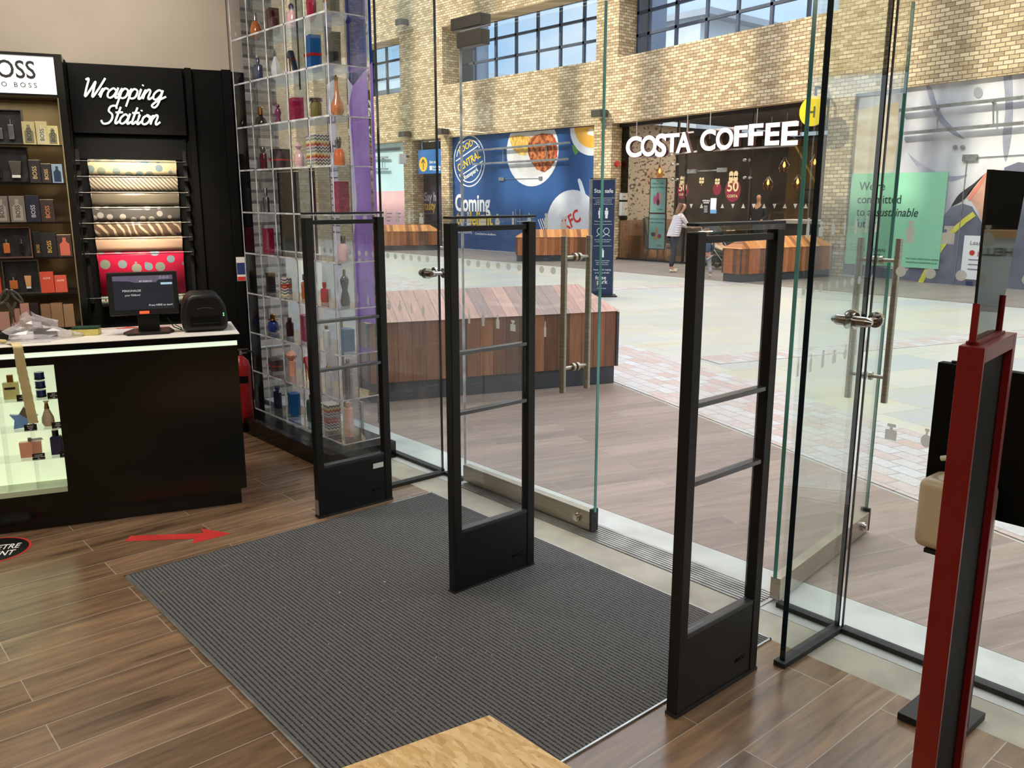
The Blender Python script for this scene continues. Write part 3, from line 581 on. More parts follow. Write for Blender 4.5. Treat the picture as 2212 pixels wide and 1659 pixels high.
# window decals: balloons, roundels, notices, triangles
fd = Fr((CX-.008, y1c, 0), -Y)
M_maroon = mat('maroon_decal', S(116, 30, 46), .5); M_gold = mat('gold_decal', S(206, 184, 140), .45)
def roundel(px, py, rx, ry, n50, lab):
    t = thing('window_decal', lab, 'decal', fd.P(*A(fd, px, py)), 0, 'anniversary stickers on the coffee shop glass'); c = A(fd, px, py); r = abs(A(fd, px+rx, py)[0]-c[0])
    if ry: mb = MB(); fpoly(mb, fd, ell(c[0], c[1], r, r*1.25), 0, .002); mb.build('roundel', M_maroon, t)
    mb = MB()
    for k in range(4): fpoly(mb, fd, ell(c[0]+(k % 2-.5)*r*.6, c[1]+r*1.2+(k//2)*r*.5, r*.28, r*.34, 14), .002, .004)
    fline(mb, fd, [(c[0], c[1]+r*.4), (c[0], c[1]+r*1.2)], .01, .002, .003)
    mb.build('balloons', M_gold, t)
    if n50: mb = MB(); text(mb, fd, c[0], c[1]-r*.1, '50', r*1.5, .003, .006, 'CENTER', .02); text(mb, fd, c[0], c[1]-r*.75, 'COSTA', r*.4, .003, .006, 'CENTER', .02); mb.build('number', M_gold, t)
roundel(1475, 411, 12, 1, True, 'maroon roundel sticker reading 50 under gold balloons, beside the menu sign')
roundel(1515, 406, 9, 0, False, 'gold balloon sticker without a roundel on the coffee shop glass')
roundel(1549, 408, 9, 1, False, 'small maroon roundel under gold balloons on the coffee shop glass')
roundel(1583, 411, 17, 1, True, 'largest maroon roundel sticker reading 50 on the coffee shop glass')
t = thing('notice_poster', 'black opening hours notice on the coffee shop glass', 'poster', fd.P(*A(fd, 1525, 450))); mb = MB(); frect(mb, fd, *A(fd, 1518, 462), *A(fd, 1533, 429), 0, .003); mb.build('sheet', mat('black_print', S(24, 24, 26), .5), t)
mb = MB()
for k, s_ in enumerate(('OPENING', 'HOURS')): text(mb, fd, *A(fd, 1525.5, 435+k*4.4), s_, .05, .003, .005, 'CENTER', .01)
for k in range(4): a_, b_ = A(fd, 1521, 446+k*4); frect(mb, fd, a_, b_, a_+.1, b_+.012, .003, .005)
mb.build('lettering', M_wht2, t)
t = thing('notice_poster', 'white and blue information notice on the coffee shop glass', 'poster', fd.P(*A(fd, 1541, 445))); mb = MB(); frect(mb, fd, *A(fd, 1534, 459), *A(fd, 1548, 428), 0, .003); mb.build('sheet', M_wht, t)
mb = MB(); frect(mb, fd, *A(fd, 1534, 461), *A(fd, 1548, 453), .003, .004); mb.build('blue_band', mat('sky_blue_print', S(110, 160, 200), .5), t)
mb = MB()
for k in range(14):
    px = 1448+k*22.5
    if px > 1780: break
    a_, b_ = A(fd, px, 445); s_ = 1 if k % 2 else -1; fpoly(mb, fd, [(a_-.05, b_-.05*s_), (a_+.05, b_-.05*s_), (a_, b_+.06*s_)], 0, .002)
t = mb.build('triangle_stickers', FROST); tag(t, 'row of small pale triangle stickers along the coffee shop glass', 'decal', kind='stuff')
mb = MB()
for px in (1452, 1463, 1609, 1621):
    for py in (355, 388) if px < 1500 else (346, 384): a_, b_ = A(fd, px, py); mb.cyl(fd.P(a_, b_, -.02), fd.P(a_, b_, .04), .035, n=10)
for px, py in ((1496, 370), (1561, 367)): a_, b_ = A(fd, px, py); frect(mb, fd, a_-.14, b_-.05, a_+.14, b_+.05, 0, .04)
a_, b_ = A(fd, 1496, 370); a1, b1 = A(fd, 1561, 367); fline(mb, fd, [(a_, b_), (a1, b1)], .03, 0, .02); mb.build('trim_8', ALU, **ST)
# pendant lamps
M_amber = glassmat('amber_glass', (.9, .62, .34), .9, ior=1.5); M_bulb = mat('glowing_filament', S(255, 180, 90), .4, emit=(1, .62, .25, 1), es=5)
def pendant(px, py, x, sz, lab):
    p = pl(px, py, (x, 0, 0), X); t = thing('pendant_lamp', lab, 'lamp', (p.x, p.y, p.z), 0, 'amber pendant lamps in the coffee shop')
    MB().lathe([(.02, .2), (.03, .17), (sz*.5, .10), (sz, .02), (sz, -.08), (sz*.7, -.16)], p, 14).build('shade', M_amber, t, smooth=True)
    MB().lathe([(.01, .09), (.028, .03), (.032, 0), (.02, -.03), (.004, -.045)], p, 10).build('bulb', M_bulb, t, smooth=True)
    MB().cyl(p+Z*.2, (p.x, p.y, 3.72), .008, n=6).build('cord', M_cf, t)
pendant(1425, 371, 19.0, .10, 'amber pendant lamp above the easel sign')
pendant(1694, 358, 18.6, .12, 'amber pendant lamp with a tall jar shade, upper of the pair by the right window')
pendant(1760, 352, 18.6, .12, 'amber pendant lamp with a tall jar shade beside the coffee shop right pier')
pendant(1659, 396, 19.2, .13, 'round amber pendant lamp hanging lowest, left of the glass edge')
pendant(1723, 394, 19.2, .13, 'round amber pendant lamp hanging lowest, right of its twin')
for pp in ((18.7, 10.3, 2.1), (19, 14, 2)):
    l = bpy.data.lights.new('pendant_glow', 'POINT'); l.energy = 30; l.color = (1, .7, .4); l.shadow_soft_size = .2; o = bpy.data.objects.new('pendant_glow', l); C.objects.link(o); o.location = (pp[0], pp[1], 2.3)
area('coffee_shop_fill', (20.0, 12.8, 3.6), 3.6, 4, 260, (1, .84, .64)); area('coffee_shop_fill', (24.0, 11.5, 3.6), 2, 3, 160, (1, .84, .6))  # rear area light added to brighten the mustard wall
# counter with white front inside, seen behind the far bench
t = thing('coffee_counter', 'long coffee shop counter with a pale top', 'counter', (20.5, 11.2, 0)); MB().bb(20.2, 9.8, .005, 20.9, 12.6, 1.0).build('body', M_int, t); MB().bb(20.1, 9.78, 1.0, 21, 12.65, 1.09).build('worktop', M_wht, t)
# picture frames on dark back wall
for k, (yy, zz, lab) in enumerate(((15.0, 1.7, 'small framed picture on the dark rear wall, left one'), (14.2, 1.9, 'framed picture on the dark rear wall between the stickers'), (13.4, 1.6, 'framed picture on the dark rear wall, lower right one'))):
    t = thing('picture_frame', lab, 'picture', (25.9, yy, zz)); MB().bb(25.7, yy-.3, zz-.22, 25.78, yy+.3, zz+.22).build('frame', M_cf, t); MB().bb(25.69, yy-.25, zz-.17, 25.699, yy+.25, zz+.17).build('picture', vary(mat('sepia_print', S(120, 100, 80), .6), S(70, 60, 50), 5), t)
# alarm, meter, box on the glass's left side
t = thing('fire_alarm', 'small red round fire alarm sounder on the coffee shop wallpaper', 'alarm'); p = pl(1332, 354, (0, y1c-.005, 0), Y); t.location = p; MB().cyl(p, p-Y*.06, .075).build('sounder', M_red, t)
for nm, q0, q1_, lab in (('meter_box', (1337, 432), (1352, 417), 'white meter box with a dark screen on the wallpaper'), ('meter_cupboard', (1336, 466), (1352, 436), 'plain white cupboard under the meter box')):
    a_ = pl(*q0, (0, y1c-.03, 0), Y); b_ = pl(*q1_, (0, y1c-.03, 0), Y); t = thing(nm, lab, 'box', a_); MB().bb(a_.x, y1c-.10, a_.z, b_.x, y1c-.035, b_.z).build('case', M_wht, t, bevel=.005)
    if nm == 'meter_box': MB().bb(a_.x+.1, y1c-.105, a_.z+.08, b_.x-.1, y1c-.1, b_.z-.08).build('screen', M_cf, t)
    else: MB().cyl((b_.x-.08, y1c-.12, (a_.z+b_.z)/2), (b_.x-.08, y1c-.1, (a_.z+b_.z)/2), .02).build('knob', ALU, t)
# armchair
def armchair():
    p = pl(1380, 561, (CX+.7, 0, 0), X); p = gnd(1380, 558); p = Vector((18.5, 15.05, .004))
    M_fab = vary(mat('grey_wool', S(128, 122, 116), .9), S(112, 106, 100), 30)
    t = thing('armchair', 'grey wing-back armchair behind the coffee shop glass', 'chair', p, math.radians(-112)); M = WM(t)
    def L(pts): return [M @ Vector(q) for q in pts]
    def pr(name, outline, w_, off, m, bev=.03): mb = MB(); mb.prism(L([(x, off, z) for x, z in outline]), (M.to_3x3() @ Vector((0, w_, 0)))); return mb.build(name, m, t, bevel=bev, seg=3, smooth=True)
    pr('seat', [(-.3, .3), (.34, .3), (.36, .36), (.34, .44), (-.3, .42)], .52, -.26, M_fab)
    pr('backrest', [(-.28, .3), (-.16, .3), (-.3, .75), (-.4, 1.14), (-.5, 1.14), (-.44, .75)], .56, -.28, M_fab)
    for s_ in (-1, 1):
        pr('armrest', [(-.3, .28), (.3, .28), (.34, .55), (.28, .62), (.05, .60), (-.2, .72), (-.34, 1.1), (-.46, 1.12), (-.42, .7)], .08, .27 if s_ > 0 else -.35, M_fab)
        for x in (-.28, .28): MB().cyl(*L([(x, s_*.24, .29), (x*1.12, s_*.29, .0)]), .02, .012, 8).build('leg', M_wood1, t)
    return t
armchair()
# easel sign with two teal panels
def easel():
    E0 = pl(1420, 545, (CX+.16, 0, 0), X); fe = Fr((CX+.16, 0, 0), -Y); t = thing('easel_sign', 'tall wooden easel with two teal drink posters', 'sign', (CX+.3, E0.y, .004))
    M_teal = vary(mat('teal_poster', S(178, 230, 220), .5), S(170, 224, 214), 1); M_fr = mat('maroon_frame', S(96, 50, 46), .5)
    for (xa, yb, xb, ya, nm) in ((1404, 459, 1439, 386, 'poster'), (1401, 536, 1437, 463, 'poster')):
        p = A(fe, xa, yb); q = A(fe, xb, ya); mb = MB(); frect(mb, fe, p[0]-.03, p[1]-.02, q[0]+.03, q[1]+.02, -.03, 0); mb.build('frame', M_fr, t); mb = MB(); frect(mb, fe, p[0], p[1], q[0], q[1], 0, .004); ps = mb.build('poster', M_teal, t)
        mb = MB(); cx_ = (p[0]+q[0])/2
        l1, l2 = (('Hot or cold,', 'things are looking up') if ya < 400 else ('Choose your perfect', 'way to celebrate.'))
        text(mb, fe, cx_, q[1]-.14, l1, .075, .004, .006, 'CENTER'); text(mb, fe, cx_, q[1]-.23, l2, .065, .004, .006, 'CENTER'); text(mb, fe, q[0]-.16, p[1]+.06, 'COSTA', .05, .004, .006, 'CENTER', .01); mb.build('lettering', M_cf, ps)
        if ya < 400: its = [(0, .0, .055, .17, S(226, 90, 150)), (-.1, -.02, .05, .12, S(230, 120, 160)), (.1, .02, .05, .15, S(236, 200, 190)), (.02, -.08, .05, .08, S(120, 40, 60))]
        else: its = [(0, .04, .05, .17, S(222, 190, 150)), (-.11, 0, .08, .05, S(100, 60, 50)), (.1, -.04, .06, .06, S(180, 60, 70)), (-.04, -.09, .07, .04, S(230, 190, 110))]
        for k, (da, db, ra_, rb_, cc) in enumerate(its): mb = MB(); fpoly(mb, fe, ell(cx_+da, (p[1]+q[1])/2-.08+db, ra_, rb_, 16), .004+.002*k, .006+.002*k); mb.build('drink_print', mat('drink_print_%s_%d' % ('a' if ya < 400 else 'b', k), cc, .5), ps)
    p = A(fe, 1401, 536); q = A(fe, 1437, 536); M_leg = mat('pale_timber', S(176, 136, 92), .5)
    for a_, b_, x_ in ((p[0]+.08, p[0]-.06, 0), (q[0]-.08, q[0]+.06, 0), ((p[0]+q[0])/2, (p[0]+q[0])/2, .35)): MB().cyl(fe.P(a_, p[1]+.3, -.04), fe.P(b_, .005, -.04-x_), .02, .016, 8).build('leg', M_leg, t)
easel()
# ------------------------------------------------------------------ right-hand hoarding: cook's whites and a green panel
M_cloth = mat('shirt_print', S(222, 220, 220), .5); vary(M_cloth, S(170, 168, 176), 1.1, (1, 1, .5), 3, .38, .62)
t, fr = hoard('estate_hoarding', 'large hoarding showing a cook in a pale shirt and grey apron', 3.2, 9.18, 3.56, XF+.08, M_cloth)
M_apron = vary(mat('apron_print', S(96, 98, 112), .5), S(118, 120, 134), 2); M_skin_p = vary(mat('skin_print', S(212, 168, 146), .5), S(190, 140, 118), 3)
def poly(nm, pts, m, d0=.0, d1=.004, cl=True):
    q = [A(fr, *p) for p in pts]; mb = MB(); fpoly(mb, fr, q, d0, d1); return mb.build(nm, m, t)
def sm2(pts): q = smoothpts([(a, b, 0) for a, b in pts+pts[:1]], 5)[:-1]; return [(a.x, a.y) for a in q]
poly('apron_graphic', [(1817, 592), (1819, 560), (1880, 575), (1960, 585), (2030, 475), (2054, 448), (2080, 440), (2100, 446), (2124, 486), (2142, 494), (2160, 470), (2162, 400), (2170, 362), (2200, 350), (2216, 352), (2216, 628), (2060, 616)], M_apron)
poly('blurred_backdrop_graphic', [(1842, 240), (1942, 220), (1940, 300), (1930, 370), (1850, 380), (1838, 360)], vary(mat('blurred_warm_print', S(226, 214, 194), .5), S(200, 178, 150), 1.2, (1, 1, 3)), 0, .003)
for pts in ([(2166, 152), (2184, 149), (2188, 230), (2184, 300), (2172, 350), (2166, 300), (2172, 230)], [(2000, 185), (2012, 190), (2030, 240), (2064, 282), (2084, 300), (2052, 286), (2018, 244)], [(1960, 330), (2000, 360), (2050, 380), (2090, 378), (2050, 392), (1995, 374)]):
    poly('fold_graphic', sm2(pts), vary(mat('shirt_fold_print', S(140, 140, 154), .5), S(170, 170, 182), 3), 0, .003)
poly('button_graphic', [(2113+10*math.cos(k*.52), 200+12*math.sin(k*.52)) for k in range(12)], mat('button_print', S(168, 164, 166), .5), .004, .008)
poly('hand_graphic', sm2([(2128, 374), (2150, 366), (2162, 400), (2160, 460), (2142, 494), (2126, 486), (2112, 455), (2098, 434), (2088, 424), (2104, 402)]), M_skin_p, .004, .007)
poly('bracelet_graphic', [(2090, 430), (2112, 400), (2128, 374), (2131, 378), (2116, 406), (2094, 434)], mat('coral_bracelet_print', S(216, 128, 112), .5), .007, .010)
poly('strap_graphic', sm2([(2054, 447), (2072, 420), (2104, 396), (2126, 377), (2106, 402), (2084, 430)]), mat('dark_strap_print', S(52, 50, 56), .5), .004, .007)  # dark crescent of the printed strap
p_ = [A(fr, *q) for q in ((2105, 462), (2085, 476), (2058, 500), (2040, 525), (2010, 570), (1988, 612))]; mb = MB(); fline(mb, fr, p_, .10, .007, .012); mb.build('stem_graphic', vary(mat('yellow_stem_print', S(222, 214, 96), .5), S(190, 190, 70), 4), t)
g_ = thing('sustainability_panel', 'mint green square panel with serif lettering on the hoarding', 'poster', fr.P(*A(fr, 1940, 480), .02))
q = [A(fr, *p) for p in ((1842, 371), (2053, 364), (2030, 597), (1838, 570))]; mb = MB(); fpoly(mb, fr, [(q[0][0], q[3][1]), (q[1][0]-.02, q[3][1]), (q[1][0]-.02, q[1][1]-.06), (q[0][0], q[1][1]-.06)], .012, .022); mb.build('panel', vary(mat('mint_green_print', S(148, 208, 172), .5), S(142, 202, 166), 1), g_)
mb = MB()
for s_, (xx, yy), sh in (("We're", (1855, 411), 0), ('committed', (1851, 439), 0), ('to a sustainable', (1849, 466), 0), ('future', (1846, 491), 0)):
    a_, b_ = A(fr, xx, yy); a_ += .02
    if 'sust' in s_: w_ = text(mb, fr, a_, b_, 'to a', .24, .022, .026, bold=.006, sx=.85); text(mb, fr, a_+w_+.09, b_, 'sustainable', .24, .022, .026, bold=.006, shear=.25, sx=.82)
    else: text(mb, fr, a_, b_, s_, .24, .022, .026, bold=.006, sx=.88)
mb.build('lettering', mat('dark_green_print', S(34, 62, 56), .5), g_)
mb = MB(); a_, b_ = A(fr, 1843, 553); text(mb, fr, a_+.08, b_+.11, 'THE CROWN', .1, .022, .026, bold=.01); text(mb, fr, a_+.28, b_, 'ESTATE', .1, .022, .026, bold=.01); a_, b_ = A(fr, 1958, 565); text(mb, fr, a_, b_+.05, 'For more information please visit', .055, .022, .025); text(mb, fr, a_, b_-.02, 'www.thecrownestate.co.uk', .055, .022, .025)
a_, b_ = A(fr, 1845, 562); fpoly(mb, fr, [(a_+.1, b_+.02), (a_+.2, b_+.02), (a_+.22, b_+.1), (a_+.18, b_+.07), (a_+.15, b_+.12), (a_+.12, b_+.07), (a_+.08, b_+.1)], .022, .026)
mb.build('small_print', mat('mid_green_print', S(60, 104, 88), .5), g_)
n_ = thing('leasing_notice', 'white leasing notice with small red and blue marks on the hoarding', 'poster', fr.P(*A(fr, 2100, 555), .02)); a0, b0 = A(fr, 2074, 602); a1, b1 = A(fr, 2136, 510)
mb = MB(); frect(mb, fr, a0, b0, a1, b1, .008, .014); mb.build('sheet', M_wht2, n_)
mb = MB(); text(mb, fr, a0+.12, b1-.17, 'Leasing enquiries', .11, .014, .018)
for k, w_ in enumerate((.4, .62, .5, 0, .4, .66, .6, .56)): frect(mb, fr, a0+.12, b1-.46-k*.09-.35*(k > 3), a0+.12+w_, b1-.46-k*.09-.35*(k > 3)+.02, .014, .018) if w_ else None
mb.build('lettering', mat('grey_print_text', S(130, 130, 136), .5), n_)
mb = MB(); fpoly(mb, fr, ell(a0+.17, b1-.32, .05, .05, 12), .014, .018); text(mb, fr, a0+.26, b1-.36, 'JLL', .1, .014, .018, bold=.01); mb.build('red_mark', M_red, n_)
mb = MB(); frect(mb, fr, a0+.12, b1-.98, a0+.24, b1-.86, .014, .018); mb.build('blue_mark', mat('navy_mark', S(50, 60, 100), .5), n_)
barpair('reflected_rail', 'reflected pair of long horizontal metal bars modelled across the shirt photograph', (1948, 2216), (243, 215), (293, 270), fr)
mb = MB(); a_, b_ = A(fr, 2096, 341); frect(mb, fr, a_-.13, b_-.06, a_+.13, b_+.06, .01, .04); a2, b2 = A(fr, 2215, 334); fline(mb, fr, [(a_, b_), (a2, b2)], .012, .01, .02); a3, b3 = A(fr, 2078, 610); fline(mb, fr, [(a_-.05, b_), (a_-.05, .05)], .014, .01, .014)
for xx in (2064, 2080): c = A(fr, xx, 318); fpoly(mb, fr, ell(c[0], c[1], .04, .04, 12), .01, .03)
mb.build('door_fitting', ALU, t)
t = thing('round_sign', 'round yellow projecting sign beside the coffee shop', 'sign', (XF, 10.2, 3.4))
p = pl(1755, 240, (XF-.45, 0, 0), X); mb = MB(); mb.cyl((p.x, p.y, p.z), (p.x+.05, p.y, p.z), .30, n=40); mb.build('disc', vary(mat('yellow_sign_face', S(226, 200, 40), .4), S(214, 188, 30), 1), t); MB().bb(p.x+.055, p.y-.02, p.z-.03, p.x+.095, p.y+.02, 3.86).bb(p.x+.055, p.y-.02, 3.8605, XF-.0005, p.y+.02, 3.90).build('bracket', GREYM, t)
mb = MB(); ff = Fr((p.x, p.y, p.z), -Y); text(mb, ff, -.12, -.12, 'H', .3, 0, .004, bold=.02); mb.build('letter', mat('dark_olive', S(90, 84, 30), .5), t)
# ================================================================== benches
BR = [S(142, 92, 66), S(122, 80, 58), S(152, 104, 74), S(108, 74, 56), S(160, 106, 74), S(132, 86, 62), S(96, 66, 50)]
M_bw = boards('hardwood_cladding', .118, BR, 'xy', .4, .03, grain=(6, 6, .6)); M_br = boards('hardwood_roof_skylit_boards', .118, [S(178, 126, 106), S(164, 116, 98), S(186, 136, 114), S(136, 104, 90), S(178, 128, 104), S(150, 110, 92)], 'x', .32, .03, grain=(6, .6, 1))  # roof boards coloured paler and pinker for the sky reflecting on them
BR2 = [S(176, 106, 66), S(146, 88, 56), S(188, 120, 76), S(116, 76, 52), S(194, 128, 82), S(160, 98, 62)]
M_bw2 = boards('orange_cladding', .10, BR2, 'xy', .45, .03, grain=(6, 6, .6)); M_br2 = boards('orange_roof_sunlit_boards', .10, [S(214, 140, 76), S(190, 116, 60), S(224, 154, 88), S(150, 92, 54), S(206, 130, 70)], 'x', .4, .03, grain=(6, .6, 1))  # roof boards coloured brighter, sunlight on the tops put into the tint
M_plin = vary(mat('slate_grey_plinth', S(58, 62, 66), .45), S(66, 70, 74), 4)
def bench(corner, ang, L, Wd, H, RH, inset, label, mw, mr):
    """corner: front right foot; local -x runs along the front, +y to the back"""
    t = thing('timber_bench', label, 'bench', (corner[0], corner[1], 0), math.radians(ang), 'hip-topped timber benches on the plaza'); M = WM(t)
    def q(p): return M @ Vector(p)
    mb = MB(); mb.hexa(q((-L+.015, .015, .002)), q((-.015, .015, .002))-q((-L+.015, .015, .002)), M.to_3x3() @ Vector((0, Wd-.03, 0)), Z*.16); mb.build('plinth', M_plin, t)
    mb = MB(); mb.hexa(q((-L, 0, .163)), M.to_3x3() @ Vector((L, 0, 0)), M.to_3x3() @ Vector((0, Wd, 0)), Z*(H-.163)); mb.build('cladding', mw, t)
    mb = MB(); e = .012; a_ = [q(p) for p in ((-L-e, -e, H+.002), (e, -e, H+.002), (e, Wd+e, H+.002), (-L-e, Wd+e, H+.002), (-L+inset, Wd/2, RH), (-inset, Wd/2, RH))]
    mb.add(a_, [(3, 2, 1, 0), (0, 1, 5, 4), (2, 3, 4, 5), (1, 2, 5), (3, 0, 4)]); mb.build('top', mr, t)
    for x, y in ((-L, 0), (0, 0), (0, Wd), (-L, Wd)): mb = MB(); mb.hexa(q((x-.012, y-.012, .163)), M.to_3x3() @ Vector((.024, 0, 0)), M.to_3x3() @ Vector((0, .024, 0)), Z*(H-.17)); mb.build('corner_trim', M_plin, t)
    return t
bench((5.72, 5.12), -20.5, 2.25, .84, .66, .87, .20, 'large reddish timber bench with a hipped top just outside the doors', M_bw, M_br)
bench((17.15, 9.35), -11, 2.62, .5, .66, .88, .3, 'orange timber bench in front of the coffee shop window', M_bw2, M_br2)
bench((16.9, 15.68), -38, 2.3, .5, .63, .83, .3, 'orange timber bench below the plate on the blue hoarding', M_bw2, M_br2)
bench((16.62, 22.55), -27, 2.3, .7, .60, .80, .3, 'orange timber bench furthest left, below the passage', M_bw2, M_br2)
# ================================================================== totem
tb = (gnd(1275, 640)+gnd(1327, 640))/2; tb.z = 0; te = (gnd(1327, 640)-gnd(1275, 640)); te.z = 0; te.normalize()
t = thing('safety_totem', 'tall navy Stay safe information totem with silver sides', 'sign', tb, math.atan2(te.y, te.x)); ft = Fr(tb-te*.20, te); tw = .37
MB().hexa(ft.P(-.06, 0.0025, .12), ft.ex*.50, ft.n*-.34, Z*.015).build('base_plate', M_cf, t, bevel=.003)
mb = MB(); frect(mb, ft, .0, .018, tw, 1.94, -.06, 0); mb.build('panel', vary(mat('navy_totem_face', S(44, 60, 92), .35), S(38, 52, 82), 1), t)
mb = MB(); frect(mb, ft, -.045, .018, -.002, 1.95, -.09, .0); frect(mb, ft, tw+.002, .018, tw+.014, 1.95, -.09, 0); mb.build('side_profile', ALU, t)
mb = MB(); frect(mb, ft, -.045, 1.951, tw+.014, 1.965, -.09, .0); mb.build('cap', M_cf, t)
mb = MB(); text(mb, ft, tw/2, 1.73, 'Stay safe', .092, 0, .003, 'CENTER', .012)
for k, s_ in enumerate(('Please follow the latest government advice', 'on social distancing and please be', 'thoughtful to others at all times', 'by adhering to the following measures')): text(mb, ft, tw/2, 1.64-k*.033, s_, .021, 0, .002, 'CENTER', .005)
for sx_ in (-.055, .055):
    c = tw/2+sx_; fpoly(mb, ft, ell(c, 1.465, .016, .02, 12), 0, .002); frect(mb, ft, c-.028, 1.37, c+.028, 1.44, 0, .002); frect(mb, ft, c-.02, 1.31, c+.02, 1.37, 0, .002)
text(mb, ft, tw/2, 1.255, 'Please respect a safe distance', .024, 0, .002, 'CENTER', .006)
for z_ in (1.21, .85): frect(mb, ft, .03, z_, tw-.03, z_+.004, 0, .002)
for sx_ in (-.05, .06): fring(mb, ft, tw/2+sx_, 1.1, .05, .055, .008, 0, .002, 20); fline(mb, ft, [(tw/2+sx_-.06, 1.01), (tw/2+sx_-.02, 1.04), (tw/2+sx_+.02, 1.04), (tw/2+sx_+.06, 1.01)], .008, 0, .002)
for k, s_ in enumerate(('Avoid large gatherings and wash', 'your hands or use sanitiser')): text(mb, ft, tw/2, .95-k*.033, s_, .022, 0, .002, 'CENTER', .005)
frect(mb, ft, tw/2-.025, .66, tw/2+.025, .78, 0, .002); frect(mb, ft, tw/2-.018, .78, tw/2+.01, .81, 0, .002)
for k, s_ in enumerate(('We have enhanced cleaning', 'hygiene and the regular', 'cleaning of touch points')): text(mb, ft, tw/2, .60-k*.033, s_, .022, 0, .002, 'CENTER', .005)
for k, s_ in enumerate(('Thank you for helping', 'to keep us all safe')): text(mb, ft, tw/2, .44-k*.05, s_, .034, 0, .002, 'CENTER', .008)
text(mb, ft, tw/2-.02, .29, 'fosse', .09, 0, .003, 'CENTER', .012); text(mb, ft, tw/2+.01, .215, 'park', .10, 0, .003, 'CENTER', .012); text(mb, ft, tw/2, .13, 'shop eat enjoy', .026, 0, .002, 'CENTER', .005)
mb.build('lettering', M_wht2, t)

# dark shopfront and greeting lectern beyond the right of the view (the stand's mirror shows them)
t = thing('reflected_shopfront', 'dark glazed shopfront far to the right, seen only in the small mirror', 'shopfront', (XF+.3, -.5, 0)); MB().bb(XF+.25, -3.58, .004, XF+.33, 2.58, 3.54).build('panel', BLACK, t)
t = thing('reflected_shopfront', 'white panel added as a second shopfront past the lectern, reflected in the display mirrors', 'shopfront', (XF+.3, -6.3, 0)); MB().bb(XF+.25, -8.48, .004, XF+.33, -4.22, 3.54).build('panel', M_wht, t)  # white panel added out of view for the display mirrors
t = thing('greeting_lectern', 'pale grey lectern with a timber top and dark greeting letters, seen in the mirror', 'lectern', (15.2, -.75, 0)); fl_ = Fr((15.0, -.42, 0), -Y)
mb = MB(); mb.prism([fl_.P(.05, .004, 0), fl_.P(.6, .004, 0), fl_.P(.66, 1.05, 0), fl_.P(-.0, 1.05, 0)], -fl_.n*.4); mb.build('body', vary(mat('pale_lectern', S(196, 198, 194), .5), S(186, 188, 184), 3), t); mb = MB(); frect(mb, fl_, -.05, 1.051, .71, 1.16, -.45, .04); mb.build('top', MATS['pale_timber'], t)
mb = MB(); text(mb, fl_, .33, .78, 'HELLO', .17, .0, .006, 'CENTER', .02, sx=1.1); mb.build('lettering', M_cf, t)
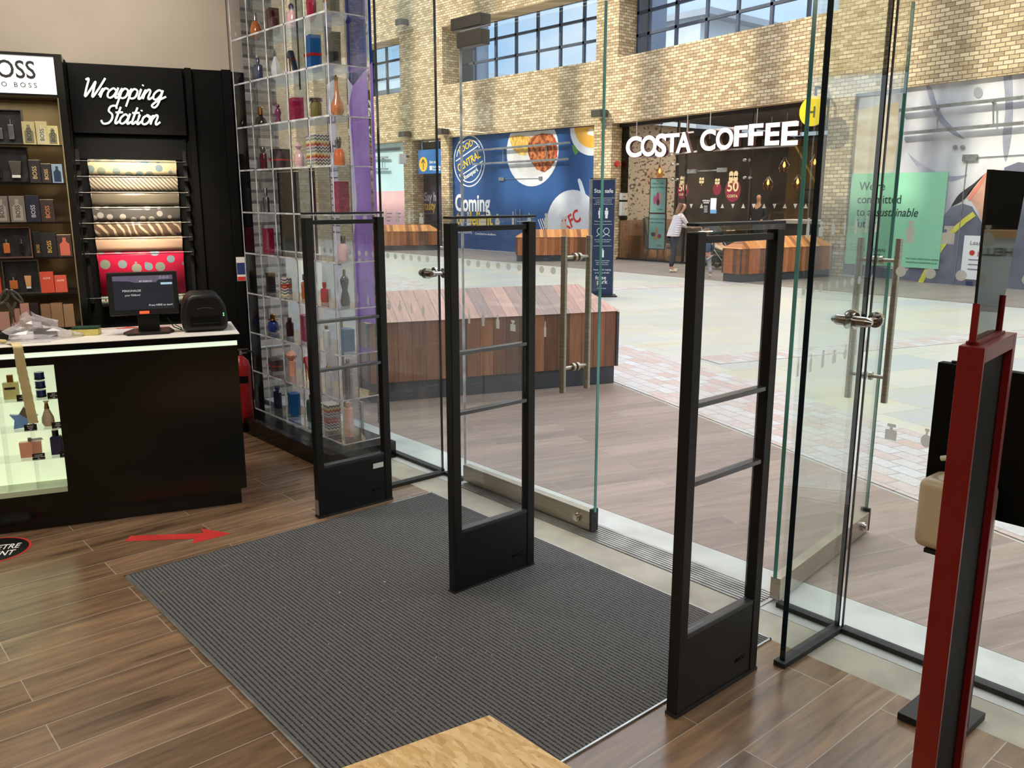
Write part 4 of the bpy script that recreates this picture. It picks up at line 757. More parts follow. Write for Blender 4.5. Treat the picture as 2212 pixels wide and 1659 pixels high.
# ================================================================== people and pushchair on the plaza
M_skin = vary(mat('skin', S(206, 160, 136), .5), S(196, 148, 124), 6)
M_hair = vary(mat('brown_hair', S(92, 62, 44), .6), S(140, 100, 70), 20, (1, 1, .2)); M_vest = vary(mat('cream_quilted_vest', S(214, 206, 206), .7), S(200, 190, 194), 5)
M_sleeve = vary(mat('pale_pink_sleeve', S(222, 208, 206), .8), S(210, 196, 196), 8); M_jean = vary(mat('charcoal_jeans', S(66, 66, 72), .85), S(52, 52, 58), 8); M_shoe = mat('cream_shoes', S(214, 204, 178), .6)
def person_woman():
    g = gnd(1452, 588); g.z = .004; t = thing('person', 'person with long brown hair in a cream quilted vest and charcoal jeans', 'person', g, math.radians(-25)); M = WM(t)
    # local frame: +x is the way she faces, +y her left; seen from behind
    def L(p): q = M @ Vector(p[:3]); return (q.x, q.y, q.z)+tuple(p[3:])
    # body: pelvis 0, spine, neck, head, arms, legs
    bp = [(0, 0, .82, .12, .10), (.03, 0, 1.0, .10, .09), (.08, 0, 1.18, .12, .10), (.13, 0, 1.29, .06, .06), (.17, 0, 1.36, .045), (.21, 0, 1.43, .075, .07), (.235, 0, 1.52, .07, .06),
          (.11, .15, 1.26, .045), (.22, .19, 1.06, .036), (.44, .15, .99, .028), (.52, .14, .99, .02), (.11, -.15, 1.26, .045), (.24, -.19, 1.06, .036), (.46, -.14, 1.0, .028), (.54, -.13, 1.0, .02),
          (.03, .09, .72, .07), (.09, .14, .42, .048), (.06, .16, .10, .034), (.14, .16, .035, .03), (-.02, -.09, .72, .07), (-.06, -.14, .42, .048), (-.12, -.16, .10, .034), (-.04, -.17, .035, .03)]
    ed = [(0, 1), (1, 2), (2, 3), (3, 4), (4, 5), (5, 6), (2, 7), (7, 8), (8, 9), (9, 10), (2, 11), (11, 12), (12, 13), (13, 14), (0, 15), (15, 16), (16, 17), (17, 18), (0, 19), (19, 20), (20, 21), (21, 22)]
    for side, w_ in ((1, 10), (-1, 14)):
        bx, by, bz = bp[w_][:3]
        for k, (dy, ln) in enumerate(((-.025, .06), (-.009, .07), (.009, .068), (.025, .055))):
            i = len(bp); bp += [(bx+.03, by+dy*.9, bz, .0085), (bx+.03+ln*.6, by+dy, bz-.01, .0078), (bx+.03+ln, by+dy, bz-.03, .0065)]; ed += [(w_, i), (i, i+1), (i+1, i+2)]
        i = len(bp); bp += [(bx+.01, by-side*.03, bz-.005, .009), (bx+.05, by-side*.045, bz-.02, .008)]; ed += [(w_, i), (i, i+1)]
    skin('body', [L(p) for p in bp], ed, M_skin, t)
    hp = [(.17, 0, 1.53, .075, .075), (.14, 0, 1.45, .085, .07), (.07, 0, 1.34, .085, .045), (.03, .0, 1.22, .065, .03), (.02, .01, 1.14, .03, .018)]
    skin('hair', [L(p) for p in hp], [(0, 1), (1, 2), (2, 3), (3, 4)], M_hair, t)
    # quilted vest as stacked puffs
    mb = MB(); prof = []; zs = [.80, .815, .835, .86, .88, .905, .93, .955, .98, 1.005, 1.03, 1.055, 1.08, 1.105, 1.13, 1.155, 1.18, 1.205, 1.23, 1.255, 1.28, 1.30]
    n = 20; vs = []
    for i, z in enumerate(zs):
        r = (.155+.012*math.sin(z*9)) if z < 1.24 else .155-(z-1.24)*1.2; r += .010*(i % 2); lean = (z-.86)*.28
        for k in range(n): a = 2*math.pi*k/n; vs.append(M @ Vector((lean+.74*r*math.cos(a), 1.12*r*math.sin(a), z)))
    fs = [(i*n+k, i*n+(k+1) % n, (i+1)*n+(k+1) % n, (i+1)*n+k) for i in range(len(zs)-1) for k in range(n)]+[tuple(range(n-1, -1, -1)), tuple(range((len(zs)-1)*n, len(zs)*n))]
    mb.add(vs, fs); mb.build('vest', M_vest, t, smooth=True)
    for s_ in (1, -1):
        skin('sleeve', [L(p) for p in ((.10, s_*.13, 1.25, .058), (.13, s_*.18, 1.20, .055), (.22, s_*.19, 1.06, .048), (.42, s_*.15, .99, .036))], [(0, 1), (1, 2), (2, 3)], M_sleeve, t)
    lp = [(0, 0, .87, .13, .12), (.04, .10, .70, .088, .08), (.09, .14, .42, .062), (.06, .16, .12, .052), (-.02, -.10, .70, .088, .08), (-.06, -.14, .42, .062), (-.12, -.16, .12, .052)]
    skin('jeans', [L(p) for p in lp], [(0, 1), (1, 2), (2, 3), (0, 4), (4, 5), (5, 6)], M_jean, t)
    for x, y in ((.06, .16), (-.12, -.16)):
        o = skin('shoe', [L(p) for p in ((x-.03, y, .05, .045, .04), (x+.07, y, .04, .042, .034), (x+.16, y*1.05, .034, .036, .028))], [(0, 1), (1, 2)], M_shoe, t)
    return t
person_woman()
M_denim = vary(mat('denim_jacket', S(70, 96, 124), .85), S(56, 80, 108), 8); M_track = vary(mat('pale_grey_trousers', S(178, 180, 186), .85), S(164, 166, 172), 8); M_trainer = mat('pink_white_trainer', S(220, 206, 200), .6)
def person_child():
    g = gnd(1524, 600); g.z = .004; t = thing('person', 'small child in a denim jacket and pale grey trousers by the pushchair', 'person', g, math.radians(60)); M = WM(t)
    def L(p): q = M @ Vector(p[:3]); return (q.x, q.y, q.z)+tuple(p[3:])
    bp = [(0, 0, .50, .085, .075), (.01, 0, .62, .08, .07), (.03, 0, .76, .085, .07), (.05, 0, .84, .04), (.07, 0, .88, .034), (.09, 0, .95, .07, .065), (.10, 0, 1.02, .06, .055),
          (.04, .11, .76, .03), (.02, .14, .62, .026), (.08, .14, .50, .02), (.11, .14, .46, .015), (.04, -.11, .76, .03), (.02, -.14, .62, .026), (.10, -.13, .52, .02), (.13, -.13, .48, .015),
          (0, .05, .44, .05), (.05, .06, .27, .036), (.02, .06, .06, .026), (0, -.05, .44, .05), (-.02, -.06, .27, .036), (-.12, -.06, .08, .026)]
    ed = [(0, 1), (1, 2), (2, 3), (3, 4), (4, 5), (5, 6), (2, 7), (7, 8), (8, 9), (9, 10), (2, 11), (11, 12), (12, 13), (13, 14), (0, 15), (15, 16), (16, 17), (0, 18), (18, 19), (19, 20)]
    for w_ in (10, 14):
        bx, by, bz = bp[w_][:3]
        for dy in (-.015, -.005, .005, .015): i = len(bp); bp += [(bx+.015, by+dy, bz-.03, .006), (bx+.02, by+dy, bz-.055, .005)]; ed += [(w_, i), (i, i+1)]
    skin('body', [L(p) for p in bp], ed, M_skin, t)
    skin('hair', [L(p) for p in ((.06, 0, 1.03, .07, .07), (.04, 0, .96, .07, .06), (.01, 0, .88, .045, .03))], [(0, 1), (1, 2)], M_hair, t)
    skin('jacket', [L(p) for p in ((0, 0, .50, .105, .095), (.01, 0, .62, .10, .09), (.03, 0, .76, .10, .085), (.04, .12, .75, .045), (.02, .15, .62, .04), (.07, .14, .51, .032), (.04, -.12, .75, .045), (.02, -.15, .62, .04), (.09, -.13, .53, .032), (.045, 0, .83, .055, .05))],
         [(0, 1), (1, 2), (2, 3), (3, 4), (4, 5), (2, 6), (6, 7), (7, 8), (2, 9)], M_denim, t)
    skin('trousers', [L(p) for p in ((0, 0, .50, .095, .085), (0, .05, .42, .062), (.05, .06, .27, .048), (.02, .06, .08, .036), (0, -.05, .42, .062), (-.02, -.06, .27, .048), (-.12, -.06, .10, .036))], [(0, 1), (1, 2), (2, 3), (0, 4), (4, 5), (5, 6)], M_track, t)
    for x, y, z in ((.02, .06, .035), (-.12, -.06, .055)): skin('trainer', [L(p) for p in ((x-.02, y, z, .032, .03), (x+.05, y, z-.006, .032, .026), (x+.10, y, z-.01, .026, .02))], [(0, 1), (1, 2)], M_trainer, t)
person_child()
M_dark = vary(mat('dark_clothes', S(24, 26, 34), .85), S(34, 36, 46), 8)
def person_barista():
    g = Vector((21.6, 13.05, .004)); p = pl(1640, 420, (21.6, 0, 0), X); g.y = p.y; t = thing('person', 'person in dark clothes standing inside the coffee shop behind the glass', 'person', g, math.radians(200)); M = WM(t)
    def L(p): q = M @ Vector(p[:3]); return (q.x, q.y, q.z)+tuple(p[3:])
    bp = [(0, 0, .92, .12, .11), (0, 0, 1.1, .12, .11), (0, 0, 1.36, .12, .11), (0, 0, 1.48, .06), (.01, 0, 1.54, .05), (.03, 0, 1.63, .08, .075), (.03, 0, 1.73, .07, .06), (0, .18, 1.38, .05), (.02, .22, 1.12, .04), (.20, .16, 1.02, .03), (.27, .14, 1.02, .022), (0, -.18, 1.38, .05), (.02, -.22, 1.12, .04), (.20, -.16, 1.04, .03), (.27, -.14, 1.04, .022), (0, .09, .8, .085), (0, .1, .45, .06), (0, .1, .08, .04), (.1, .1, .04, .035), (0, -.09, .8, .085), (0, -.1, .45, .06), (0, -.1, .08, .04), (.1, -.1, .04, .035)]
    ed = [(0, 1), (1, 2), (2, 3), (3, 4), (4, 5), (5, 6), (2, 7), (7, 8), (8, 9), (9, 10), (2, 11), (11, 12), (12, 13), (13, 14), (0, 15), (15, 16), (16, 17), (17, 18), (0, 19), (19, 20), (20, 21), (21, 22)]
    skin('body', [L(p) for p in bp], ed, M_skin, t)
    skin('hair', [L(p) for p in ((0, 0, 1.75, .075, .07), (-.03, 0, 1.68, .07, .05))], [(0, 1)], M_dark, t)
    skin('uniform', [L((p[0], p[1], p[2], p[3]*1.45, (p[4] if len(p) > 4 else p[3])*1.45)) for p in bp[:4]+[bp[7], bp[8], bp[9], bp[11], bp[12], bp[13], bp[15], bp[16], bp[17], bp[19], bp[20], bp[21]]], [(0, 1), (1, 2), (2, 3), (2, 4), (4, 5), (5, 6), (2, 7), (7, 8), (8, 9), (0, 10), (10, 11), (11, 12), (0, 13), (13, 14), (14, 15)], M_dark, t)
person_barista()
def pushchair():
    g = gnd(1553, 582); g.z = 0.004; t = thing('pushchair', 'dark pushchair with an orange patterned seat liner', 'pushchair', g, math.radians(-100)); M = WM(t)
    def L(p): return M @ Vector(p)
    M_pf = vary(mat('dark_green_hood', S(30, 42, 38), .7), S(44, 58, 52), 6); M_or = vary(mat('orange_liner', S(206, 140, 70), .8), S(230, 210, 190), 14); M_tyre = vary(mat('grey_tyre', S(40, 42, 44), .7), S(52, 54, 56), 9)
    for nm, x, y, r in (('wheel', -.32, .24, .14), ('wheel', -.32, -.24, .14), ('wheel', .34, .14, .09), ('wheel', .34, -.14, .09)):
        c = Vector((x, y, r)); mb = MB(); ring = [L(c+Vector((math.cos(a)*(r-.022), 0, math.sin(a)*(r-.022)))) for a in [2*math.pi*k/18 for k in range(19)]]; mb.tube(ring, .021, 8); wl_ = mb.build(nm, M_tyre, t, smooth=True)
        mb = MB(); mb.cyl(L(c-Vector((0, .02, 0))), L(c+Vector((0, .02, 0))), .03, n=12)
        for k in range(5): a = 2*math.pi*k/5; mb.cyl(L(c), L(c+Vector((math.cos(a)*(r-.03), 0, math.sin(a)*(r-.03)))), .008, n=6)
        mb.build('hub', ALU, wl_)
    mb = MB()
    for s_ in (-1, 1):
        mb.tube([L(p) for p in smoothpts([(.34, s_*.16, .14), (.05, s_*.22, .45), (-.25, s_*.23, .75), (-.46, s_*.23, 1.0)])], .012); mb.tube([L((-.32, s_*.24, .16)), L((.02, s_*.22, .45))], .012)
    mb.tube([L((-.46, -.23, 1.0)), L((-.46, .23, 1.0))], .015); mb.tube([L((-.32, -.24, .14)), L((-.32, .24, .14))], .01); mb.build('chassis', ALU, t, smooth=True)
    mb = MB(); mb.prism([L(p) for p in ((-.2, -.2, .40), (.28, -.2, .34), (.30, -.2, .42), (-.12, -.2, .5), (-.34, -.2, .9), (-.42, -.2, .88))], M.to_3x3() @ Vector((0, .4, 0))); mb.build('seat', M_pf, t, bevel=.02, smooth=True)
    mb = MB(); mb.prism([L(p) for p in ((-.1, -.16, .505), (.26, -.16, .43), (.28, -.16, .47), (-.06, -.16, .56), (-.30, -.16, .93), (-.34, -.16, .91))], M.to_3x3() @ Vector((0, .32, 0))); mb.build('seat_liner', M_or, t, bevel=.02, smooth=True)
    mb = MB(); vs = []; n = 9; m = 8
    for i in range(m):
        a = math.radians(15+i*16)
        for k in range(n): b = math.pi*k/(n-1); vs.append(L((-.28+.34*math.cos(a)*math.sin(b)*1.0-.02, -.23*math.cos(b), .72+.30*math.sin(a)*math.sin(b)+.02)))
    fs = [(i*n+k, i*n+k+1, (i+1)*n+k+1, (i+1)*n+k) for i in range(m-1) for k in range(n-1)]; mb.add(vs, fs); o = mb.build('hood', M_pf, t, smooth=True); sm = o.modifiers.new('solid', 'SOLIDIFY'); sm.thickness = .012
    MB().hexa(L((-.26, -.18, .17)), M.to_3x3() @ Vector((.42, 0, 0)), M.to_3x3() @ Vector((0, .36, 0)), Z*.14).build('basket', M_pf, t, bevel=.02)
pushchair()
# ================================================================== SHOPFRONT GLASS
GX = 2.98; TOP = 3.42
def pane(n, p0, p1, z0, z1, th=.012, e0m=None, e1m=None, name=None, extra=None):
    """one glass sheet with its visible edges"""
    p0 = Vector((*p0, 0)); p1 = Vector((*p1, 0)); d = (p1-p0).normalized(); nrm = Vector((-d.y, d.x, 0)); nm = name or 'window_%d' % n
    mb = MB(); mb.hexa(p0+d*.003-nrm*th/2+Z*z0, p1-p0-d*.006, nrm*th, Z*(z1-z0)); o = mb.build(nm, GLASS, **ST)
    for p, s_, mm in ((p0, 0, e0m), (p1, -1, e1m)):
        if mm: MB().hexa(p+d*(.003*s_)-nrm*th*.52+Z*z0, d*.003, nrm*th*1.04, Z*(z1-z0)).build('edge', mm, o)
    return o
BZ = .012
# left bay behind the display, fin, slivers, right bay
pane(5, (GX, 6.62), (GX, 5.045), BZ, TOP, e1m=DEDGE); pane(6, (GX, 5.03), (GX, 4.06), BZ, TOP, e1m=DEDGE, e0m=DEDGE)
pane(7, (2.58, 4.045), (GX-.012, 4.045), BZ, TOP, .019, e0m=DEDGE, e1m=DEDGE)
pane(8, (GX, 4.03), (GX, 3.85), BZ, TOP); pane(9, (GX, 1.735), (GX, 1.49), BZ, TOP)
pane(10, (2.58, 1.475), (GX-.012, 1.475), BZ, TOP, .019, e0m=DEDGE, e1m=DEDGE)
pane(11, (GX, 1.46), (GX, -2.9), BZ, TOP, e0m=DEDGE); pane(12, (GX, 3.84), (GX, 1.75), 2.515, TOP)
pane(13, (2.66, 5.038), (GX-.012, 5.038), 2.3, TOP, .015, e0m=DEDGE)
# black base channels
mb = MB(); mb.bb(GX-.022, 4.07, 0, GX+.022, 6.6, .02).bb(GX-.022, -2.9, 0, GX+.022, 1.46, .02).bb(2.56, 4.022, 0, GX, 4.068, .02).bb(2.56, 1.452, 0, GX, 1.498, .02)
mb.bb(GX-.02, 3.86, .0, GX+.02, 4.03, .02).bb(GX-.02, 1.50, .0, GX+.02, 1.74, .02); mb.build('trim_9', RUB, bevel=.002, **ST)
# frosted silhouettes on the glass
def silhouette(k):
    return [[(-.014, 0), (.014, 0), (.014, .05), (.006, .056), (.006, .064), (.010, .064), (.010, .078), (-.010, .078), (-.010, .064), (-.006, .064), (-.006, .056), (-.014, .05)],
            ell(0, .024, .020, .024, 16)[:5]+[(.004, .05), (.004, .06), (.008, .06), (.008, .07), (-.008, .07), (-.008, .06), (-.004, .06), (-.004, .05)]+ell(0, .024, .020, .024, 16)[5:16],
            [(-.012, 0), (.012, 0), (.010, .02), (.014, .04), (.012, .055), (.004, .062), (.003, .078), (-.003, .078), (-.004, .062), (-.012, .055), (-.014, .04), (-.010, .02)],
            [(-.022, 0), (.022, 0), (.022, .038), (.006, .04), (.006, .05), (.016, .05), (.016, .062), (-.016, .062), (-.016, .05), (-.006, .05), (-.006, .04), (-.022, .038)],
            [(-.008, 0), (.008, 0), (.009, .05), (.004, .056), (.003, .085), (-.003, .085), (-.004, .056), (-.009, .05)]][k % 5]
def decals(fr, par, rows, L, off=.004, step=.125, start=.06):
    mb = MB()
    for z in rows:
        a = start; k = 0
        while a < L-.03:
            if z == 'd' : pass
            pts = silhouette(k*3+int(z*10)); s_ = .95
            # drop concave outlines as quads strips by triangulating via ngon
            mb.prism([fr.P(a+x*s_, z+y*s_, off) for x, y in pts], fr.n*.0006); a += step; k += 1
    mb.build('frosted_bottle_shapes', FROST, par)
def dots(fr, par, z, a0, a1, step=.085, r=.018, off=.004):
    mb = MB(); a = a0
    while a <= a1: fpoly(mb, fr, ell(a, z, r, r, 18), off, off+.0006); a += step
    mb.build('frosted_dots', FROST, par)
# door leaves
def leaf(n, hinge, ang, label_h):
    W = 1.05; d = Vector((math.cos(ang), math.sin(ang), 0)); nrm = Vector((-d.y, d.x, 0)); h = Vector((*hinge, 0))
    mb = MB(); mb.hexa(h-nrm*.006+Z*.11, d*W, nrm*.012, Z*2.39); o = mb.build('door_%d' % n, GLASS, **ST)
    for p, q, m_ in ((h+d*W, d*.004, GEDGE), (h-d*.003, d*.003, ACEDGE if n == 1 else GEDGE)): MB().hexa(p-nrm*.008+Z*.11, q, nrm*.016, Z*2.39).build('edge', m_, o)
    mb = MB(); mb.hexa(h+d*.005-nrm*.022+Z*.014, d*(W-.02), nrm*.044, Z*.098); mb.build('bottom_rail', STEEL, o, bevel=.003)
    MB().hexa(h+d*(W-.014)-nrm*.023+Z*.012, d*.016, nrm*.046, Z*.115).build('rail_end_cap', RUB, o)
    for s_ in (-1, 1):
        c = h+d*(W-.10)+Z*.062; MB().cyl(c+nrm*.0222*s_, c+nrm*.034*s_, .024, .022, 22).cyl(c+nrm*.034*s_, c+nrm*.042*s_, .015, n=20).build('lock', CHROME, o, smooth=True)
        c = h+d*(W-.155)
        mb = MB(); mb.cyl(c+nrm*.085*s_+Z*.71, c+nrm*.085*s_+Z*1.47, .0155, n=20)
        for z in (.83, 1.37): mb.cyl(c+nrm*.007*s_+Z*z, c+nrm*.085*s_+Z*z, .009, n=12).cyl(c+nrm*.007*s_+Z*z, c+nrm*.022*s_+Z*z, .02, n=16)
        mb.build('pull_handle', STEEL, o, smooth=True)
    mb = MB(); mb.hexa(h+d*.005-nrm*.03+Z*2.425, d*.205, nrm*.06, Z*.074); mb.build('top_patch', GREYM, o, bevel=.002)
    fr_ = Fr(h, d) if d.cross(Z).dot(cO-h) > 0 else Fr(h+d*W, -d)
    decals(fr_, o, (.955, 1.50), W-.16, .0072); dots(fr_, o, 1.295, .06, W-.22, off=.0072)
    return o
leaf(1, (GX, 3.835), -math.pi/2, ''); leaf(2, (2.985, 1.765), math.radians(7.5), '')
for z0, z1, yy0, yy1 in ((2.516, 2.575, 3.62, 3.875),): MB().bb(GX-.034, yy0, z0, GX+.034, yy1, z1).build('trim_10', GREYM, bevel=.003, **ST)
ob = [o for o in C.objects if o.name == 'window_11'][0]; fo = Fr((GX, 1.46, 0), -Y); decals(fo, ob, (.80, 1.50), 4.2, .0075, start=.12); dots(fo, ob, 1.40, .1, 4.0, .1, off=.0075)
ob = [o for o in C.objects if o.name == 'window_6'][0]; fo = Fr((GX, 5.03, 0), -Y); decals(fo, ob, (.955, 1.50), .95, .0075); dots(fo, ob, 1.295, .1, .9, .085, off=.0075)
# glass fixings
def clamp(x, y, z, lab, d=1):
    t = thing('glass_clamp', lab, 'fixing', (x, y, z), 0, 'steel clamps holding the glass fins')
    for s_ in (-1, 1):
        mb = MB(); mb.cyl((x, y+s_*.012, z), (x, y+s_*.055, z), .019, n=22).cyl((x, y+s_*.055, z), (x, y+s_*.075, z), .019, .008, n=22).cyl((x, y+s_*.011, z), (x, y+s_*.016, z), .03, n=24); mb.build('pod', CHROME, t, smooth=True)
    mb = MB(); mb.cyl((x, y+.03, z), (GX-.008, y+.045, z), .011, n=14).cyl((x, y-.03, z), (GX-.008, y-.045, z), .011, n=14); mb.cyl((GX-.02, y+.045, z), (GX-.0065, y+.045, z), .028, n=22).cyl((GX-.02, y-.045, z), (GX-.0065, y-.045, z), .028, n=22); mb.build('arm', CHROME, t, smooth=True)
clamp(2.88, 4.045, 1.225, 'chrome clamp gripping the glass fin left of the doors')
clamp(2.88, 1.475, 1.225, 'chrome clamp gripping the glass fin right of the doors')
clamp(2.88, 4.045, 2.735, 'chrome clamp high on the glass fin above the closed door')
t = thing('glass_clamp', 'chrome clamp behind the perfume display at knob height', 'fixing', (2.9, 5.04, 1.23), 0, 'steel clamps holding the glass fins')
for z, par in ((1.235, t), (2.75, None)):
    if par is None: par = thing('glass_clamp', 'chrome clamp behind the topmost perfume shelves', 'fixing', (2.9, 5.04, z), 0, 'steel clamps holding the glass fins')
    mb = MB(); mb.cyl((2.88, 4.98, z), (2.88, 5.09, z), .021, n=20); mb.build('pod', CHROME, par, smooth=True); mb = MB(); mb.cyl((2.88, 5.0, z), (GX-.008, 5.0, z), .012, n=14).cyl((2.88, 5.075, z), (GX-.008, 5.075, z), .012, n=14); mb.build('arm', CHROME, par, smooth=True)
# ================================================================== entrance mat, OSB board, floor stickers
M_mat = bpy.data.materials.new('ribbed_charcoal_carpet'); M_mat.use_nodes = True; n_ = M_mat.node_tree; b_ = n_.nodes['Principled BSDF']
tc = nd(n_, 'NewGeometry'); sp = nd(n_, 'SeparateXYZ'); n_.links.new(tc.outputs['Position'], sp.inputs[0])
mm_ = nd(n_, 'Math', operation='MULTIPLY'); mm_.inputs[1].default_value = 2*math.pi/.0165; n_.links.new(sp.outputs[0], mm_.inputs[0]); sn = nd(n_, 'Math', operation='SINE'); n_.links.new(mm_.outputs[0], sn.inputs[0])
mr = nd(n_, 'MapRange'); mr.inputs[1].default_value = -1; mr.inputs[2].default_value = 1; n_.links.new(sn.outputs[0], mr.inputs[0])
nz = nd(n_, 'TexNoise'); nz.inputs['Scale'].default_value = 260; nz.inputs['Detail'].default_value = 2; n_.links.new(tc.outputs['Position'], nz.inputs['Vector'])
nz2 = nd(n_, 'TexNoise'); nz2.inputs['Scale'].default_value = 1.5; n_.links.new(tc.outputs['Position'], nz2.inputs['Vector'])
ad = nd(n_, 'Math', operation='MULTIPLY_ADD'); ad.inputs[1].default_value = 1.25; n_.links.new(nz.outputs[0], ad.inputs[0]); n_.links.new(mr.outputs[0], ad.inputs[2])
cr = ramp(n_, ad.outputs[0], [(.35, S(22, 22, 24)), (.75, S(58, 58, 60)), (1.05, S(104, 102, 100))]); n_.links.new(cr, b_.inputs['Base Color']); b_.inputs['Roughness'].default_value = .95; b_.inputs['Specular IOR Level'].default_value = .1
bp = nd(n_, 'Bump'); bp.inputs['Strength'].default_value = .7; bp.inputs['Distance'].default_value = .003; n_.links.new(ad.outputs[0], bp.inputs['Height']); n_.links.new(bp.outputs[0], b_.inputs['Normal'])
t = thing('entrance_mat', 'large ribbed charcoal entrance mat between the security gates', 'mat', (1.03, 1.6, 0))
MB().bb(1.038, 1.608, .0005, 2.702, 3.797, .006).build('carpet', M_mat, t)
MB().bb(1.03, 1.6, .0005, 1.037, 3.805, .0075).bb(2.703, 1.6, .0005, 2.71, 3.805, .0075).bb(1.03, 1.6, .0005, 2.71, 1.607, .0075).bb(1.03, 3.798, .0005, 2.71, 3.805, .0075).build('edging', ALU, t)
mb = MB()
for k in range(150):
    x = random.uniform(1.06, 1.9)+random.random()*.2; y = random.uniform(1.65, 3.7); a = random.random()*6.28
    if x > 1.0 and y < 2.08 and x < 1.66: continue
    l = random.uniform(.002, .007); w2 = random.uniform(.0008, .0022)
    mb.hexa((x, y, .0065), (l*math.cos(a), l*math.sin(a), 0), (-w2*math.sin(a), w2*math.cos(a), 0), (0, 0, .0008))
for x, y, s_ in ((1.86, 2.98, .012), (1.66, 3.02, .009), (1.58, 2.96, .006), (1.8, 2.8, .006)): mb.prism([(x, y, .0065), (x+s_, y+.3*s_, .0065), (x+.4*s_, y+s_, .0065)], (0, 0, .003))
tag(mb.build('litter', mat('pale_crumb', S(196, 184, 150), .8), None), 'scattered pale wood crumbs and lint lying on the charcoal mat', 'litter', kind='stuff')
M_osb = bpy.data.materials.new('strand_board'); M_osb.use_nodes = True; n_ = M_osb.node_tree; b_ = n_.nodes['Principled BSDF']; tc = nd(n_, 'TexCoord'); cols = None
for k, (rz, sc, st) in enumerate(((.5, 66, (1, .3, 1)), (1.9, 76, (1, .34, 1)), (2.8, 58, (1, .26, 1)))):
    mp = nd(n_, 'Mapping'); mp.inputs['Rotation'].default_value = (0, 0, rz); mp.inputs['Scale'].default_value = st; n_.links.new(tc.outputs['Object'], mp.inputs[0])
    ns = nd(n_, 'TexNoise'); ns.inputs['Scale'].default_value = 12; n_.links.new(mp.outputs[0], ns.inputs['Vector']); av = nd(n_, 'VectorMath', operation='MULTIPLY_ADD'); av.inputs[1].default_value = (.05, .05, .05); n_.links.new(ns.outputs[1], av.inputs[0]); n_.links.new(mp.outputs[0], av.inputs[2])
    vo = nd(n_, 'TexVoronoi'); vo.inputs['Scale'].default_value = sc; n_.links.new(av.outputs[0], vo.inputs['Vector']); sx_ = nd(n_, 'SeparateColor'); n_.links.new(vo.outputs['Color'], sx_.inputs[0])
    c = ramp(n_, sx_.outputs[0], [(0, S(202, 158, 96)), (.35, S(222, 182, 120)), (.7, S(236, 204, 148)), (.95, S(180, 130, 70))])
    if cols is None: cols = c
    else:
        x_ = nd(n_, 'Mix', data_type='RGBA'); n_.links.new(sx_.outputs[1], x_.inputs[0]); n_.links.new(cols, x_.inputs[6]); n_.links.new(c, x_.inputs[7]); cols = x_.outputs[2]
n_.links.new(cols, b_.inputs['Base Color']); b_.inputs['Roughness'].default_value = .6
oc = Vector((1.565, 1.905, 0)); oa = Vector((-math.cos(math.radians(9.5)), math.sin(math.radians(9.5)), 0)); obv = Vector((.04, -1, 0)).normalized()
tag(MB().hexa(oc+Z*.0068, oa*1.1, obv*1.4, Z*.018).build('strand_board', M_osb, bevel=.001), 'pale yellow oriented strand board lying on the mat corner', 'board')
M_rst = mat('red_floor_vinyl', S(206, 62, 56), .35); vary(M_rst, S(190, 52, 48), 12)
ap = [gnd(*p) for p in ((500, 1153), (434, 1142), (440, 1152), (283, 1158), (268, 1170), (420, 1164), (414, 1175))]
tag(MB().prism([(p.x, p.y, .0006) for p in ap], (0, 0, .0008)).build('floor_arrow', M_rst), 'red arrow sticker on the plank floor pointing towards the doors', 'sticker')
cc = gnd(-18, 1190); t = thing('distance_sticker', 'round black floor sticker with white lettering and a red rim', 'sticker', (cc.x, cc.y, 0)); fl = Fr((cc.x, cc.y, .0006), u, -v)
e1 = gnd(68, 1172); R_ = (Vector((e1.x, e1.y, 0))-Vector((cc.x, cc.y, 0))).length
mb = MB(); fpoly(mb, fl, ell(0, 0, R_, R_, 48), 0, .0008); mb.build('rim', M_rst, t); mb = MB(); fpoly(mb, fl, ell(0, 0, R_*.93, R_*.93, 48), .0009, .0013); mb.build('disc', mat('black_vinyl', S(24, 24, 26), .35), t)
gp = gnd(42, 1184); ge = gp-gnd(0, 1189); ge.z = 0; ge.normalize(); ft2 = Fr((gp.x, gp.y, .0021), ge, Z.cross(ge)); mb = MB(); text(mb, ft2, 0, .005, '2 METRE', .088, 0, .0004, 'RIGHT', .012, .15, sx=.52); text(mb, ft2, -.01, -.078, 'POINT', .088, 0, .0004, 'RIGHT', .012, .15, sx=.52); mb.build('lettering', M_wht2, t)
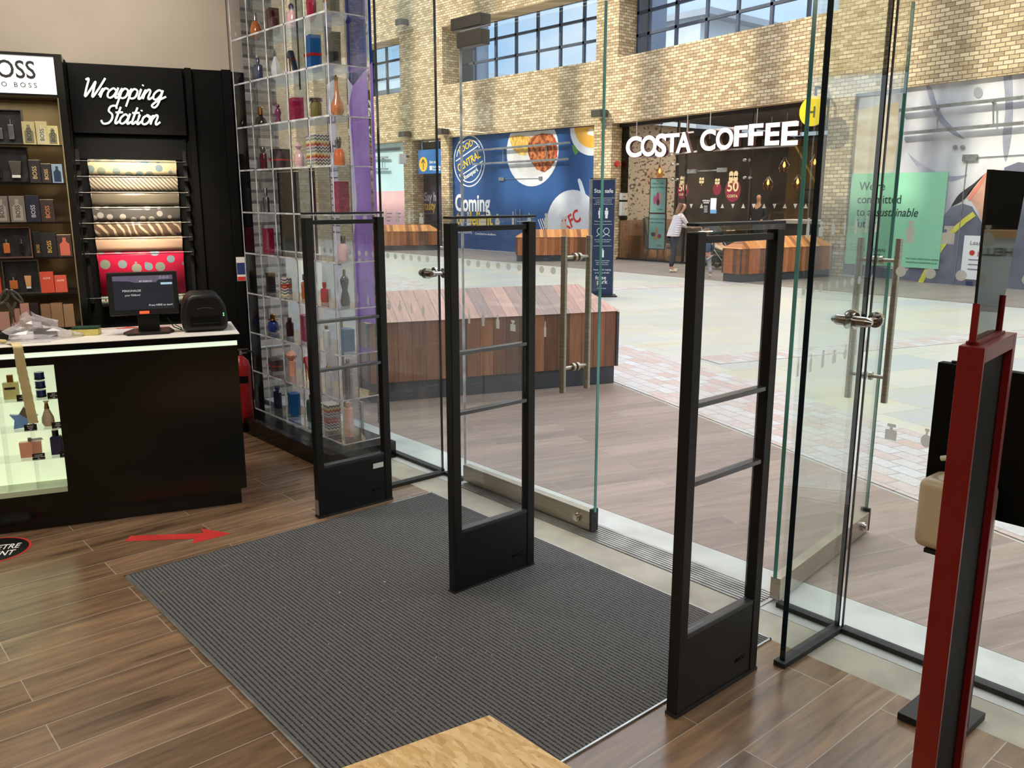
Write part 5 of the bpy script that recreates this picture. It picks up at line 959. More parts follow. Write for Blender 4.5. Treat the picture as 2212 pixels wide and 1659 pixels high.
# ================================================================== security gates
def gate(y):
    t = thing('security_gate', '', 'security gate', (2.255, y, 0), 0, 'black framed security gates across the entrance')
    x0, x1, d = 2.03, 2.485, .021; TZ = 1.575
    for xa, xb in ((x0, x0+.042), (x1-.042, x1)): MB().bb(xa, y-d, .0, xb, y+d, TZ-.022).build('upright', BLKP, t, bevel=.003)
    MB().bb(x0-.003, y-d-.002, 0.001, x1+.003, y+d+.002, .012).build('foot_trim', RUB, t)
    MB().bb(x0+.0425, y-d+.003, .012, x1-.0425, y+d-.003, .265).build('base_panel', BLKP, t, bevel=.002)
    MB().bb(x0+.0425, y-d+.002, .2655, x1-.0425, y+d-.002, .283).build('sill_rail', vary(mat('dark_grey_satin', S(62, 62, 64), .3), S(50, 50, 52), 9), t, bevel=.003)
    M_tub = mat('clear_cap_acrylic', S(210, 212, 214), .08, trans=0.0); 
    MB().bb(x0, y-d+.001, TZ-.0215, x1, y+d-.001, TZ-.006).build('acrylic_strip', ACRYL, t)
    MB().bb(x0, y-d-.001, TZ-.0055, x1, y+d+.001, TZ+.004).build('cap', BLKP, t, bevel=.002)
    MB().bb(x0+.0425, y-.012, TZ-.055, x1-.0425, y+.012, TZ-.034).build('top_rail', BLKP, t, bevel=.002)
    MB().bb(x0+.0425, y-.003, .2835, x1-.0425, y+.003, TZ-.0555).build('glazing', GATEG, t)
    for z in (.785, 1.035): MB().bb(x0+.0425, y-.016, z-.008, x1-.0425, y+.016, z+.008).build('crossbar', mat('pewter_bar', S(96, 96, 98), .18, .7), t, bevel=.002)
    fg = Fr((x0, y-d-.0005+.003, 0), X); mb = MB(); text(mb, fg, .385, .075, 'MTC', .02, 0, .0008, 'RIGHT', .02, .2, sx=1.5); mb.build('maker_mark', BLACKM, t)
    return t
GATEG = glassmat('gate_acrylic', (.95, .95, .95), .8, ior=1.4)
g1 = gate(3.885); g1['label'] = 'black security gate nearest the wrapping counter, standing just beside the mat'
fg = Fr((2.03, 3.885-.021, 0), X); mb = MB(); frect(mb, fg, .335, .205, .40, .232, .0, .003); tag(mb.build('asset_label', WHITE, g1), 'small white label'); MB().bb(2.0265, 3.866, .02, 2.0295, 3.90, .1).build('silver_label', ALU, g1)
g2 = gate(2.715); g2['label'] = 'black security gate standing in the middle of the charcoal mat'
g3 = gate(1.54); g3['label'] = 'black security gate nearest the open glass door, at the mat edge'
# ================================================================== counter
CT = gnd(523, 1086); CT.z = 0; c = Fr(CT, u)   # a along the front (0 at the right end, negative left), b up, n out to the customer
def cb(mb, a0, b0, a1, b1, d0, d1): return mb.hexa(c.P(a0, b0, d0), c.ex*(a1-a0), c.n*(d1-d0), Z*(b1-b0))
t = thing('shop_counter', 'long gloss black counter with a white top and a lit band', 'counter', CT, TH)
mb = MB(); cb(mb, -2.6, .0, 0, .09, -.46, 0); mb.build('plinth', BLACK, t)
mb = MB(); cb(mb, -.84, .0905, .03, .885, -.46, .02); cb(mb, -2.6, .845, -.8405, .885, -.46, .02); cb(mb, -2.6, .0905, -.8405, .185, -.46, .02); cb(mb, -2.6, .1855, -.8405, .8445, -.46, -.13); mb.build('body', BLACK, t)
M_lit = mat('lit_white_acrylic', S(236, 244, 226), .3, emit=S(226, 240, 214), es=.95)
mb = MB(); cb(mb, -2.6, .886, .031, .912, -.455, .012); mb.build('light_band', M_lit, t)
mb = MB(); cb(mb, -2.62, .9125, .045, .945, -.47, .03); mb.build('top_edge', BLACKM, t, bevel=.001); mb = MB(); cb(mb, -2.62, .9452, .045, .9475, -.47, .03); mb.build('white_top', vary(mat('white_laminate', S(242, 236, 228), .3), S(234, 228, 218), 2), t)
M_back = mat('lightbox_panel', S(225, 238, 205), .4, emit=S(222, 236, 196), es=.82)
mb = MB(); cb(mb, -2.59, .187, -.842, .8435, -.129, -.124); mb.build('lightbox_back', M_back, t)
a0, b0 = c.ab(0, 868); SH = [c.ab(75, y)[1] for y in (863, 928, 992)]
mb = MB()
for z in SH: cb(mb, -2.59, z-.004, -.842, z, -.123, .012)
for a_ in (-.975, -1.10): cb(mb, a_-.003, .187, a_, .843, -.123, .012)
mb.build('acrylic_divider', ACRYL, t)
mb = MB(); cb(mb, -2.59, .187, -.842, .215, -.12, .016); mb.build('acrylic_kerb', vary(mat('frosted_acrylic', S(205, 216, 186), .4), S(196, 208, 178), 3), t)
def lathe_bottle(name, P, body, cap, mb_, mc_, label, cat='bottle', grp=None, sy=.6, n=20, rz=0):
    t = thing(name, label, cat, P, rz, grp); M = Matrix.Rotation(rz, 3, 'Z')
    MB().lathe(body, P, n, 1, sy, M).build('flask', mb_, t, smooth=True)
    if cap: MB().lathe(cap, P, n, 1, min(1, sy*1.3), M).build('stopper', mc_, t, smooth=True)
    return t
def liq(name, col, rough=.12, spec=.8): return vary(mat(name, col, rough, spec=spec, coat=.4), tuple(min(1, x*1.25+.01) for x in col[:3])+(1,), 14)
G_YEL = liq('pale_yellow_flask', S(222, 226, 150)); G_BLU = liq('sky_blue_flask', S(120, 170, 230)); G_PCH = liq('peach_flask', S(240, 168, 140)); G_CLR = liq('clear_flask', S(216, 220, 222)); G_NVY = liq('navy_flask', S(34, 44, 84)); G_GLD = mat('gold_metal', S(196, 150, 82), .25, 1); vary(G_GLD, S(176, 130, 66), 12)
G_AMB = liq('amber_flask', S(186, 104, 50)); G_CRM = liq('crimson_flask', S(150, 20, 56)); G_BLK = liq('black_flask', S(18, 17, 20)); G_PNK = liq('pink_flask', S(226, 182, 184)); G_ORG = liq('orange_flask', S(206, 92, 30)); G_OLV = liq('olive_flask', S(92, 96, 52)); G_TEA = liq('teal_flask', S(22, 78, 74)); G_DRD = liq('dark_red_flask', S(84, 22, 30)); G_SIL = mat('silver_flask', S(176, 178, 186), .2, .9); vary(G_SIL, S(140, 142, 150), 12); G_PUR = liq('plum_flask', S(110, 44, 84)); G_RED = liq('red_patent', S(190, 26, 28)); G_PBG = liq('blush_flask', S(214, 168, 150)); G_BLU2 = liq('cobalt_flask', S(24, 50, 120))
def prisma(P, M, pts, dep, name, m, t, bev=.002):
    mb = MB(); mb.prism([P+M @ Vector((a, -dep/2, b)) for a, b in pts], M @ Vector((0, dep, 0))); return mb.build(name, m, t, bevel=bev, smooth=False)
def counter_item(px, kind, shelf, label):
    a_, _ = c.ab(px, 900); z = [.0, SH[0], SH[1], SH[2]][shelf]+.0005; P = c.P(a_, z, -.055); M = Matrix((u, -c.n, Z)).transposed()
    nm = 'perfume_bottle'; t = thing(nm, label, 'bottle', P, TH, 'sample bottles in the lit counter niches'); R = lambda pts, d, n2, m: prisma(P, M, pts, d, n2, m, t)
    if kind == 0: R([(-.035, 0), (.035, 0), (.035, .085), (-.035, .085)], .03, 'flask', G_YEL); R([(-.014, .086), (.014, .086), (.014, .122), (-.014, .122)], .02, 'stopper', G_GLD); R([(-.028, .05), (.02, .05), (.02, .062), (-.028, .062)], .034, 'badge', G_BLK)
    if kind == 1:
        for k in range(3): MB().cyl(P+Z*(.0+.045*k+.008), P+Z*(.045*k+.036), .023, n=20).build('ribbed_band', G_BLU2, t, smooth=True); MB().cyl(P+Z*(.045*k), P+Z*(.045*k+.008), .0245, n=20).build('ring', G_BLK, t, smooth=True)
    if kind == 2: R([(0, .005), (.022, .03), (.045, .005), (.04, .045), (.065, .062), (.018, .075), (.0, .08), (-.03, .07), (-.062, .075), (-.042, .045), (-.05, .0)], .026, 'flask', G_BLU); R([(-.018, .077), (.012, .05), (.024, .09), (.004, .112)], .03, 'stopper', G_SIL)
    if kind == 3: MB().lathe([(.02, 0), (.03, .02), (.028, .045), (.012, .085), (.008, .12), (.016, .13)], P, 18, 1, .8, M.to_3x3()).build('flask', liq('cream_flask', S(232, 212, 180)), t, smooth=True); MB().lathe([(.0125, .09), (.008, .118), (.0, .1205)], P, 18).build('stopper', G_GLD, t, smooth=True)
    if kind == 4: R([(-.048, 0), (.048, 0), (.05, .08), (-.05, .08)], .034, 'flask', G_PCH); R([(-.01, .081), (.01, .081), (.01, .1), (-.01, .1)], .016, 'stopper', G_SIL); R([(.01, .082), (.06, .084), (.05, .095), (.01, .094)], .008, 'ribbon', G_CLR)
    if kind == 5: R([(-.026, 0), (.03, 0), (.03, .09), (.02, .098), (-.016, .098), (-.026, .09)], .03, 'flask', G_NVY); MB().cyl(P+Z*.0985, P+Z*.128, .0155, n=20).build('stopper', G_BLK, t, smooth=True)
    return t
z_base = SH
def price(px, shelf, words, lab):
    a_, _ = c.ab(px, 900); z = SH[shelf-1]; t = thing('price_tag', lab, 'label', c.P(a_, z, .013), TH, 'black price tags on the counter shelves'); f = Fr(c.P(a_, z, .0135), u)
    mb = MB(); frect(mb, f, -.028, -.002, .028, .032, 0, .002); mb.build('card', mat('black_card', S(26, 24, 24), .4), t); mb = MB()
    for k, s_ in enumerate(words): text(mb, f, 0, .021-.009*k, s_, .0075, .002, .003, 'CENTER', .01)
    frect(mb, f, -.026, .0, .028, .0015, .002, .0025); mb.build('lettering', M_wht2, t)
counter_item(28, 0, 1, 'square pale yellow perfume bottle with a gold cap in the lit counter'); counter_item(92, 1, 1, 'cobalt blue ringed cylindrical perfume bottle in the lit counter')
counter_item(48, 2, 2, 'star shaped blue perfume bottle in the lit counter'); counter_item(100, 3, 2, 'slender necked cream perfume bottle in the lit counter')
counter_item(55, 4, 3, 'wide peach perfume bottle with a bow in the lit counter'); counter_item(112, 5, 3, 'dark navy perfume bottle with a black cap in the lit counter')
price(56, 1, ('EAU', 'TOILETTE', '£29'), 'black price tag under the pale yellow bottle'); price(122, 1, ('RIVE', 'GAUCHE', '£55'), 'black price tag beside the ringed blue bottle')
price(64, 2, ('MUGLER', 'ANGEL', '£67'), 'black price tag beside the star bottle'); price(124, 2, ('DIOR', 'J\'ADORE', '£83'), 'black price tag beside the slender cream bottle')
price(74, 3, ('LANCOME', 'LA VIE EST BELLE', '£75'), 'black price tag beside the wide peach bottle'); price(134, 3, ('DIOR', 'SAUVAGE', '£75'), 'black price tag beside the navy bottle')
# things on the counter: frame on the top, depth d from the front edge
def top(px, py, z=.948): g = gnd(px, py, z); return g
KZ = .9478
def cpt(a_, d, z=0): return c.P(a_, KZ+z, -d)
# till monitor
t = thing('till_monitor', 'black touchscreen monitor on a pedestal base, showing a ribbon menu', 'monitor', cpt(-.40, .2), TH)
def scr(mb, a0, b0, a1, b1, d0, d1, tilt=.14): # tilted slab around (b0 front)
    ey = (Z*math.cos(tilt)-c.n*math.sin(tilt)); n2 = c.ex.cross(ey); O = c.P(0, 1.05, -.14); return mb.hexa(O+c.ex*a0+ey*b0+n2*d0, c.ex*(a1-a0), ey*(b1-b0), n2*(d1-d0)), Fr(O, c.ex, ey)
mb = MB(); _, fm = scr(mb, -.575, 0, -.235, .225, -.03, 0); mb.build('casing', BLKP, t, bevel=.006)
mb = MB(); frect(mb, fm, -.548, .028, -.258, .204, .0003, .001); mb.build('screen', mat('dark_screen', S(38, 40, 48), .15, emit=S(34, 36, 44), es=.5), t)
mb = MB(); fpoly(mb, fm, [(-.548, .180), (-.47, .176), (-.44, .168), (-.34, .168), (-.33, .180), (-.258, .182), (-.258, .204), (-.548, .204)], .001, .0014); mb.build('menu_bar', mat('mauve_screen', S(92, 88, 110), .3, emit=S(84, 80, 104), es=.5), t)
mb = MB(); text(mb, fm, -.39, .171, 'MY RIBBONS', .011, .0015, .002, 'CENTER', .008); text(mb, fm, -.505, .122, 'PERSONALISE', .015, .0012, .002, bold=.005); text(mb, fm, -.495, .10, 'your Ribbon!', .014, .0012, .002, bold=.005); text(mb, fm, -.268, .045, 'Press HERE to start!', .014, .0012, .002, 'RIGHT', .008)
for k in range(3): fring(mb, fm, -.318+.017*k, .192, .0055, .0055, .0012, .0015, .002, 14)
mb.build('screen_lettering', mat('lit_lettering', S(200, 200, 206), .4, emit=S(190, 190, 200), es=.5), t)
mb = MB(); frect(mb, fm, -.318, .155, -.262, .166, .0012, .0018); mb.build('button', mat('pale_blue_button', S(170, 206, 224), .4, emit=S(150, 190, 210), es=.5), t)
mb = MB(); frect(mb, fm, -.432, .006, -.385, .020, .0003, .004); mb.build('power_light', mat('orange_red_light', S(230, 80, 50), .4, emit=S(240, 90, 50), es=1.0), t)
mb = MB(); mb.hexa(cpt(-.445, .20), c.ex*.105, -c.n*.05, Z*.20); mb.build('stem', BLKP, t, bevel=.006)
mb = MB(); mb.prism([cpt(-.50, .10, .0005), cpt(-.30, .10, .0005), cpt(-.27, .17, .0005), cpt(-.29, .30, .0005), cpt(-.47, .30, .0005), cpt(-.52, .17, .0005)], Z*.012); mb.build('base', BLKP, t, bevel=.003)
mb = MB(); mb.tube([cpt(-.30, .24, .07), cpt(-.27, .22, .02), cpt(-.235, .2, .006), cpt(-.23, .26, .006), cpt(-.26, .3, .02)], .003, 6); mb.build('cable', RUB, t, smooth=True)
# label printer
t = thing('label_printer', 'squat black label printer with two green lights', 'printer', cpt(-.11, .2), TH)
pr = [(-.225, .004), (-.005, .004), (.003, .05), (-.005, .13), (-.03, .185), (-.06, .20), (-.17, .20), (-.20, .185), (-.222, .13), (-.23, .05)]
mb = MB(); mb.prism([c.P(a_, KZ+b_, -.10) for a_, b_ in pr], -c.n*.26); mb.build('casing', BLKP, t, bevel=.02, seg=3, smooth=True)
fpr = Fr(c.P(0, KZ, -.0995), u); mb = MB(); frect(mb, fpr, -.19, .03, -.035, .085, 0, .004); mb.build('front_flap', BLACKM, t, bevel=.002); mb = MB(); frect(mb, fpr, -.18, .045, -.05, .05, .0045, .0055); mb.build('slot', mat('near_black', S(6, 6, 6), .6), t)
mb = MB(); fline(mb, fpr, [(-.15, .125), (-.11, .130), (-.07, .125)], .003, 0, .002); mb.build('grip_line', mat('mid_grey_line', S(90, 88, 84), .3), t)  # thin curved grey line on the casing front
mb = MB(); frect(mb, fpr, -.022, .093, -.016, .099, .001, .003); frect(mb, fpr, -.022, .082, -.016, .088, .001, .003); mb.build('indicator_light', mat('green_led', S(60, 230, 80), .3, emit=(.1, 1, .2, 1), es=2), t)
# sponge
t = thing('sponge', 'yellow scouring sponge with a dark green pad', 'sponge', cpt(-.69, .16), TH); g0 = cpt(-.75, .13, .0005)
mb = MB(); sp_ = top(155, 726); s2 = top(213, 724); ds = (s2-sp_); ds.z = 0; L_ = ds.length; ds.normalize(); nn_ = Vector((-ds.y, ds.x, 0)); sp_.z = KZ+.0005
mb.hexa(sp_, ds*L_, nn_*.075, Z*.032); mb.build('foam', vary(mat('yellow_foam', S(222, 206, 122), .9), S(206, 190, 104), 60), t, bevel=.003); mb = MB(); mb.hexa(sp_+Z*.0322, ds*L_, nn_*.075, Z*.010); mb.build('scouring_pad', vary(mat('green_scourer', S(34, 66, 48), .95), S(24, 52, 38), 90), t, bevel=.002)
# papers, tape, bag, scissors, dispenser
tag(MB().hexa(cpt(-1.15, .05, .0006), c.ex*.30, -c.n*.2, Z*.001).build('paper_sheet', vary(mat('white_paper', S(214, 208, 206), .8), S(200, 194, 194), 5)), 'white paper sheet lying under the plastic bag', 'paper')
tag(MB().prism([cpt(-.60, .17, .0006), cpt(-.47, .18, .0006), cpt(-.46, .36, .0006), cpt(-.55, .38, .0006)], Z*.001).build('paper_sheet', MATS['white_paper']), 'white paper sheet lying between the sponge and the monitor', 'paper')
tag(MB().prism([cpt(-.56, .40, .0006), cpt(-.50, .45, .0006), cpt(-.44, .40, .0006)], Z*.002).build('ribbon_scrap', M_rst), 'red triangular ribbon scrap behind the sponge', 'ribbon')
tag(MB().hexa(cpt(-.8, .415, .0006), c.ex*.72, -c.n*.006, Z*.001).build('ribbon_strip', M_rst), 'long thin red ribbon strip along the back of the counter', 'ribbon')
# crumpled clear plastic bag
random.seed(3); mb = MB(); n = 16; rings = []; O = cpt(-.90, .18, .001)
for i in range(9):
    z = i/8; ring = []
    for k in range(n):
        a_ = 2*math.pi*k/n; r = (.13*(1-z)**.8+.012)*(1+.28*math.sin(3*a_+i*1.3)+random.uniform(-.18, .18)); ring.append(O+c.ex*(r*math.cos(a_)*1.15-.045*z)+(-c.n)*(r*math.sin(a_)*.6)+Z*(z*.13*(1+.1*math.sin(a_*2))))
    rings += ring
mb.add(rings, [(i*n+k, i*n+(k+1) % n, (i+1)*n+(k+1) % n, (i+1)*n+k) for i in range(8) for k in range(n)])
M_bag = bpy.data.materials.new('thin_plastic_film'); M_bag.use_nodes = True; q_ = M_bag.node_tree; q_.nodes.clear(); tr = nd(q_, 'BsdfTransparent'); gl = nd(q_, 'BsdfPrincipled'); gl.inputs['Base Color'].default_value = S(206, 200, 204); gl.inputs['Roughness'].default_value = .18; gl.inputs['Specular IOR Level'].default_value = 1
lw = nd(q_, 'LayerWeight'); lw.inputs[0].default_value = .35; mp_ = nd(q_, 'MapRange'); mp_.inputs[3].default_value = .28; mp_.inputs[4].default_value = .95; q_.links.new(lw.outputs[1], mp_.inputs[0]); ms = nd(q_, 'MixShader'); oo = nd(q_, 'OutputMaterial'); q_.links.new(mp_.outputs[0], ms.inputs[0]); q_.links.new(tr.outputs[0], ms.inputs[1]); q_.links.new(gl.outputs[0], ms.inputs[2]); q_.links.new(ms.outputs[0], oo.inputs[0])
o = mb.build('plastic_bag', M_bag); o.location = (0, 0, 0); tag(o, 'crumpled clear plastic bag left on the counter beside the sponge', 'bag')
o = MB().hexa(cpt(-.93, .15, .002), c.ex*.10, -c.n*.07, Z*.045).build('small_box', BLACKM); tag(o, 'small dark box wrapped inside the clear plastic bag', 'box')
# tape gun and scissors at the left edge
t = thing('tape_gun', 'dark tape dispenser gun with a teal handle', 'tape gun', cpt(-1.10, .2), TH); ftg = Fr(cpt(-1.10, .20), u)
mb = MB(); mb.prism([ftg.P(a_, b_, 0) for a_, b_ in ((-.06, .0), (.02, .0), (.07, .012), (.10, .045), (.09, .055), (.05, .04), (.0, .045), (-.04, .08), (-.07, .08))], ftg.n*.03); mb.build('frame', BLKP, t, bevel=.004)
mb = MB(); mb.cyl(ftg.P(-.03, .075, -.005), ftg.P(-.03, .075, .04), .045, n=24); mb.build('tape_roll', vary(mat('teal_plastic', S(30, 92, 110), .4), S(24, 80, 98), 6), t, bevel=.004, smooth=True)
mb = MB(); mb.tube(smoothpts([ftg.P(-.06, .05, .015), ftg.P(-.08, .1, .015), ftg.P(-.05, .13, .015), ftg.P(-.01, .115, .015)]), .012); mb.build('handle', BLKP, t, smooth=True)
t = thing('scissors', 'dark handled scissors standing in the tape gun, handles up', 'scissors', cpt(-1.02, .27), TH); fsc = Fr(cpt(-1.055, .25), u)
for s_, rr in ((-1, .35), (1, -.5)):
    mb = MB(); ring = [fsc.P(.03+s_*.028+.020*math.cos(a)*math.cos(rr)-.034*math.sin(a)*math.sin(rr)*-1, .215+.034*math.sin(a)*math.cos(rr)+.020*math.cos(a)*math.sin(rr), s_*.004) for a in [2*math.pi*k/20 for k in range(21)]]; mb.tube(ring, .006, 8); mb.tube([fsc.P(.03+s_*.02, .185, s_*.004), fsc.P(.03, .14, s_*.004)], .007, 8); mb.build('handle', GREYM, t, smooth=True)
    mb = MB(); mb.prism([fsc.P(.03+s_*.004, .14, s_*.003), fsc.P(.03-s_*.008, .14, s_*.003), fsc.P(.03-s_*.012, .01, s_*.003)], fsc.n*.002); mb.build('blade', CHROME, t)
# scalloped cream ribbon hanging down the front
a_r = c.ab(40, 735)[0]; mb = MB(); pts = [(a_r-.03, .05, .004), (a_r-.01, -.0, .006), (a_r-.005, -.036, .0)]; path = [(a_r-.05, KZ+.006, -.06), (a_r-.02, KZ+.008, -.02), (a_r-.004, KZ+.004, .034), (a_r, KZ-.03, .040), (a_r+.004, KZ-.12, .038), (a_r+.012, KZ-.22, .036), (a_r+.02, KZ-.33, .038), (a_r+.026, KZ-.385, .037)]
sm = smoothpts([c.P(*p) for p in path], 9); vs = []; fs = []
for i, p in enumerate(sm): hw = .020+.0025*abs(math.sin(i*.9)); vs += [p-c.ex*hw, p+c.ex*hw]
for i in range(len(sm)-1): fs.append((2*i, 2*i+1, 2*i+3, 2*i+2))
mb.add(vs, fs); o = mb.build('scalloped_ribbon', vary(mat('cream_ribbon', S(214, 198, 146), .8), S(196, 180, 130), 8)); md = o.modifiers.new('s', 'SOLIDIFY'); md.thickness = .0012; tag(o, 'cream scalloped paper ribbon hanging over the counter front', 'ribbon')
tag(MB().tube(smoothpts([cpt(-1.14, .10, .012), cpt(-1.10, .07, .02), cpt(-1.05, .08, .012), cpt(-1.08, .12, .010)]), .009, 8).build('ribbon_curl', MATS['cream_ribbon'], smooth=True), 'loose curl of cream ribbon on the counter edge', 'ribbon')
# ================================================================== wrapping wall
f = Fr(PW+v*.0, u)
t = thing('wrapping_sign', 'black sign board with glowing handwritten lettering above the paper rolls', 'sign', f.P(-.63, 2.28, 0), TH)
mb = MB(); frect(mb, f, -.98, 2.06, -.29, 2.49, .001, .06); mb.build('board', vary(mat('satin_black_board', S(12, 11, 11), .45, spec=.12), S(15, 14, 14), 2), t, bevel=.004)
GL = {'a': ([[(.72, .78), (.42, 1), (.06, .62), (.06, .15), (.34, 0), (.62, .25), (.8, .75)], [(.86, 1.08), (.78, .2), (.9, 0), (1.15, .25)]], 1.06),
 'r': ([[(-.05, .2), (.2, .95), (.12, 0)], [(.14, .5), (.4, .95), (.72, .85)]], .72), 'p': ([[(-.05, .3), (.2, 1), (.05, -.85)], [(.1, .5), (.4, 1), (.78, .8), (.72, .2), (.4, 0), (.12, .2)]], .9),
 'i': ([[(.12, .75), (.2, 1), (.12, .15), (.26, 0), (.5, .3)], [(.25, 1.38), (.28, 1.5)]], .5), 'n': ([[(-.05, .3), (.15, 1), (.08, 0)], [(.1, .5), (.4, 1), (.62, .85), (.56, .2), (.7, 0), (1.0, .3)]], .95),
 'g': ([[(.8, .85), (.45, 1), (.1, .6), (.12, .12), (.42, 0), (.72, .4), (.85, .95)], [(.86, 1), (.72, -.4), (.45, -.85), (.15, -.65), (.5, -.2), (1.3, .35)]], 1.0),
 't': ([[(.38, 1.75), (.2, .3), (.32, 0), (.6, .3)], [(0, 1.15), (.72, 1.2)]], .6), 'o': ([[(.5, 1), (.12, .7), (.12, .15), (.45, 0), (.78, .35), (.7, .85), (.42, 1), (.6, .8), (1.0, .85)]], .92),
 'W': ([[(-.1, 1.75), (.16, 1.85), (.16, .9), (.22, .02), (.62, .95), (.84, 1.6), (.84, .9), (.9, .0), (1.3, .9), (1.66, 2.0)]], 1.5), 'S': ([[(1.15, 1.55), (.95, 1.85), (.5, 1.75), (.42, 1.3), (.82, .95), (.92, .5), (.7, .05), (.2, -.05), (-.1, .3)]], 1.12)}
def script(mb, fr, s_, a0, b0, a1, hh, d, rad):
    tot = sum(GL[ch][1] for ch in s_); k = (a1-a0)/tot; x = 0; sh = .32
    for ch in s_:
        for st_ in GL[ch][0]:
            pts = smoothpts([(p[0], p[1], 0) for p in st_], 6); mb.tube([fr.P(a0+(x+p[0])*k+p[1]*hh*sh, b0+p[1]*hh, d) for p in pts], rad, 8)
        x += GL[ch][1]
M_glow = mat('glowing_lettering', S(222, 236, 214), .4, emit=S(224, 240, 214), es=1.0)
mb = MB(); script(mb, f, 'Wrapping', -.905, 2.285, -.43, .060, .078, .0062); script(mb, f, 'Station', -.81, 2.125, -.462, .060, .078, .0062); mb.build('lettering', M_glow, t, smooth=True)
# side frames, rack of rods and rolls
mb = MB(); frect(mb, f, -1.02, .9, -.985, 2.5, .001, .12); mb.build('wall_post', BLACKM, **ST); mb = MB(); frect(mb, f, -.275, .0, -.235, 2.5, .001, .05); frect(mb, f, -.04, .0, .02, 2.5, .001, .06); mb.build('wall_post', BLACKM, **ST)
M_panel2 = vary(mat('charcoal_back_panel', S(15, 15, 14), .5, spec=.12), S(18, 17, 17), 3)
mb = MB(); frect(mb, f, -.975, 1.9, -.30, 2.05, .001, .02); mb.build('wall_panel', M_panel2, **ST)
def dotmat(name, base, dot, sc, thr, irid=False):
    m = mat(name, base, .3, spec=.6); nt = m.node_tree; b = nt.nodes['Principled BSDF']; tc = nd(nt, 'TexCoord'); vo = nd(nt, 'TexVoronoi'); vo.inputs['Scale'].default_value = sc; vo.inputs['Randomness'].default_value = .75; nt.links.new(tc.outputs['Object'], vo.inputs['Vector'])
    lt = nd(nt, 'Math', operation='LESS_THAN'); lt.inputs[1].default_value = thr; nt.links.new(vo.outputs['Distance'], lt.inputs[0]); mx = nd(nt, 'Mix', data_type='RGBA'); nt.links.new(lt.outputs[0], mx.inputs[0]); mx.inputs[6].default_value = base; mx.inputs[7].default_value = dot
    if irid: c_ = ramp(nt, vo.outputs['Color'], [(0, S(120, 128, 134)), (.4, S(138, 146, 144)), (.6, S(128, 148, 156)), (.75, S(150, 156, 132)), (1, S(136, 130, 152))]); nt.links.new(c_, mx.inputs[7])
    nt.links.new(mx.outputs[2], b.inputs['Base Color']); return m
def stripemat(name, c1, c2, sc, rz, thr=.5, dist=0):
    m = mat(name, c1, .3, spec=.6); nt = m.node_tree; b = nt.nodes['Principled BSDF']; tc = nd(nt, 'TexCoord'); mp = nd(nt, 'Mapping'); mp.inputs['Rotation'].default_value = rz; nt.links.new(tc.outputs['Object'], mp.inputs[0]); wv = nd(nt, 'TexWave'); wv.inputs['Scale'].default_value = sc; wv.inputs['Distortion'].default_value = dist; nt.links.new(mp.outputs[0], wv.inputs[0])
    c_ = ramp(nt, wv.outputs[1], [(thr-.02, c1), (thr+.02, c2)]); nt.links.new(c_, b.inputs['Base Color']); return m
ROLLS = [(1.885, dotmat('cream_paper_holographic_spots', S(214, 196, 156), S(120, 150, 150), 14, .36, True), 'cream paper roll with holographic spots, topmost on the rack'),
 (1.785, stripemat('silver_diagonal_stripe_paper', S(196, 180, 156), S(110, 98, 84), 16, (0, .75, 0), .62), 'pale paper roll with thin diagonal stripes'),
 (1.683, vary(mat('plain_silver_paper', S(172, 158, 136), .3, .6), S(140, 128, 108), 2), 'plain silver paper roll'),
 (1.585, dotmat('grey_geometric_paper', S(84, 80, 76), S(166, 158, 146), 16, .32), 'dark grey paper roll with rows of pale shapes'),
 (1.485, stripemat('brown_heart_paper', S(98, 78, 62), S(186, 164, 138), 7, (0, .5, 0), .78, 7), 'brown paper roll with looping heart outlines'),
 (1.385, dotmat('blush_dotted_paper', S(196, 160, 132), S(70, 52, 44), 40, .10), 'blush paper roll with tiny dark dots'),
 (1.285, dotmat('raspberry_paper_holographic_spots', S(206, 36, 70), S(150, 160, 160), 12, .38, True), 'raspberry paper roll with holographic spots'),
 (.99, dotmat('mint_floral_paper', S(176, 190, 164), S(120, 50, 36), 22, .20), 'mint green paper roll with dark red flowers, lowest on the rack')]
for i, (z, m_, lab) in enumerate(ROLLS):
    t = thing('wrapping_paper_roll', lab, 'wrapping paper', f.P(-.645, z-.02, .07), TH, 'rolls of gift wrap on the wall rack')
    MB().cyl(f.P(-.915, z-.022, .07), f.P(-.375, z-.022, .07), .030, n=24).build('roll', m_, t, smooth=True)
    zn = ROLLS[i+1][0] if i+1 < len(ROLLS) else .93
    sh_ = [f.P(-.912, z-.02+.031*math.sin(a), .07+.031*math.cos(a)) for a in (1.5, .9, .4, 0)]+[f.P(-.912, z-.06, .096), f.P(-.912, zn+.013, .092)]
    vs = []; [vs.extend((p, p+f.ex*.534)) for p in sh_]; mb = MB(); mb.add(vs, [(2*k, 2*k+1, 2*k+3, 2*k+2) for k in range(len(sh_)-1)]); o = mb.build('hanging_sheet', m_, t, smooth=True); q = o.modifiers.new('s', 'SOLIDIFY'); q.thickness = .001
    MB().cyl(f.P(-.985, z, .104), f.P(-.315, z, .104), .0024, n=8).build('tension_rod', GREYM, t)
t = thing('roll_rack', 'black notched wall rack holding the gift wrap rods', 'rack', f.P(-.645, 1.4, .0), TH)
for a_ in (-.984, -.33):
    mb = MB(); frect(mb, f, a_, .95, a_+.022, 1.96, .001, .05)
    for k in range(7): frect(mb, f, a_-.002, 1.86-.1*k, a_+.024, 1.90-.1*k, .05, .098)
    mb.build('bracket', BLKP, t)
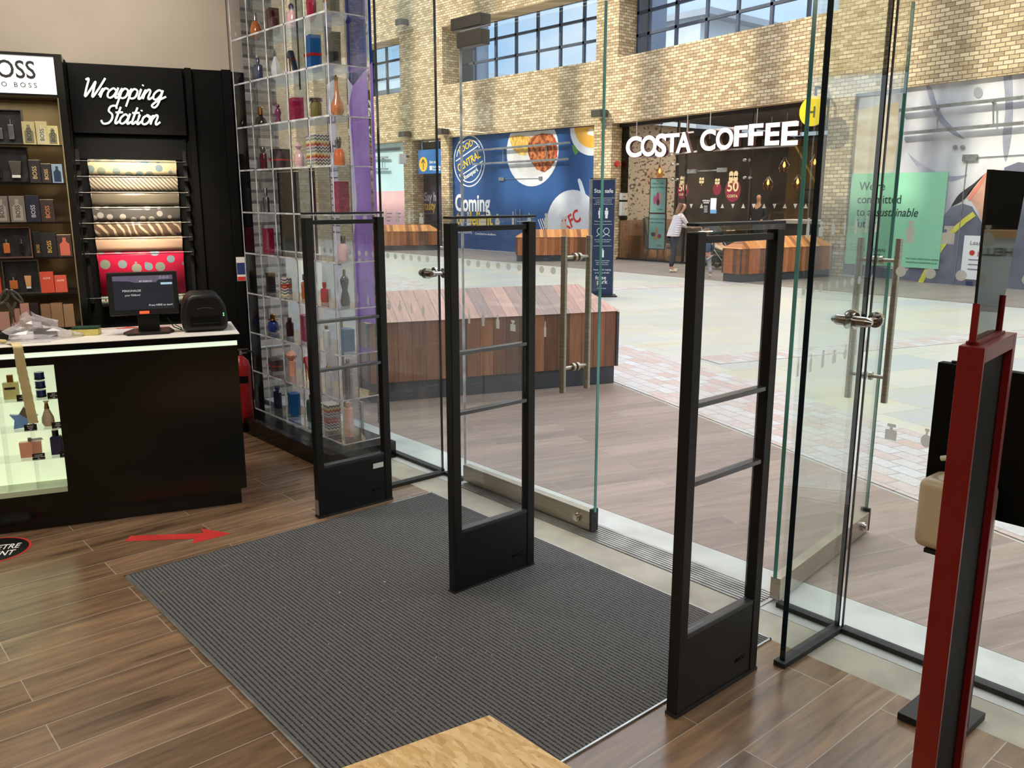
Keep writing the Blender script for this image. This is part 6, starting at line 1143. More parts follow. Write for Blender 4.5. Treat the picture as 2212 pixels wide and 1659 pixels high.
# ================================================================== perfume shelving unit at the far left
fb = Fr(PW+v*.30, u); t = thing('fragrance_shelving', 'tall black fragrance shelving unit with a lit white header sign', 'shelving', fb.P(-1.5, 0, 0), TH)
def bx(mb, a0, b0, a1, b1, d0, d1): return mb.hexa(fb.P(a0, b0, d0), fb.ex*(a1-a0), fb.n*(d1-d0), Z*(b1-b0))
mb = MB(); bx(mb, -1.03, .0, -.99, 2.505, -.298, .0); bx(mb, -2.3, 2.488, -1.031, 2.505, -.298, .0); bx(mb, -2.3, 2.255, -1.031, 2.268, -.298, 0.0); bx(mb, -1.035, 2.2685, -1.0305, 2.4875, -.02, .0); mb.build('carcass', BLACK, t)
mb = MB(); bx(mb, -2.3, .6, -1.0305, 2.254, -.297, -.29); bx(mb, -1.037, .6, -1.0303, 2.25, -.289, -.004); mb.build('back_panel', vary(mat('warm_taupe_panel', S(126, 112, 84), .5), S(112, 98, 72), 2), t)
mb = MB(); bx(mb, -2.3, 2.269, -1.036, 2.487, -.03, -.01); mb.build('sign_face', mat('lit_header_face', S(232, 230, 226), .4, emit=S(225, 224, 222), es=.8), t)
fh = Fr(fb.P(0, 0, -.0098), u); mb = MB(); aS, bS = fh.ab(78, 170); a2 = fh.ab(0, 168)[0]
text(mb, fh, aS+.0, bS, 'BOSS', .145, 0, .002, 'RIGHT', .012, sx=.84); text(mb, fh, aS+.0, fh.ab(40, 188)[1], 'H U G O   B O S S', .040, 0, .002, 'RIGHT', .003); mb.build('sign_lettering', mat('black_lettering', S(18, 18, 20), .5), t)
SZ = [1.97, 1.74, 1.50, 1.28, 1.055, .83]
mb = MB()
for z in SZ: bx(mb, -2.3, z-.008, -1.0375, z, -.288, -.006)
mb.build('shelf', glassmat('shelf_glass', (.80, .76, .70), .8), t)
mb = MB()
for z in SZ: bx(mb, -2.3, z-.009, -1.0375, z+.0002, -.0055, -.003)
mb.build('shelf_edge', BLACK, t)
l = area('shelf_light', fb.P(-1.5, 2.24, -.14), .9, .06, 2.4, (1, .86, .6)); l.rotation_euler = (0, 0, TH)
l = area('wrap_fill', f.P(-.64, 3.0, 1.5), .3, .2, 6.5, (1, .9, .74), f.P(-.64, 1.42, 0)); l.data.spread = math.radians(36)  # narrow fill added to brighten the paper rolls
area('wall_wash_fill', f.P(-1.0, 3.36, 1.3), 1.6, .15, 3.5, (1, .95, .88), f.P(-1.0, 2.9, 0)).data.spread = math.radians(70)  # fill added to lift the upper wall, no fitting there
M_lb = {}
def cbox(rect, shelf, col, lab, words=None, wcol=S(200, 170, 120), dep=.05, win=None, d=.03, lid=None):
    x0, y0, x1, y1 = rect; ff = Fr(fb.P(0, 0, -d), u); a0 = ff.ab(x0, (y0+y1)/2)[0]; a1 = ff.ab(x1, (y0+y1)/2)[0]; hgt = ff.ab(x0, y0)[1]-ff.ab(x0, y1)[1]; z = SZ[shelf]+.0005
    key = 'carton_%d_%d_%d' % tuple(int(255*q_) for q_ in col[:3]); m_ = MATS.get(key) or vary(mat(key, col, .45), tuple(q_*.85 for q_ in col[:3])+(1,), 9)
    t = thing('fragrance_box', lab, 'box', ff.P((a0+a1)/2, z, 0), TH, 'boxed fragrances on the tall shelving'); mb = MB(); mb.hexa(ff.P(a0+.001, z, -dep), ff.ex*(a1-a0-.002), ff.n*dep, Z*hgt); mb.build('carton', m_, t, bevel=.001)
    if lid: mb = MB(); mb.hexa(ff.P(a0+.001, z+hgt+.0003, -dep), ff.ex*(a1-a0-.002), ff.n*dep, Z*.0015); mb.build('carton_lid', mat('cream_carton_lid', S(220, 206, 170), .5), t)
    if words: mb = MB(); s_ = min((a1-a0)*.5, .034); text(mb, ff, (a0+a1)/2+s_*.35, z+hgt*.18, words, s_, 0, .0008, 'LEFT', .008, rot=math.pi/2) if words == 'BOSS' else text(mb, ff, (a0+a1)/2, z+hgt*.66, words, .017, 0, .0008, 'CENTER', .006); mb.build('lettering', mat('lettering_%d_%d' % (int(wcol[0]*255), int(wcol[2]*255)), wcol, .4), t)
    if win is not None:
        ca = (a0+a1)/2; w2 = (a1-a0)*.33; mb = MB(); fpoly(mb, ff, [(ca-w2, z+hgt*.06), (ca+w2, z+hgt*.06), (ca+w2, z+hgt*.58), (ca+w2*.35, z+hgt*.7), (ca+w2*.35, z+hgt*.88), (ca-w2*.35, z+hgt*.88), (ca-w2*.35, z+hgt*.7), (ca-w2, z+hgt*.58)], -.0002, .0005); mb.build('bottle_print', mat('bottle_print_%d_%d' % (int(win[0]*255), int(win[2]*255)), win, .35), t)
    return t
def giftset(rect, shelf, items, lab, rim):
    x0, y0, x1, y1 = rect; ff = Fr(fb.P(0, 0, -.03), u); a0 = ff.ab(x0, (y0+y1)/2)[0]; a1 = ff.ab(x1, (y0+y1)/2)[0]; hgt = ff.ab(x1, y0)[1]-ff.ab(x1, y1)[1]; z = SZ[shelf]+.0005
    t = thing('gift_set', lab, 'gift set', ff.P((a0+a1)/2, z, 0), TH, 'open gift sets on the tall shelving'); e = .006
    mb = MB(); mb.hexa(ff.P(a0, z, -.06), ff.ex*(a1-a0), ff.n*.012, Z*hgt); mb.hexa(ff.P(a0+e, z, -.048), ff.ex*(a1-a0-2*e), ff.n*.048, Z*e); mb.hexa(ff.P(a0+e, z+hgt-e, -.048), ff.ex*(a1-a0-2*e), ff.n*.048, Z*e); mb.hexa(ff.P(a0, z, -.048), ff.ex*e, ff.n*.048, Z*hgt); mb.hexa(ff.P(a1-e, z, -.048), ff.ex*e, ff.n*.048, Z*hgt); mb.build('tray', rim, t)
    mb = MB(); mb.hexa(ff.P(a0+e+.0005, z+e+.0005, -.0475), ff.ex*(a1-a0-2*e-.001), ff.n*.012, Z*(hgt-2*e-.001)); mb.build('satin_lining', vary(mat('black_satin', S(34, 33, 36), .3), S(60, 60, 64), 14, lo=.45, hi=.7), t)
    for kind, px, w_, h_, m_ in items:
        ca = ff.ab(px, (y0+y1)/2)[0]; zb = z+.03
        if kind == 'b':
            mb = MB(); mb.hexa(ff.P(ca-w_/2, zb, -.034), ff.ex*w_, ff.n*.02, Z*h_*.72); mb.build('flask', m_, t, bevel=.002); mb = MB(); mb.cyl(ff.P(ca, zb+h_*.73, -.024), ff.P(ca, zb+h_, -.024), w_*.18, n=14); mb.build('stopper', G_SIL, t, smooth=True)
        else:
            mb = MB(); mb.prism([ff.P(ca-w_*.35, zb+h_*.18, -.030), ff.P(ca+w_*.35, zb+h_*.18, -.030), ff.P(ca+w_/2, zb+h_, -.030), ff.P(ca-w_/2, zb+h_, -.030)], ff.n*.016); mb.build('tube', m_, t, bevel=.002); mb = MB(); mb.hexa(ff.P(ca-w_*.33, zb, -.030), ff.ex*w_*.66, ff.n*.016, Z*h_*.17); mb.build('tube_cap', WHITE, t)
K = S(30, 28, 28); CRB = S(196, 184, 130); GRYB = S(120, 112, 104); NV = S(30, 32, 48)
giftset((-52, 238, 50, 313), 0, [('b', 22, .03, .12, G_SIL), ('b', -5, .04, .09, G_SIL)], 'open gift set with a tall silver bottle on the top shelf', GREYM)
cbox((48, 265, 77, 314), 0, CRB, 'cream box with a grey bottle print, left of three on the top shelf', 'BOSS', K, win=S(120, 118, 96), lid=1)
cbox((78, 265, 103, 315), 0, CRB, 'cream box with a silver bottle print, middle of three on the top shelf', 'BOSS', K, win=S(190, 186, 160), lid=1, d=.036)
cbox((102, 275, 127, 316), 0, CRB, 'shorter cream box at the right of the top shelf', 'BOSS', K, win=S(110, 108, 90), lid=1, d=.04)
giftset((-60, 320, 62, 397), 1, [('t', 32, .07, .10, GREYM), ('b', -8, .04, .09, G_BLK)], 'open dark gift set with a grey tube on the second shelf', BLACK)
cbox((61, 348, 88, 397), 1, S(44, 38, 44), 'dark plum box on the second shelf, tallest of its row', 'BOSS', lid=1); cbox((89, 357, 111, 398), 1, S(42, 36, 40), 'smaller dark plum box on the second shelf', 'BOSS', lid=1, d=.034)
cbox((112, 357, 136, 398), 1, S(120, 140, 156), 'clear pack with a dark blue bottle at the right of the second shelf', None, win=S(30, 44, 66), d=.04)
cbox((-14, 418, 18, 475), 2, GRYB, 'grey box with a pale bottle outline at the left edge of the third shelf', 'BOSS', K, win=S(156, 148, 138)); cbox((20, 418, 54, 475), 2, GRYB, 'grey box with a pale bottle outline beside the navy box', 'BOSS', K, win=S(156, 148, 138), d=.034)
cbox((55, 419, 86, 477), 2, NV, 'navy box with silver lettering on the third shelf', 'BOSS', S(180, 180, 186), d=.036); cbox((87, 429, 117, 477), 2, S(52, 38, 34), 'dark brown box with copper lettering on the third shelf', 'BOSS', S(190, 120, 80), d=.04, lid=1)
giftset((-52, 490, 68, 556), 3, [('b', 12, .035, .085, G_AMB), ('b', 45, .024, .085, G_BLK)], 'open gift set with an amber bottle on the fourth shelf', vary(mat('rose_tray', S(120, 86, 76), .4), S(100, 70, 62), 4))
cbox((72, 500, 90, 556), 3, S(24, 22, 22), 'slim black box standing between the gift set and the wide box', 'BOSS', S(190, 150, 90)); cbox((89, 503, 123, 556), 3, S(34, 34, 34), 'wide dark box with gold lettering on the fourth shelf', 'BOSS', S(200, 160, 80), d=.034)
cbox((124, 510, 156, 557), 3, S(60, 44, 38), 'brown box with a terracotta bottle print on the fourth shelf', None, win=S(178, 92, 76), lid=1, d=.04)
cbox((-18, 598, 3, 635), 4, S(214, 84, 62), 'coral box cut off at the left edge of the fifth shelf'); giftset((6, 562, 86, 634), 4, [('b', 27, .045, .075, G_AMB), ('t', 59, .04, .08, vary(mat('peach_tube', S(222, 164, 112), .4), S(206, 148, 98), 3))], 'open gift set with an amber bottle and a peach tube', GREYM)
cbox((86, 588, 117, 633), 4, S(220, 84, 60), 'larger coral box lettered in white on the fifth shelf', 'ALIVE', S(240, 226, 216)); cbox((118, 596, 145, 632), 4, S(214, 92, 70), 'smaller coral box lettered in white on the fifth shelf', 'ALIVE', S(240, 226, 216), d=.036)
for x0, y0, x1, col, lab in ((-2, 678, 22, S(200, 150, 134), 'short pink box at the left of the lowest visible shelf'), (25, 672, 46, S(186, 134, 118), 'dusty pink box beside the scissors'), (46, 661, 66, S(200, 148, 132), 'tall pink box behind the plastic bag'), (67, 661, 86, S(50, 36, 36), 'tall maroon box behind the plastic bag'), (90, 665, 112, S(150, 116, 84), 'tan box just right of the plastic bag peak'), (112, 664, 138, S(160, 124, 90), 'wide tan box on the lowest visible shelf'), (139, 668, 162, S(164, 128, 96), 'tan box at the right end of the lowest visible shelf')): cbox((x0, y0, x1, 716), 5, col, lab)
# extinguisher by the display
t = thing('fire_extinguisher', 'red fire extinguisher with a black label beside the display', 'extinguisher', f.P(-.02, .14, .17)); pe = f.P(-.06, 0, .17)
MB().lathe([(.05, .06), (.07, .07), (.072, .10), (.072, .46), (.06, .51), (.03, .54), (.022, .55)], pe, 24).build('cylinder_body', vary(mat('extinguisher_red', S(150, 22, 26), .3), S(134, 16, 20), 4), t, smooth=True)
MB().cyl(pe+Z*.552, pe+Z*.585, .018).cyl(pe+Z*.565-u*.05, pe+Z*.565+u*.05, .008).hexa(pe+Z*.59-u*.02+v*.01, u*.08, v*.02, Z*.012).build('valve', CHROME, t, smooth=True)
MB().tube(smoothpts([pe+Z*.57+u*.05, pe+Z*.56+u*.10, pe+Z*.42+u*.10, pe+Z*.22+u*.085]), .009).build('hose', RUB, t, smooth=True)
fe_ = Fr(pe+v*.0725, u); mb = MB(); frect(mb, fe_, -.045, .36, .045, .41, 0, .001); mb.build('black_label', BLACKM, t); MB().bb(pe.x-.07, pe.y-.07, 0, pe.x+.07, pe.y+.07, .055).build('floor_stand', BLACKM, t)
t = thing('safety_notice', 'small blue and red notice on the black wall edge', 'sign', f.P(-.0, 1.1, .06)); fn = Fr(f.P(0, 0, .062), u); q0 = fn.ab(513, 607); q1_ = fn.ab(528, 555)
mb = MB(); frect(mb, fn, q0[0], q0[1], q1_[0], q1_[1], 0, .002); mb.build('card', WHITE, t); mb = MB(); frect(mb, fn, q0[0]+.002, q0[1]+.045, q1_[0]-.002, q1_[1]-.04, .002, .0025); mb.build('blue_field', mat('navy_field', S(38, 54, 110), .5), t); mb = MB(); frect(mb, fn, q0[0]+.002, q0[1]+.002, q1_[0]-.002, q0[1]+.03, .002, .0025); mb.build('red_field', M_red, t)
# ================================================================== window perfume display
MB().bb(2.46, 4.52, 0.0005, 2.945, 5.90, .11).build('trim_11', BLACK, bevel=.002, **ST)
DY = [5.79, 5.536, 5.282, 5.028, 4.774, 4.52]; DZ = [.16+.279*k for k in range(12)]; XA, XB = 2.57, 2.84
t = thing('perfume_display', 'tall clear acrylic pigeonhole display with mirrored strips in the window', 'display', (2.7, 5.15, .11))
M_feet = MB().bb(2.62, 4.9, .1105, 2.8, 5.4, .148).build('foot', ACEDGE, t)
mb = MB()
for z in DZ: mb.bb(XA, DY[-1], z-.008, XB, DY[0], z)
mb.build('shelf', ACRYL, t)
mb = MB()
for z in DZ: mb.bb(XA-.0015, DY[-1], z-.0095, XA-.0003, DY[0], z+.001).bb(XA, DY[-1]-.0015, z-.0075, XB, DY[-1]-.0003, z-.0005)
mb.build('shelf_edge', ACEDGE, t)
for y in DY:
    mb = MB()
    for z0, z1 in zip(DZ, DZ[1:]): mb.bb(XA, y-.003, z0-.0003, XB, y+.003, z1-.0083)
    dvd = mb.build('divider', ACRYL, t); MB().bb(XA-.0015, y-.006, DZ[0], XA-.0002, y+.006, DZ[-1]).build('polished_edge', ACEDGE, dvd)
mb = MB()   # mirror strips at the back, one beside every divider, and the mirror face of each upright
for i, y in enumerate(DY[1:]):
    MB().bb(XB+.001, y+.004, DZ[0], XB+.004, y+.03, DZ[-1]).build('mirror_strip', MIRROR, t)
for i, y in enumerate(DY[1:-1]): mb = MB(); mb.bb(XB-.09, y+.0035, DZ[0]+.002, XB-.004, y+.005, DZ[-1]); mb.build('mirror_strip', MIRROR, t)
mb = MB(); mb.bb(XB+.0045, 5.25, DZ[4]+.005, XB+.010, 5.79, DZ[6]-.01); tag(mb.build('dark_screen', BLACK, t), 'dark glossy panel added behind the middle compartments for its reflection')  # panel added to carry the reflection behind the shelves
LETC = 'perfumes and gift boxes on the acrylic display'
def cell(col, k, x=2.66): return Vector((x, DY[col]-.127, DZ[k]+.0004))
RZ = math.radians(-41)
def dbox(col, k, w_, h_, m_, lab, ribbon=None, lid=None, dy=0, rz=-.2, dd=None, x=2.69):
    w_ *= 1.15; h_ *= 1.15
    P = cell(col, k, x)+Y*dy; t = thing('gift_box', lab, 'box', P, rz, LETC); M = Matrix.Rotation(rz, 3, 'Z'); d_ = dd or w_*.7; w2 = w_/2
    def hx(mb, x0, y0, z0, x1, y1, z1): return mb.hexa(P+M @ Vector((x0, y0, z0)), M @ Vector((x1-x0, 0, 0)), M @ Vector((0, y1-y0, 0)), Z*(z1-z0))
    mb = MB(); hx(mb, -d_/2, -w2, 0, d_/2, w2, h_*(.78 if lid else 1)-.0005); mb.build('carton', m_, t, bevel=.001)
    if lid: mb = MB(); hx(mb, -d_/2-.001, -w2-.001, h_*.78, d_/2+.001, w2+.001, h_); mb.build('carton_lid', lid, t, bevel=.001)
    if ribbon:
        mb = MB(); hx(mb, -d_/2-.0015, -w2-.0015, h_*.42, d_/2+.0015, w2+.0015, h_*.50)
        for s_ in (-1, 1): mb.prism([P+M @ Vector((-d_/2-.003, 0, h_*.46)), P+M @ Vector((-d_/2-.018, s_*.03, h_*.50)), P+M @ Vector((-d_/2-.018, s_*.03, h_*.40))], Vector((0, 0, .003)))
        mb.build('ribbon', ribbon, t)
    return t
def dbot(col, k, body, cap, mb_, mc_, lab, sy=.62, dy=0, n=20, rz=0, x=2.69):
    body = [(a*1.28, b*1.28) for a, b in body]; cap = [(a*1.28, b*1.28) for a, b in cap]
    return lathe_bottle('perfume_bottle', cell(col, k, x)+Y*dy, body, cap, mb_, mc_, lab, 'bottle', LETC, sy, n, math.radians(90)+rz)
rect = lambda w_, h_: [(w_*.95, 0), (w_, .003), (w_, h_*.86), (w_*.9, h_*.94), (w_*.35, h_), (w_*.3, h_+.004)]
stop = lambda r, z0, z1: [(r, z0), (r, z1-.003), (r*.85, z1)]
ball = lambda r, z: [(r*.4, z-r), (r*.8, z-r*.6), (r, z), (r*.8, z+r*.6), (r*.3, z+r*.95)]
M_mag = vary(mat('magenta_wrap', S(146, 16, 66), .35), S(190, 50, 98), 46, lo=.5, hi=.72); M_zig = mat('zigzag_wrap', S(206, 190, 120), .5)
zn = M_zig.node_tree; zb = zn.nodes['Principled BSDF']; tc = nd(zn, 'TexCoord'); sp = nd(zn, 'SeparateXYZ'); zn.links.new(tc.outputs['Object'], sp.inputs[0]); sm_ = nd(zn, 'Math', operation='ADD'); zn.links.new(sp.outputs[0], sm_.inputs[0]); zn.links.new(sp.outputs[1], sm_.inputs[1])
pp = nd(zn, 'Math', operation='PINGPONG'); pp.inputs[1].default_value = .011; zn.links.new(sm_.outputs[0], pp.inputs[0]); s2 = nd(zn, 'Math', operation='MULTIPLY_ADD'); s2.inputs[1].default_value = 1.1; zn.links.new(pp.outputs[0], s2.inputs[0]); zn.links.new(sp.outputs[2], s2.inputs[2])
dv2 = nd(zn, 'Math', operation='DIVIDE'); dv2.inputs[1].default_value = .072; zn.links.new(s2.outputs[0], dv2.inputs[0]); fr2 = nd(zn, 'Math', operation='FRACT'); zn.links.new(dv2.outputs[0], fr2.inputs[0])
zc = ramp(zn, fr2.outputs[0], [(0, S(206, 184, 96)), (.14, S(230, 226, 210)), (.28, S(56, 110, 84)), (.42, S(226, 220, 200)), (.55, S(60, 60, 120)), (.68, S(226, 220, 200)), (.8, S(170, 50, 60))], 'CONSTANT'); zn.links.new(zc, zb.inputs['Base Color'])
M_rib = mat('red_satin_ribbon', S(180, 34, 34), .3); M_bbx = vary(mat('royal_blue_box', S(20, 96, 160), .4), S(14, 80, 140), 3); M_dkb = vary(mat('dark_oxblood_box', S(58, 16, 14), .2), S(90, 26, 18), 8); M_blb = vary(mat('charcoal_box', S(26, 26, 30), .4), S(36, 36, 40), 6)
# shelf 9 (top fully visible row)
dbot(0, 9, [(.02, 0), (.034, .02), (.036, .05), (.024, .085), (.008, .095)], stop(.010, .095, .13), G_AMB, G_SIL, 'round amber perfume bottle with a silver cap, high at the left of the display', sy=.8)
dbox(1, 9, .075, .135, M_dkb, 'dark oxblood glass-fronted box high on the display')
dbot(2, 9, rect(.036, .08), ball(.016, .10), G_PNK, G_NVY, 'pink perfume bottle with a navy ball stopper on a high shelf'); dbot(3, 9, [(.012, 0), (.032, .03), (.036, .09), (.02, .125), (.008, .13)], [(.010, .131), (.014, .15), (.004, .19)], G_CRM, G_DRD, 'crimson faceted perfume bottle with a pointed stopper', sy=.6, n=8)
dbot(4, 9, [(.045, 0), (.045, .085), (.015, .09)], ball(.032, .125), G_BLK, G_BLK, 'square black perfume bottle with a large round stopper', sy=.5, n=8)
# shelf 8
dbot(0, 8, rect(.034, .10), stop(.012, .105, .13), G_NVY, G_NVY, 'navy perfume bottle standing alone left of the faceted clear one'); dbot(1, 8, [(.02, 0), (.036, .04), (.034, .07), (.012, .11), (.006, .115)], [(.008, .116), (.012, .13), (.003, .15)], G_CLR, G_SIL, 'clear faceted perfume bottle with a silver tip', sy=.6, n=6)
def shoe(col, k, m1, m2, lab, tall, dy=0, flip=1):
    P = cell(col, k, 2.68)+Y*dy; t = thing('stiletto_bottle', lab, 'bottle', P, 0, LETC); F_ = Fr(P, -Y*flip)
    pts = [(.045, .0), (.075, .0), (.072, .012), (.045, .03), (.018, tall*.62), (-.008, tall), (-.034, tall*.96), (-.045, tall*.72), (-.036, tall*.70), (-.012, tall*.74), (.006, tall*.5), (.022, .02)]
    mb = MB(); mb.prism([F_.P(a_, b_, -.016) for a_, b_ in pts], F_.n*.032); mb.build('shoe_body', m1, t, bevel=.004, smooth=True)
    MB().cyl(F_.P(-.036, tall*.70, 0), F_.P(-.030, .001, 0), .006, .0035, 8).build('heel', m2, t, smooth=True)
shoe(2, 8, G_BLK, G_GLD, 'black stiletto shaped perfume bottle with a gold heel', .155)
dbox(3, 8, .085, .18, M_bbx, 'royal blue gift box tied with a red ribbon, high on the display', M_rib)
t = dbox(4, 8, .06, .165, M_blb, 'dark tapering box standing tilted on the display', None, lid=M_blb)
# shelf 7
dbot(0, 7, [(.04, 0), (.046, .02), (.03, .05), (.012, .06)], [(.010, .061), (.016, .065), (.016, .10), (.010, .105)], G_BLK, G_GLD, 'low black perfume bottle with a gold cap in the left column', sy=.7)
dbot(1, 7, [(.02, 0), (.018, .02), (.012, .04), (.02, .06), (.014, .08), (.006, .085)], ball(.010, .095), G_PUR, G_PUR, 'small plum figure shaped perfume bottle', sy=.8); dbox(2, 7, .085, .13, M_mag, 'magenta wrapped box in the third column of the display')
dbot(3, 7, [(.036, 0), (.036, .075), (.030, .08), (.030, .082)], [(.032, .083), (.032, .10)], G_OLV, G_BLK, 'square olive green perfume bottle with a flat black cap', sy=.7, n=8); dbot(4, 7, [(.02, 0), (.036, .025), (.034, .055), (.016, .09), (.009, .13), (.008, .16)], [(.009, .161), (.012, .175), (.004, .185)], G_AMB, G_GLD, 'amber teardrop perfume bottle with a long thin neck', sy=.8)
# shelf 6
dbot(0, 6, rect(.028, .09), stop(.016, .095, .12), G_DRD, G_BLK, 'dark red perfume bottle with a black cap at the left'); dbox(1, 6, .12, .11, M_blb, 'charcoal gift box with a red ribbon, left of the pink bottle', M_rib); dbot(2, 6, [(.03, 0), (.036, .02), (.034, .06), (.012, .085), (.008, .09)], [(.010, .091), (.022, .105), (.010, .125)], G_PNK, G_PNK, 'pink clear perfume bottle with a flower stopper above the dark panel', sy=.6)
dbox(3, 6, .12, .165, M_zig, 'large zigzag striped gift box on the display', rz=-.1); dbot(4, 6, [(.034, 0), (.038, .01), (.038, .05), (.030, .075), (.010, .08)], [(.010, .081), (.014, .10), (.016, .12), (.010, .13)], G_ORG, G_BLK, 'orange flask shaped perfume bottle with a black stopper', sy=.55)
# shelf 5
dbot(0, 5, rect(.024, .08), stop(.012, .085, .125), G_SIL, G_SIL, 'silver and clear perfume bottle at the left end of its shelf'); dbox(4, 5, .085, .165, M_mag, 'tall magenta wrapped box right of the dark panel')
# shelf 4
dbox(0, 4, .075, .145, M_mag, 'magenta wrapped box at the left, beside the dark panel'); dbot(4, 4, [(.036, 0), (.04, .01), (.04, .06), (.030, .075), (.012, .08)], [(.016, .081), (.016, .11), (.012, .115)], G_PNK, G_BLK, 'square pink perfume bottle with a black bow', sy=.5)
# shelf 3
dbox(0, 3, .06, .12, M_blb, 'small black box with an open gold lid', None, lid=G_GLD)
P = cell(1, 3, 2.68); t = thing('gift_tin', 'zigzag striped cylinder tied with a red ribbon', 'tin', P, 0, LETC); MB().cyl(P, P+Z*.12, .038, n=28).build('tube_body', M_zig, t, smooth=True); MB().cyl(P+Z*.07, P+Z*.082, .0395, n=28).build('ribbon', M_rib, t, smooth=True)
dbot(2, 3, rect(.030, .09), stop(.016, .095, .125), G_AMB, G_BLK, 'amber perfume bottle with a dark cap in the third column'); dbot(3, 3, rect(.028, .07), stop(.012, .075, .10), G_RED, G_RED, 'small red perfume bottle half hidden by the gate post')
TORSO = [(.022, 0), (.026, .02), (.018, .06), (.014, .075), (.022, .11), (.024, .125), (.016, .14), (.008, .148)]
dbot(4, 3, [(r*1.05, z) for r, z in TORSO], stop(.007, .149, .175), G_BLK, G_GLD, 'black torso shaped perfume bottle with a gold cap', sy=.8)
# shelf 2
dbot(0, 2, [(.03, 0), (.042, .01), (.044, .03), (.034, .055), (.012, .065)], [(.030, .066), (.032, .07), (.014, .074), (.018, .095), (.006, .10)], G_BLU2, G_GLD, 'cobalt perfume bottle with a wide gold cap', sy=.7)
dbot(1, 2, [(.026, 0), (.028, .01), (.028, .07), (.012, .08)], stop(.014, .081, .10), G_BLK, G_BLK, 'ribbed black perfume bottle beside the magenta box'); dbox(2, 2, .095, .15, M_mag, 'large magenta wrapped box above the red stiletto')
dbot(3, 2, rect(.026, .08), stop(.010, .085, .10), G_CLR, G_GLD, 'clear perfume bottle with gold neck behind the gate post'); dbox(4, 2, .085, .12, vary(mat('steel_blue_box', S(70, 112, 150), .4), S(60, 100, 140), 3), 'steel blue box above the silver bottle')
# shelf 1
dbox(0, 1, .10, .07, M_blb, 'flat black box with a red ribbon bow', M_rib); dbot(1, 1, [(.028, 0), (.028, .08), (.012, .085)], [(.012, .086), (.03, .10), (.034, .115), (.022, .13), (.008, .138)], G_PCH, G_PCH, 'peach perfume bottle with a flower cap')
shoe(2, 1, G_RED, G_GLD, 'glossy red stiletto shaped perfume bottle', .17); dbot(3, 1, rect(.028, .09), ball(.012, .105), G_CLR, G_GLD, 'clear perfume bottle with a gold ball stopper, low on the display')
dbot(4, 1, [(.022, 0), (.022, .10), (.018, .102), (.018, .11), (.022, .112), (.022, .15), (.012, .155)], stop(.012, .156, .175), G_SIL, G_SIL, 'tall ringed silver perfume bottle', sy=.9)
# shelf 0
dbot(0, 0, rect(.032, .10), stop(.016, .105, .13), G_BLK, G_NVY, 'dark smoked perfume bottle at the bottom left'); dbox(1, 0, .08, .135, M_bbx, 'royal blue box at the bottom of the display'); dbot(2, 0, rect(.038, .12), stop(.014, .125, .145), G_TEA, G_BLK, 'dark teal perfume bottle at the bottom of the display')
dbox(3, 0, .11, .15, M_zig, 'zigzag striped gift box on the lowest shelf', M_rib, rz=-.1); dbot(4, 0, [(.030, 0), (.030, .14), (.026, .145), (.014, .146)], stop(.014, .147, .175), G_PBG, G_PBG, 'tall blush square perfume bottle on the lowest shelf', sy=.8, n=8, dy=.02)
# items above
dbot(1, 10, rect(.034, .10), stop(.014, .105, .14), G_OLV, G_BLK, 'olive perfume bottle on the topmost shelf'); dbot(3, 10, rect(.034, .11), ball(.014, .13), G_PUR, G_GLD, 'plum perfume bottle on the topmost shelf'); dbox(4, 10, .09, .15, M_bbx, 'blue gift box on the topmost shelf', M_rib)
# ------------------------------------------------------------------ outside, behind the display: brick pier, and purple poster standing in for a mirror reflection
M_gbr = tiles('grey_brown_large_bricks', .26, .085, .012, S(196, 186, 174), S(140, 130, 120), S(104, 98, 92), rough=.9, spec=.2, es=(4, 9), escale=5, coord='pier', bump=.5, extra=[(.3, (.7, .7, .7)), (.7, (1.25, 1.22, 1.18))], mix=.9)
MB().bb(3.0, 6.64, 0, 3.40, 7.2, 4.2).build('wall_pier', M_gbr, **ST)
t = thing('shop_poster', 'white and purple printed poster standing in for a reflection behind the perfume display', 'poster', (3.3, 5.65, 0)); fo = Fr((3.32, 5.97, 0), -Y)
W1 = film('white_poster', S(240, 236, 244), S(230, 224, 238)); W2 = film('purple_print', S(176, 140, 210), S(206, 182, 230)); W3 = film('navy_print_field', S(66, 78, 130), S(90, 120, 176)); MATS['purple_text'] = mat('purple_text', S(100, 50, 150), .5)
def fields(nm, m_, polys):
    mb = MB()
    for p in polys: fpoly(mb, fo, p, -.003, 0)
    mb.build(nm, m_, t)
fields('white_field', W1, [[(0, .75), (.36, .75), (.36, 1.25), (.46, 1.62), (.40, 2.3), (.46, 2.42), (.34, 2.52), (0, 2.44)]]); fields('white_corner', W1, [[(0, 2.86), (.4, 3.04), (.72, 2.98), (.72, 3.02), (0, 3.02)]] and [[(0, 2.86), (.4, 3.02), (0, 3.02)]])
fields('purple_field', W2, [[(.36, .75), (.72, .75), (.72, 2.55), (.46, 2.42), (.40, 2.3), (.46, 1.62), (.36, 1.25)]]); fields('navy_field', W3, [[(0, 2.44), (.34, 2.52), (.46, 2.42), (.72, 2.55), (.72, 3.02), (.4, 3.02), (0, 2.86)]])
for k, col in enumerate((S(216, 136, 96), S(130, 190, 170), S(224, 130, 160), S(222, 144, 100), S(160, 206, 186))):
    q_ = .144*k; fields('colour_patch', film('poster_patch_%d' % k, col), [[(q_+(.03 if k else 0), 3.0205), (q_+.144+(.03 if k < 4 else 0), 3.0205), (q_+.144-(.03 if k < 4 else 0), 3.4), (q_-(.03 if k else 0), 3.4)]])
mb = MB(); text(mb, fo, .06, 1.98, 'THE', .12, .001, .004, 'LEFT', .02, .2, mirror=True); mb.build('lettering', MATS['purple_text'], t)
mb = MB()
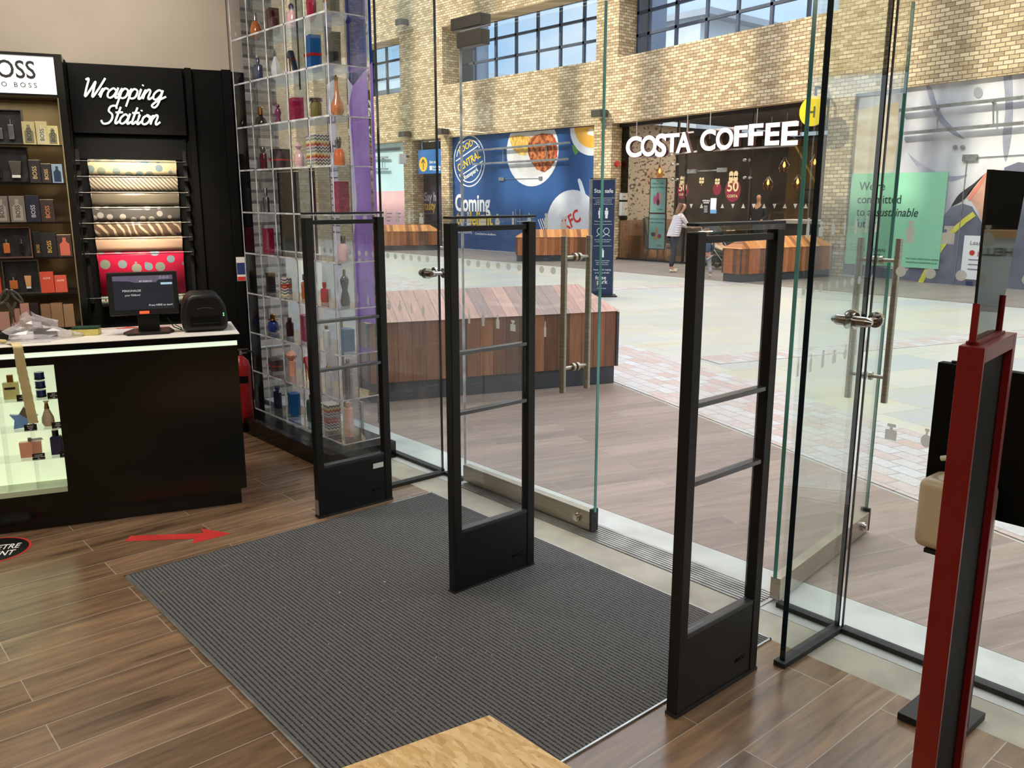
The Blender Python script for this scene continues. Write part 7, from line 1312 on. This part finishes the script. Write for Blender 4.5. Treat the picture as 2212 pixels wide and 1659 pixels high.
for k in range(10): frect(mb, fo, .08+.01*(k % 3), 1.84-.05*k, .26+.02*(k % 2), 1.85-.05*k, .001, .003)
mb.build('small_print_lines', mat('grey_print_lines', S(130, 110, 140), .5), t)
for a_ in (.1, .62): MB().cyl(fo.P(a_, .0, -.03), fo.P(a_, .75, -.03), .015).build('leg', GREYM, t)
t = thing('kick_panel', 'green-grey framed panel leaning outside behind the perfume display', 'panel', (3.1, 5.2, 0)); MB().bb(3.06, 5.13, .002, 3.08, 5.33, .24).build('panel', vary(mat('sage_metal', S(150, 156, 140), .5), S(140, 146, 130), 3), t, bevel=.003)
# ================================================================== red mirror stand, black board, sanitiser
ra = math.radians(7); rd = Vector((math.cos(ra), math.sin(ra), 0)); rn = Vector((math.sin(ra), -math.cos(ra), 0))
HS = 1.5; base = cO+(ray(2128, 752)/ray(2128, 752).dot(Vector((math.cos(AZ), math.sin(AZ), 0))))*HS; RT = base.z; base.z = 0
M_rp = mat('red_powder_coat', S(124, 22, 22), .38, spec=.5); vary(M_rp, S(114, 19, 19), 5)
t = thing('mirror_stand', 'tall red metal stand with a black inset and red top brackets', 'stand', base, ra); fR = Fr(base, rd)
wL = (pl(2212, 712, base+Z*RT, rn)-base).dot(rd); wN = -((pl(2070, 752, base, rd)-base).dot(rn)); wL = max(.16, min(.24, wL))
def rb(mb, a0, b0, a1, b1, d0, d1): return mb.hexa(fR.P(a0, b0, d0), fR.ex*(a1-a0), fR.n*(d1-d0), Z*(b1-b0))
DP = abs(wN)
mb = MB(); rb(mb, 0, .012, .010, RT, -DP, 0); rb(mb, wL-.022, .012, wL, RT, -DP, 0); rb(mb, .0105, RT-.03, wL-.0225, RT, -DP, 0); rb(mb, .0105, .012, wL-.0225, .034, -DP, 0); mb.build('frame', M_rp, t, bevel=.0015)
mb = MB(); rb(mb, .0105, .0345, wL-.0225, RT-.0305, -DP+.002, -DP+.030); mb.build('inset_panel', BLACKM, t)
mb = MB(); mb.cyl(fR.P(wL-.024, RT-.13, -.02), fR.P(wL-.030, RT-.13, -.02), .006, n=12); mb.build('bolt', CHROME, t, smooth=True)
mb = MB(); rb(mb, .0, 0, wL+.06, .0115, -DP-.05, .06); mb.build('base_plate', M_rp, t, bevel=.002)
mb = MB()
for a_ in (.025, wL-.03): rb(mb, a_-.005, RT+.0005, a_-.0006, RT+.075, -DP*.75, -DP*.75+.012)
rb(mb, .02, RT+.0005, wL-.03, RT+.006, -DP*.85, -DP*.35); mb.build('mirror_bracket', M_rp, t)
t = thing('vanity_mirror', 'tall dark mirror clipped on top of the red stand', 'mirror', fR.P(.1, RT, 0), ra); mb = MB(); a0 = .0255; a1 = wL-.0365
fM = Fr(fR.P(0, 0, -DP*.6), rd); tl = fM.ab(2139, 366); tr_ = fM.ab(2222, 372); mb.prism([fM.P(a0, RT+.007), fM.P(a1, RT+.007), fM.P(tr_[0], tr_[1]), fM.P(tl[0], tl[1])], fR.n*-.005); mb.build('mirror_glass', mat('smoked_mirror', S(70, 76, 74), .03, 1), t)
t = thing('promo_board', 'black flat board on a foot standing by the glass behind the red stand', 'board', (2.66, .7, 0))
MB().bb(2.64, .30, .72, 2.675, 1.07, 1.165).build('board', BLACKM, t, bevel=.003); MB().cyl((2.66, 1.03, 1.166), (2.66, 1.03, 1.172), .008).build('screw_cap', BLKP, t)
MB().bb(2.645, .87, .0255, 2.67, .93, .7195).build('post', BLKP, t); MB().bb(2.57, .86, .0005, 2.78, 1.05, .025).build('foot', BLKP, t, bevel=.002)
# hand sanitiser
ps = pl(2010, 1060, (2.56, 0, 0), X); bxm = 2.565; yb = 1.035; zb = .625; t = thing('sanitiser_bottle', 'large cream plastic sanitiser bottle with a pump, half hidden by the red stand', 'bottle', (bxm, 1.0, zb))
M_cre = vary(mat('cream_plastic', S(206, 190, 160), .35), S(196, 178, 148), 2)
mb = MB(); mb.bb(2.50, .85, zb, 2.635, yb, zb+.215); mb.build('container', M_cre, t, bevel=.026, seg=4, smooth=True)
mb = MB(); mb.lathe([(.05, zb+.2155), (.035, zb+.227), (.022, zb+.233)], (bxm, .95, 0), 24); mb.build('shoulder', M_cre, t, smooth=True)
mb = MB(); mb.cyl((bxm, .95, zb+.2335), (bxm, .95, zb+.25), .021, .019, 20); mb.cyl((bxm, .95, zb+.25), (bxm, .95, zb+.27), .008, n=12); mb.tube(smoothpts([(bxm, .93, zb+.272), (bxm, .955, zb+.276), (bxm, .98, zb+.274), (bxm, 1.0, zb+.268)]), .008, 10); mb.build('pump', vary(mat('white_plastic', S(220, 214, 200), .3), S(210, 204, 190), 3), t, smooth=True)
t = thing('sanitiser_shelf', 'small black bracket shelf carrying the sanitiser bottle', 'bracket', (2.58, .9, .6)); MB().bb(2.51, .86, .612, 2.6395, 1.0, .6245).bb(2.63, .88, .55, 2.6445, .92, .6115).build('bracket', BLKP, t)
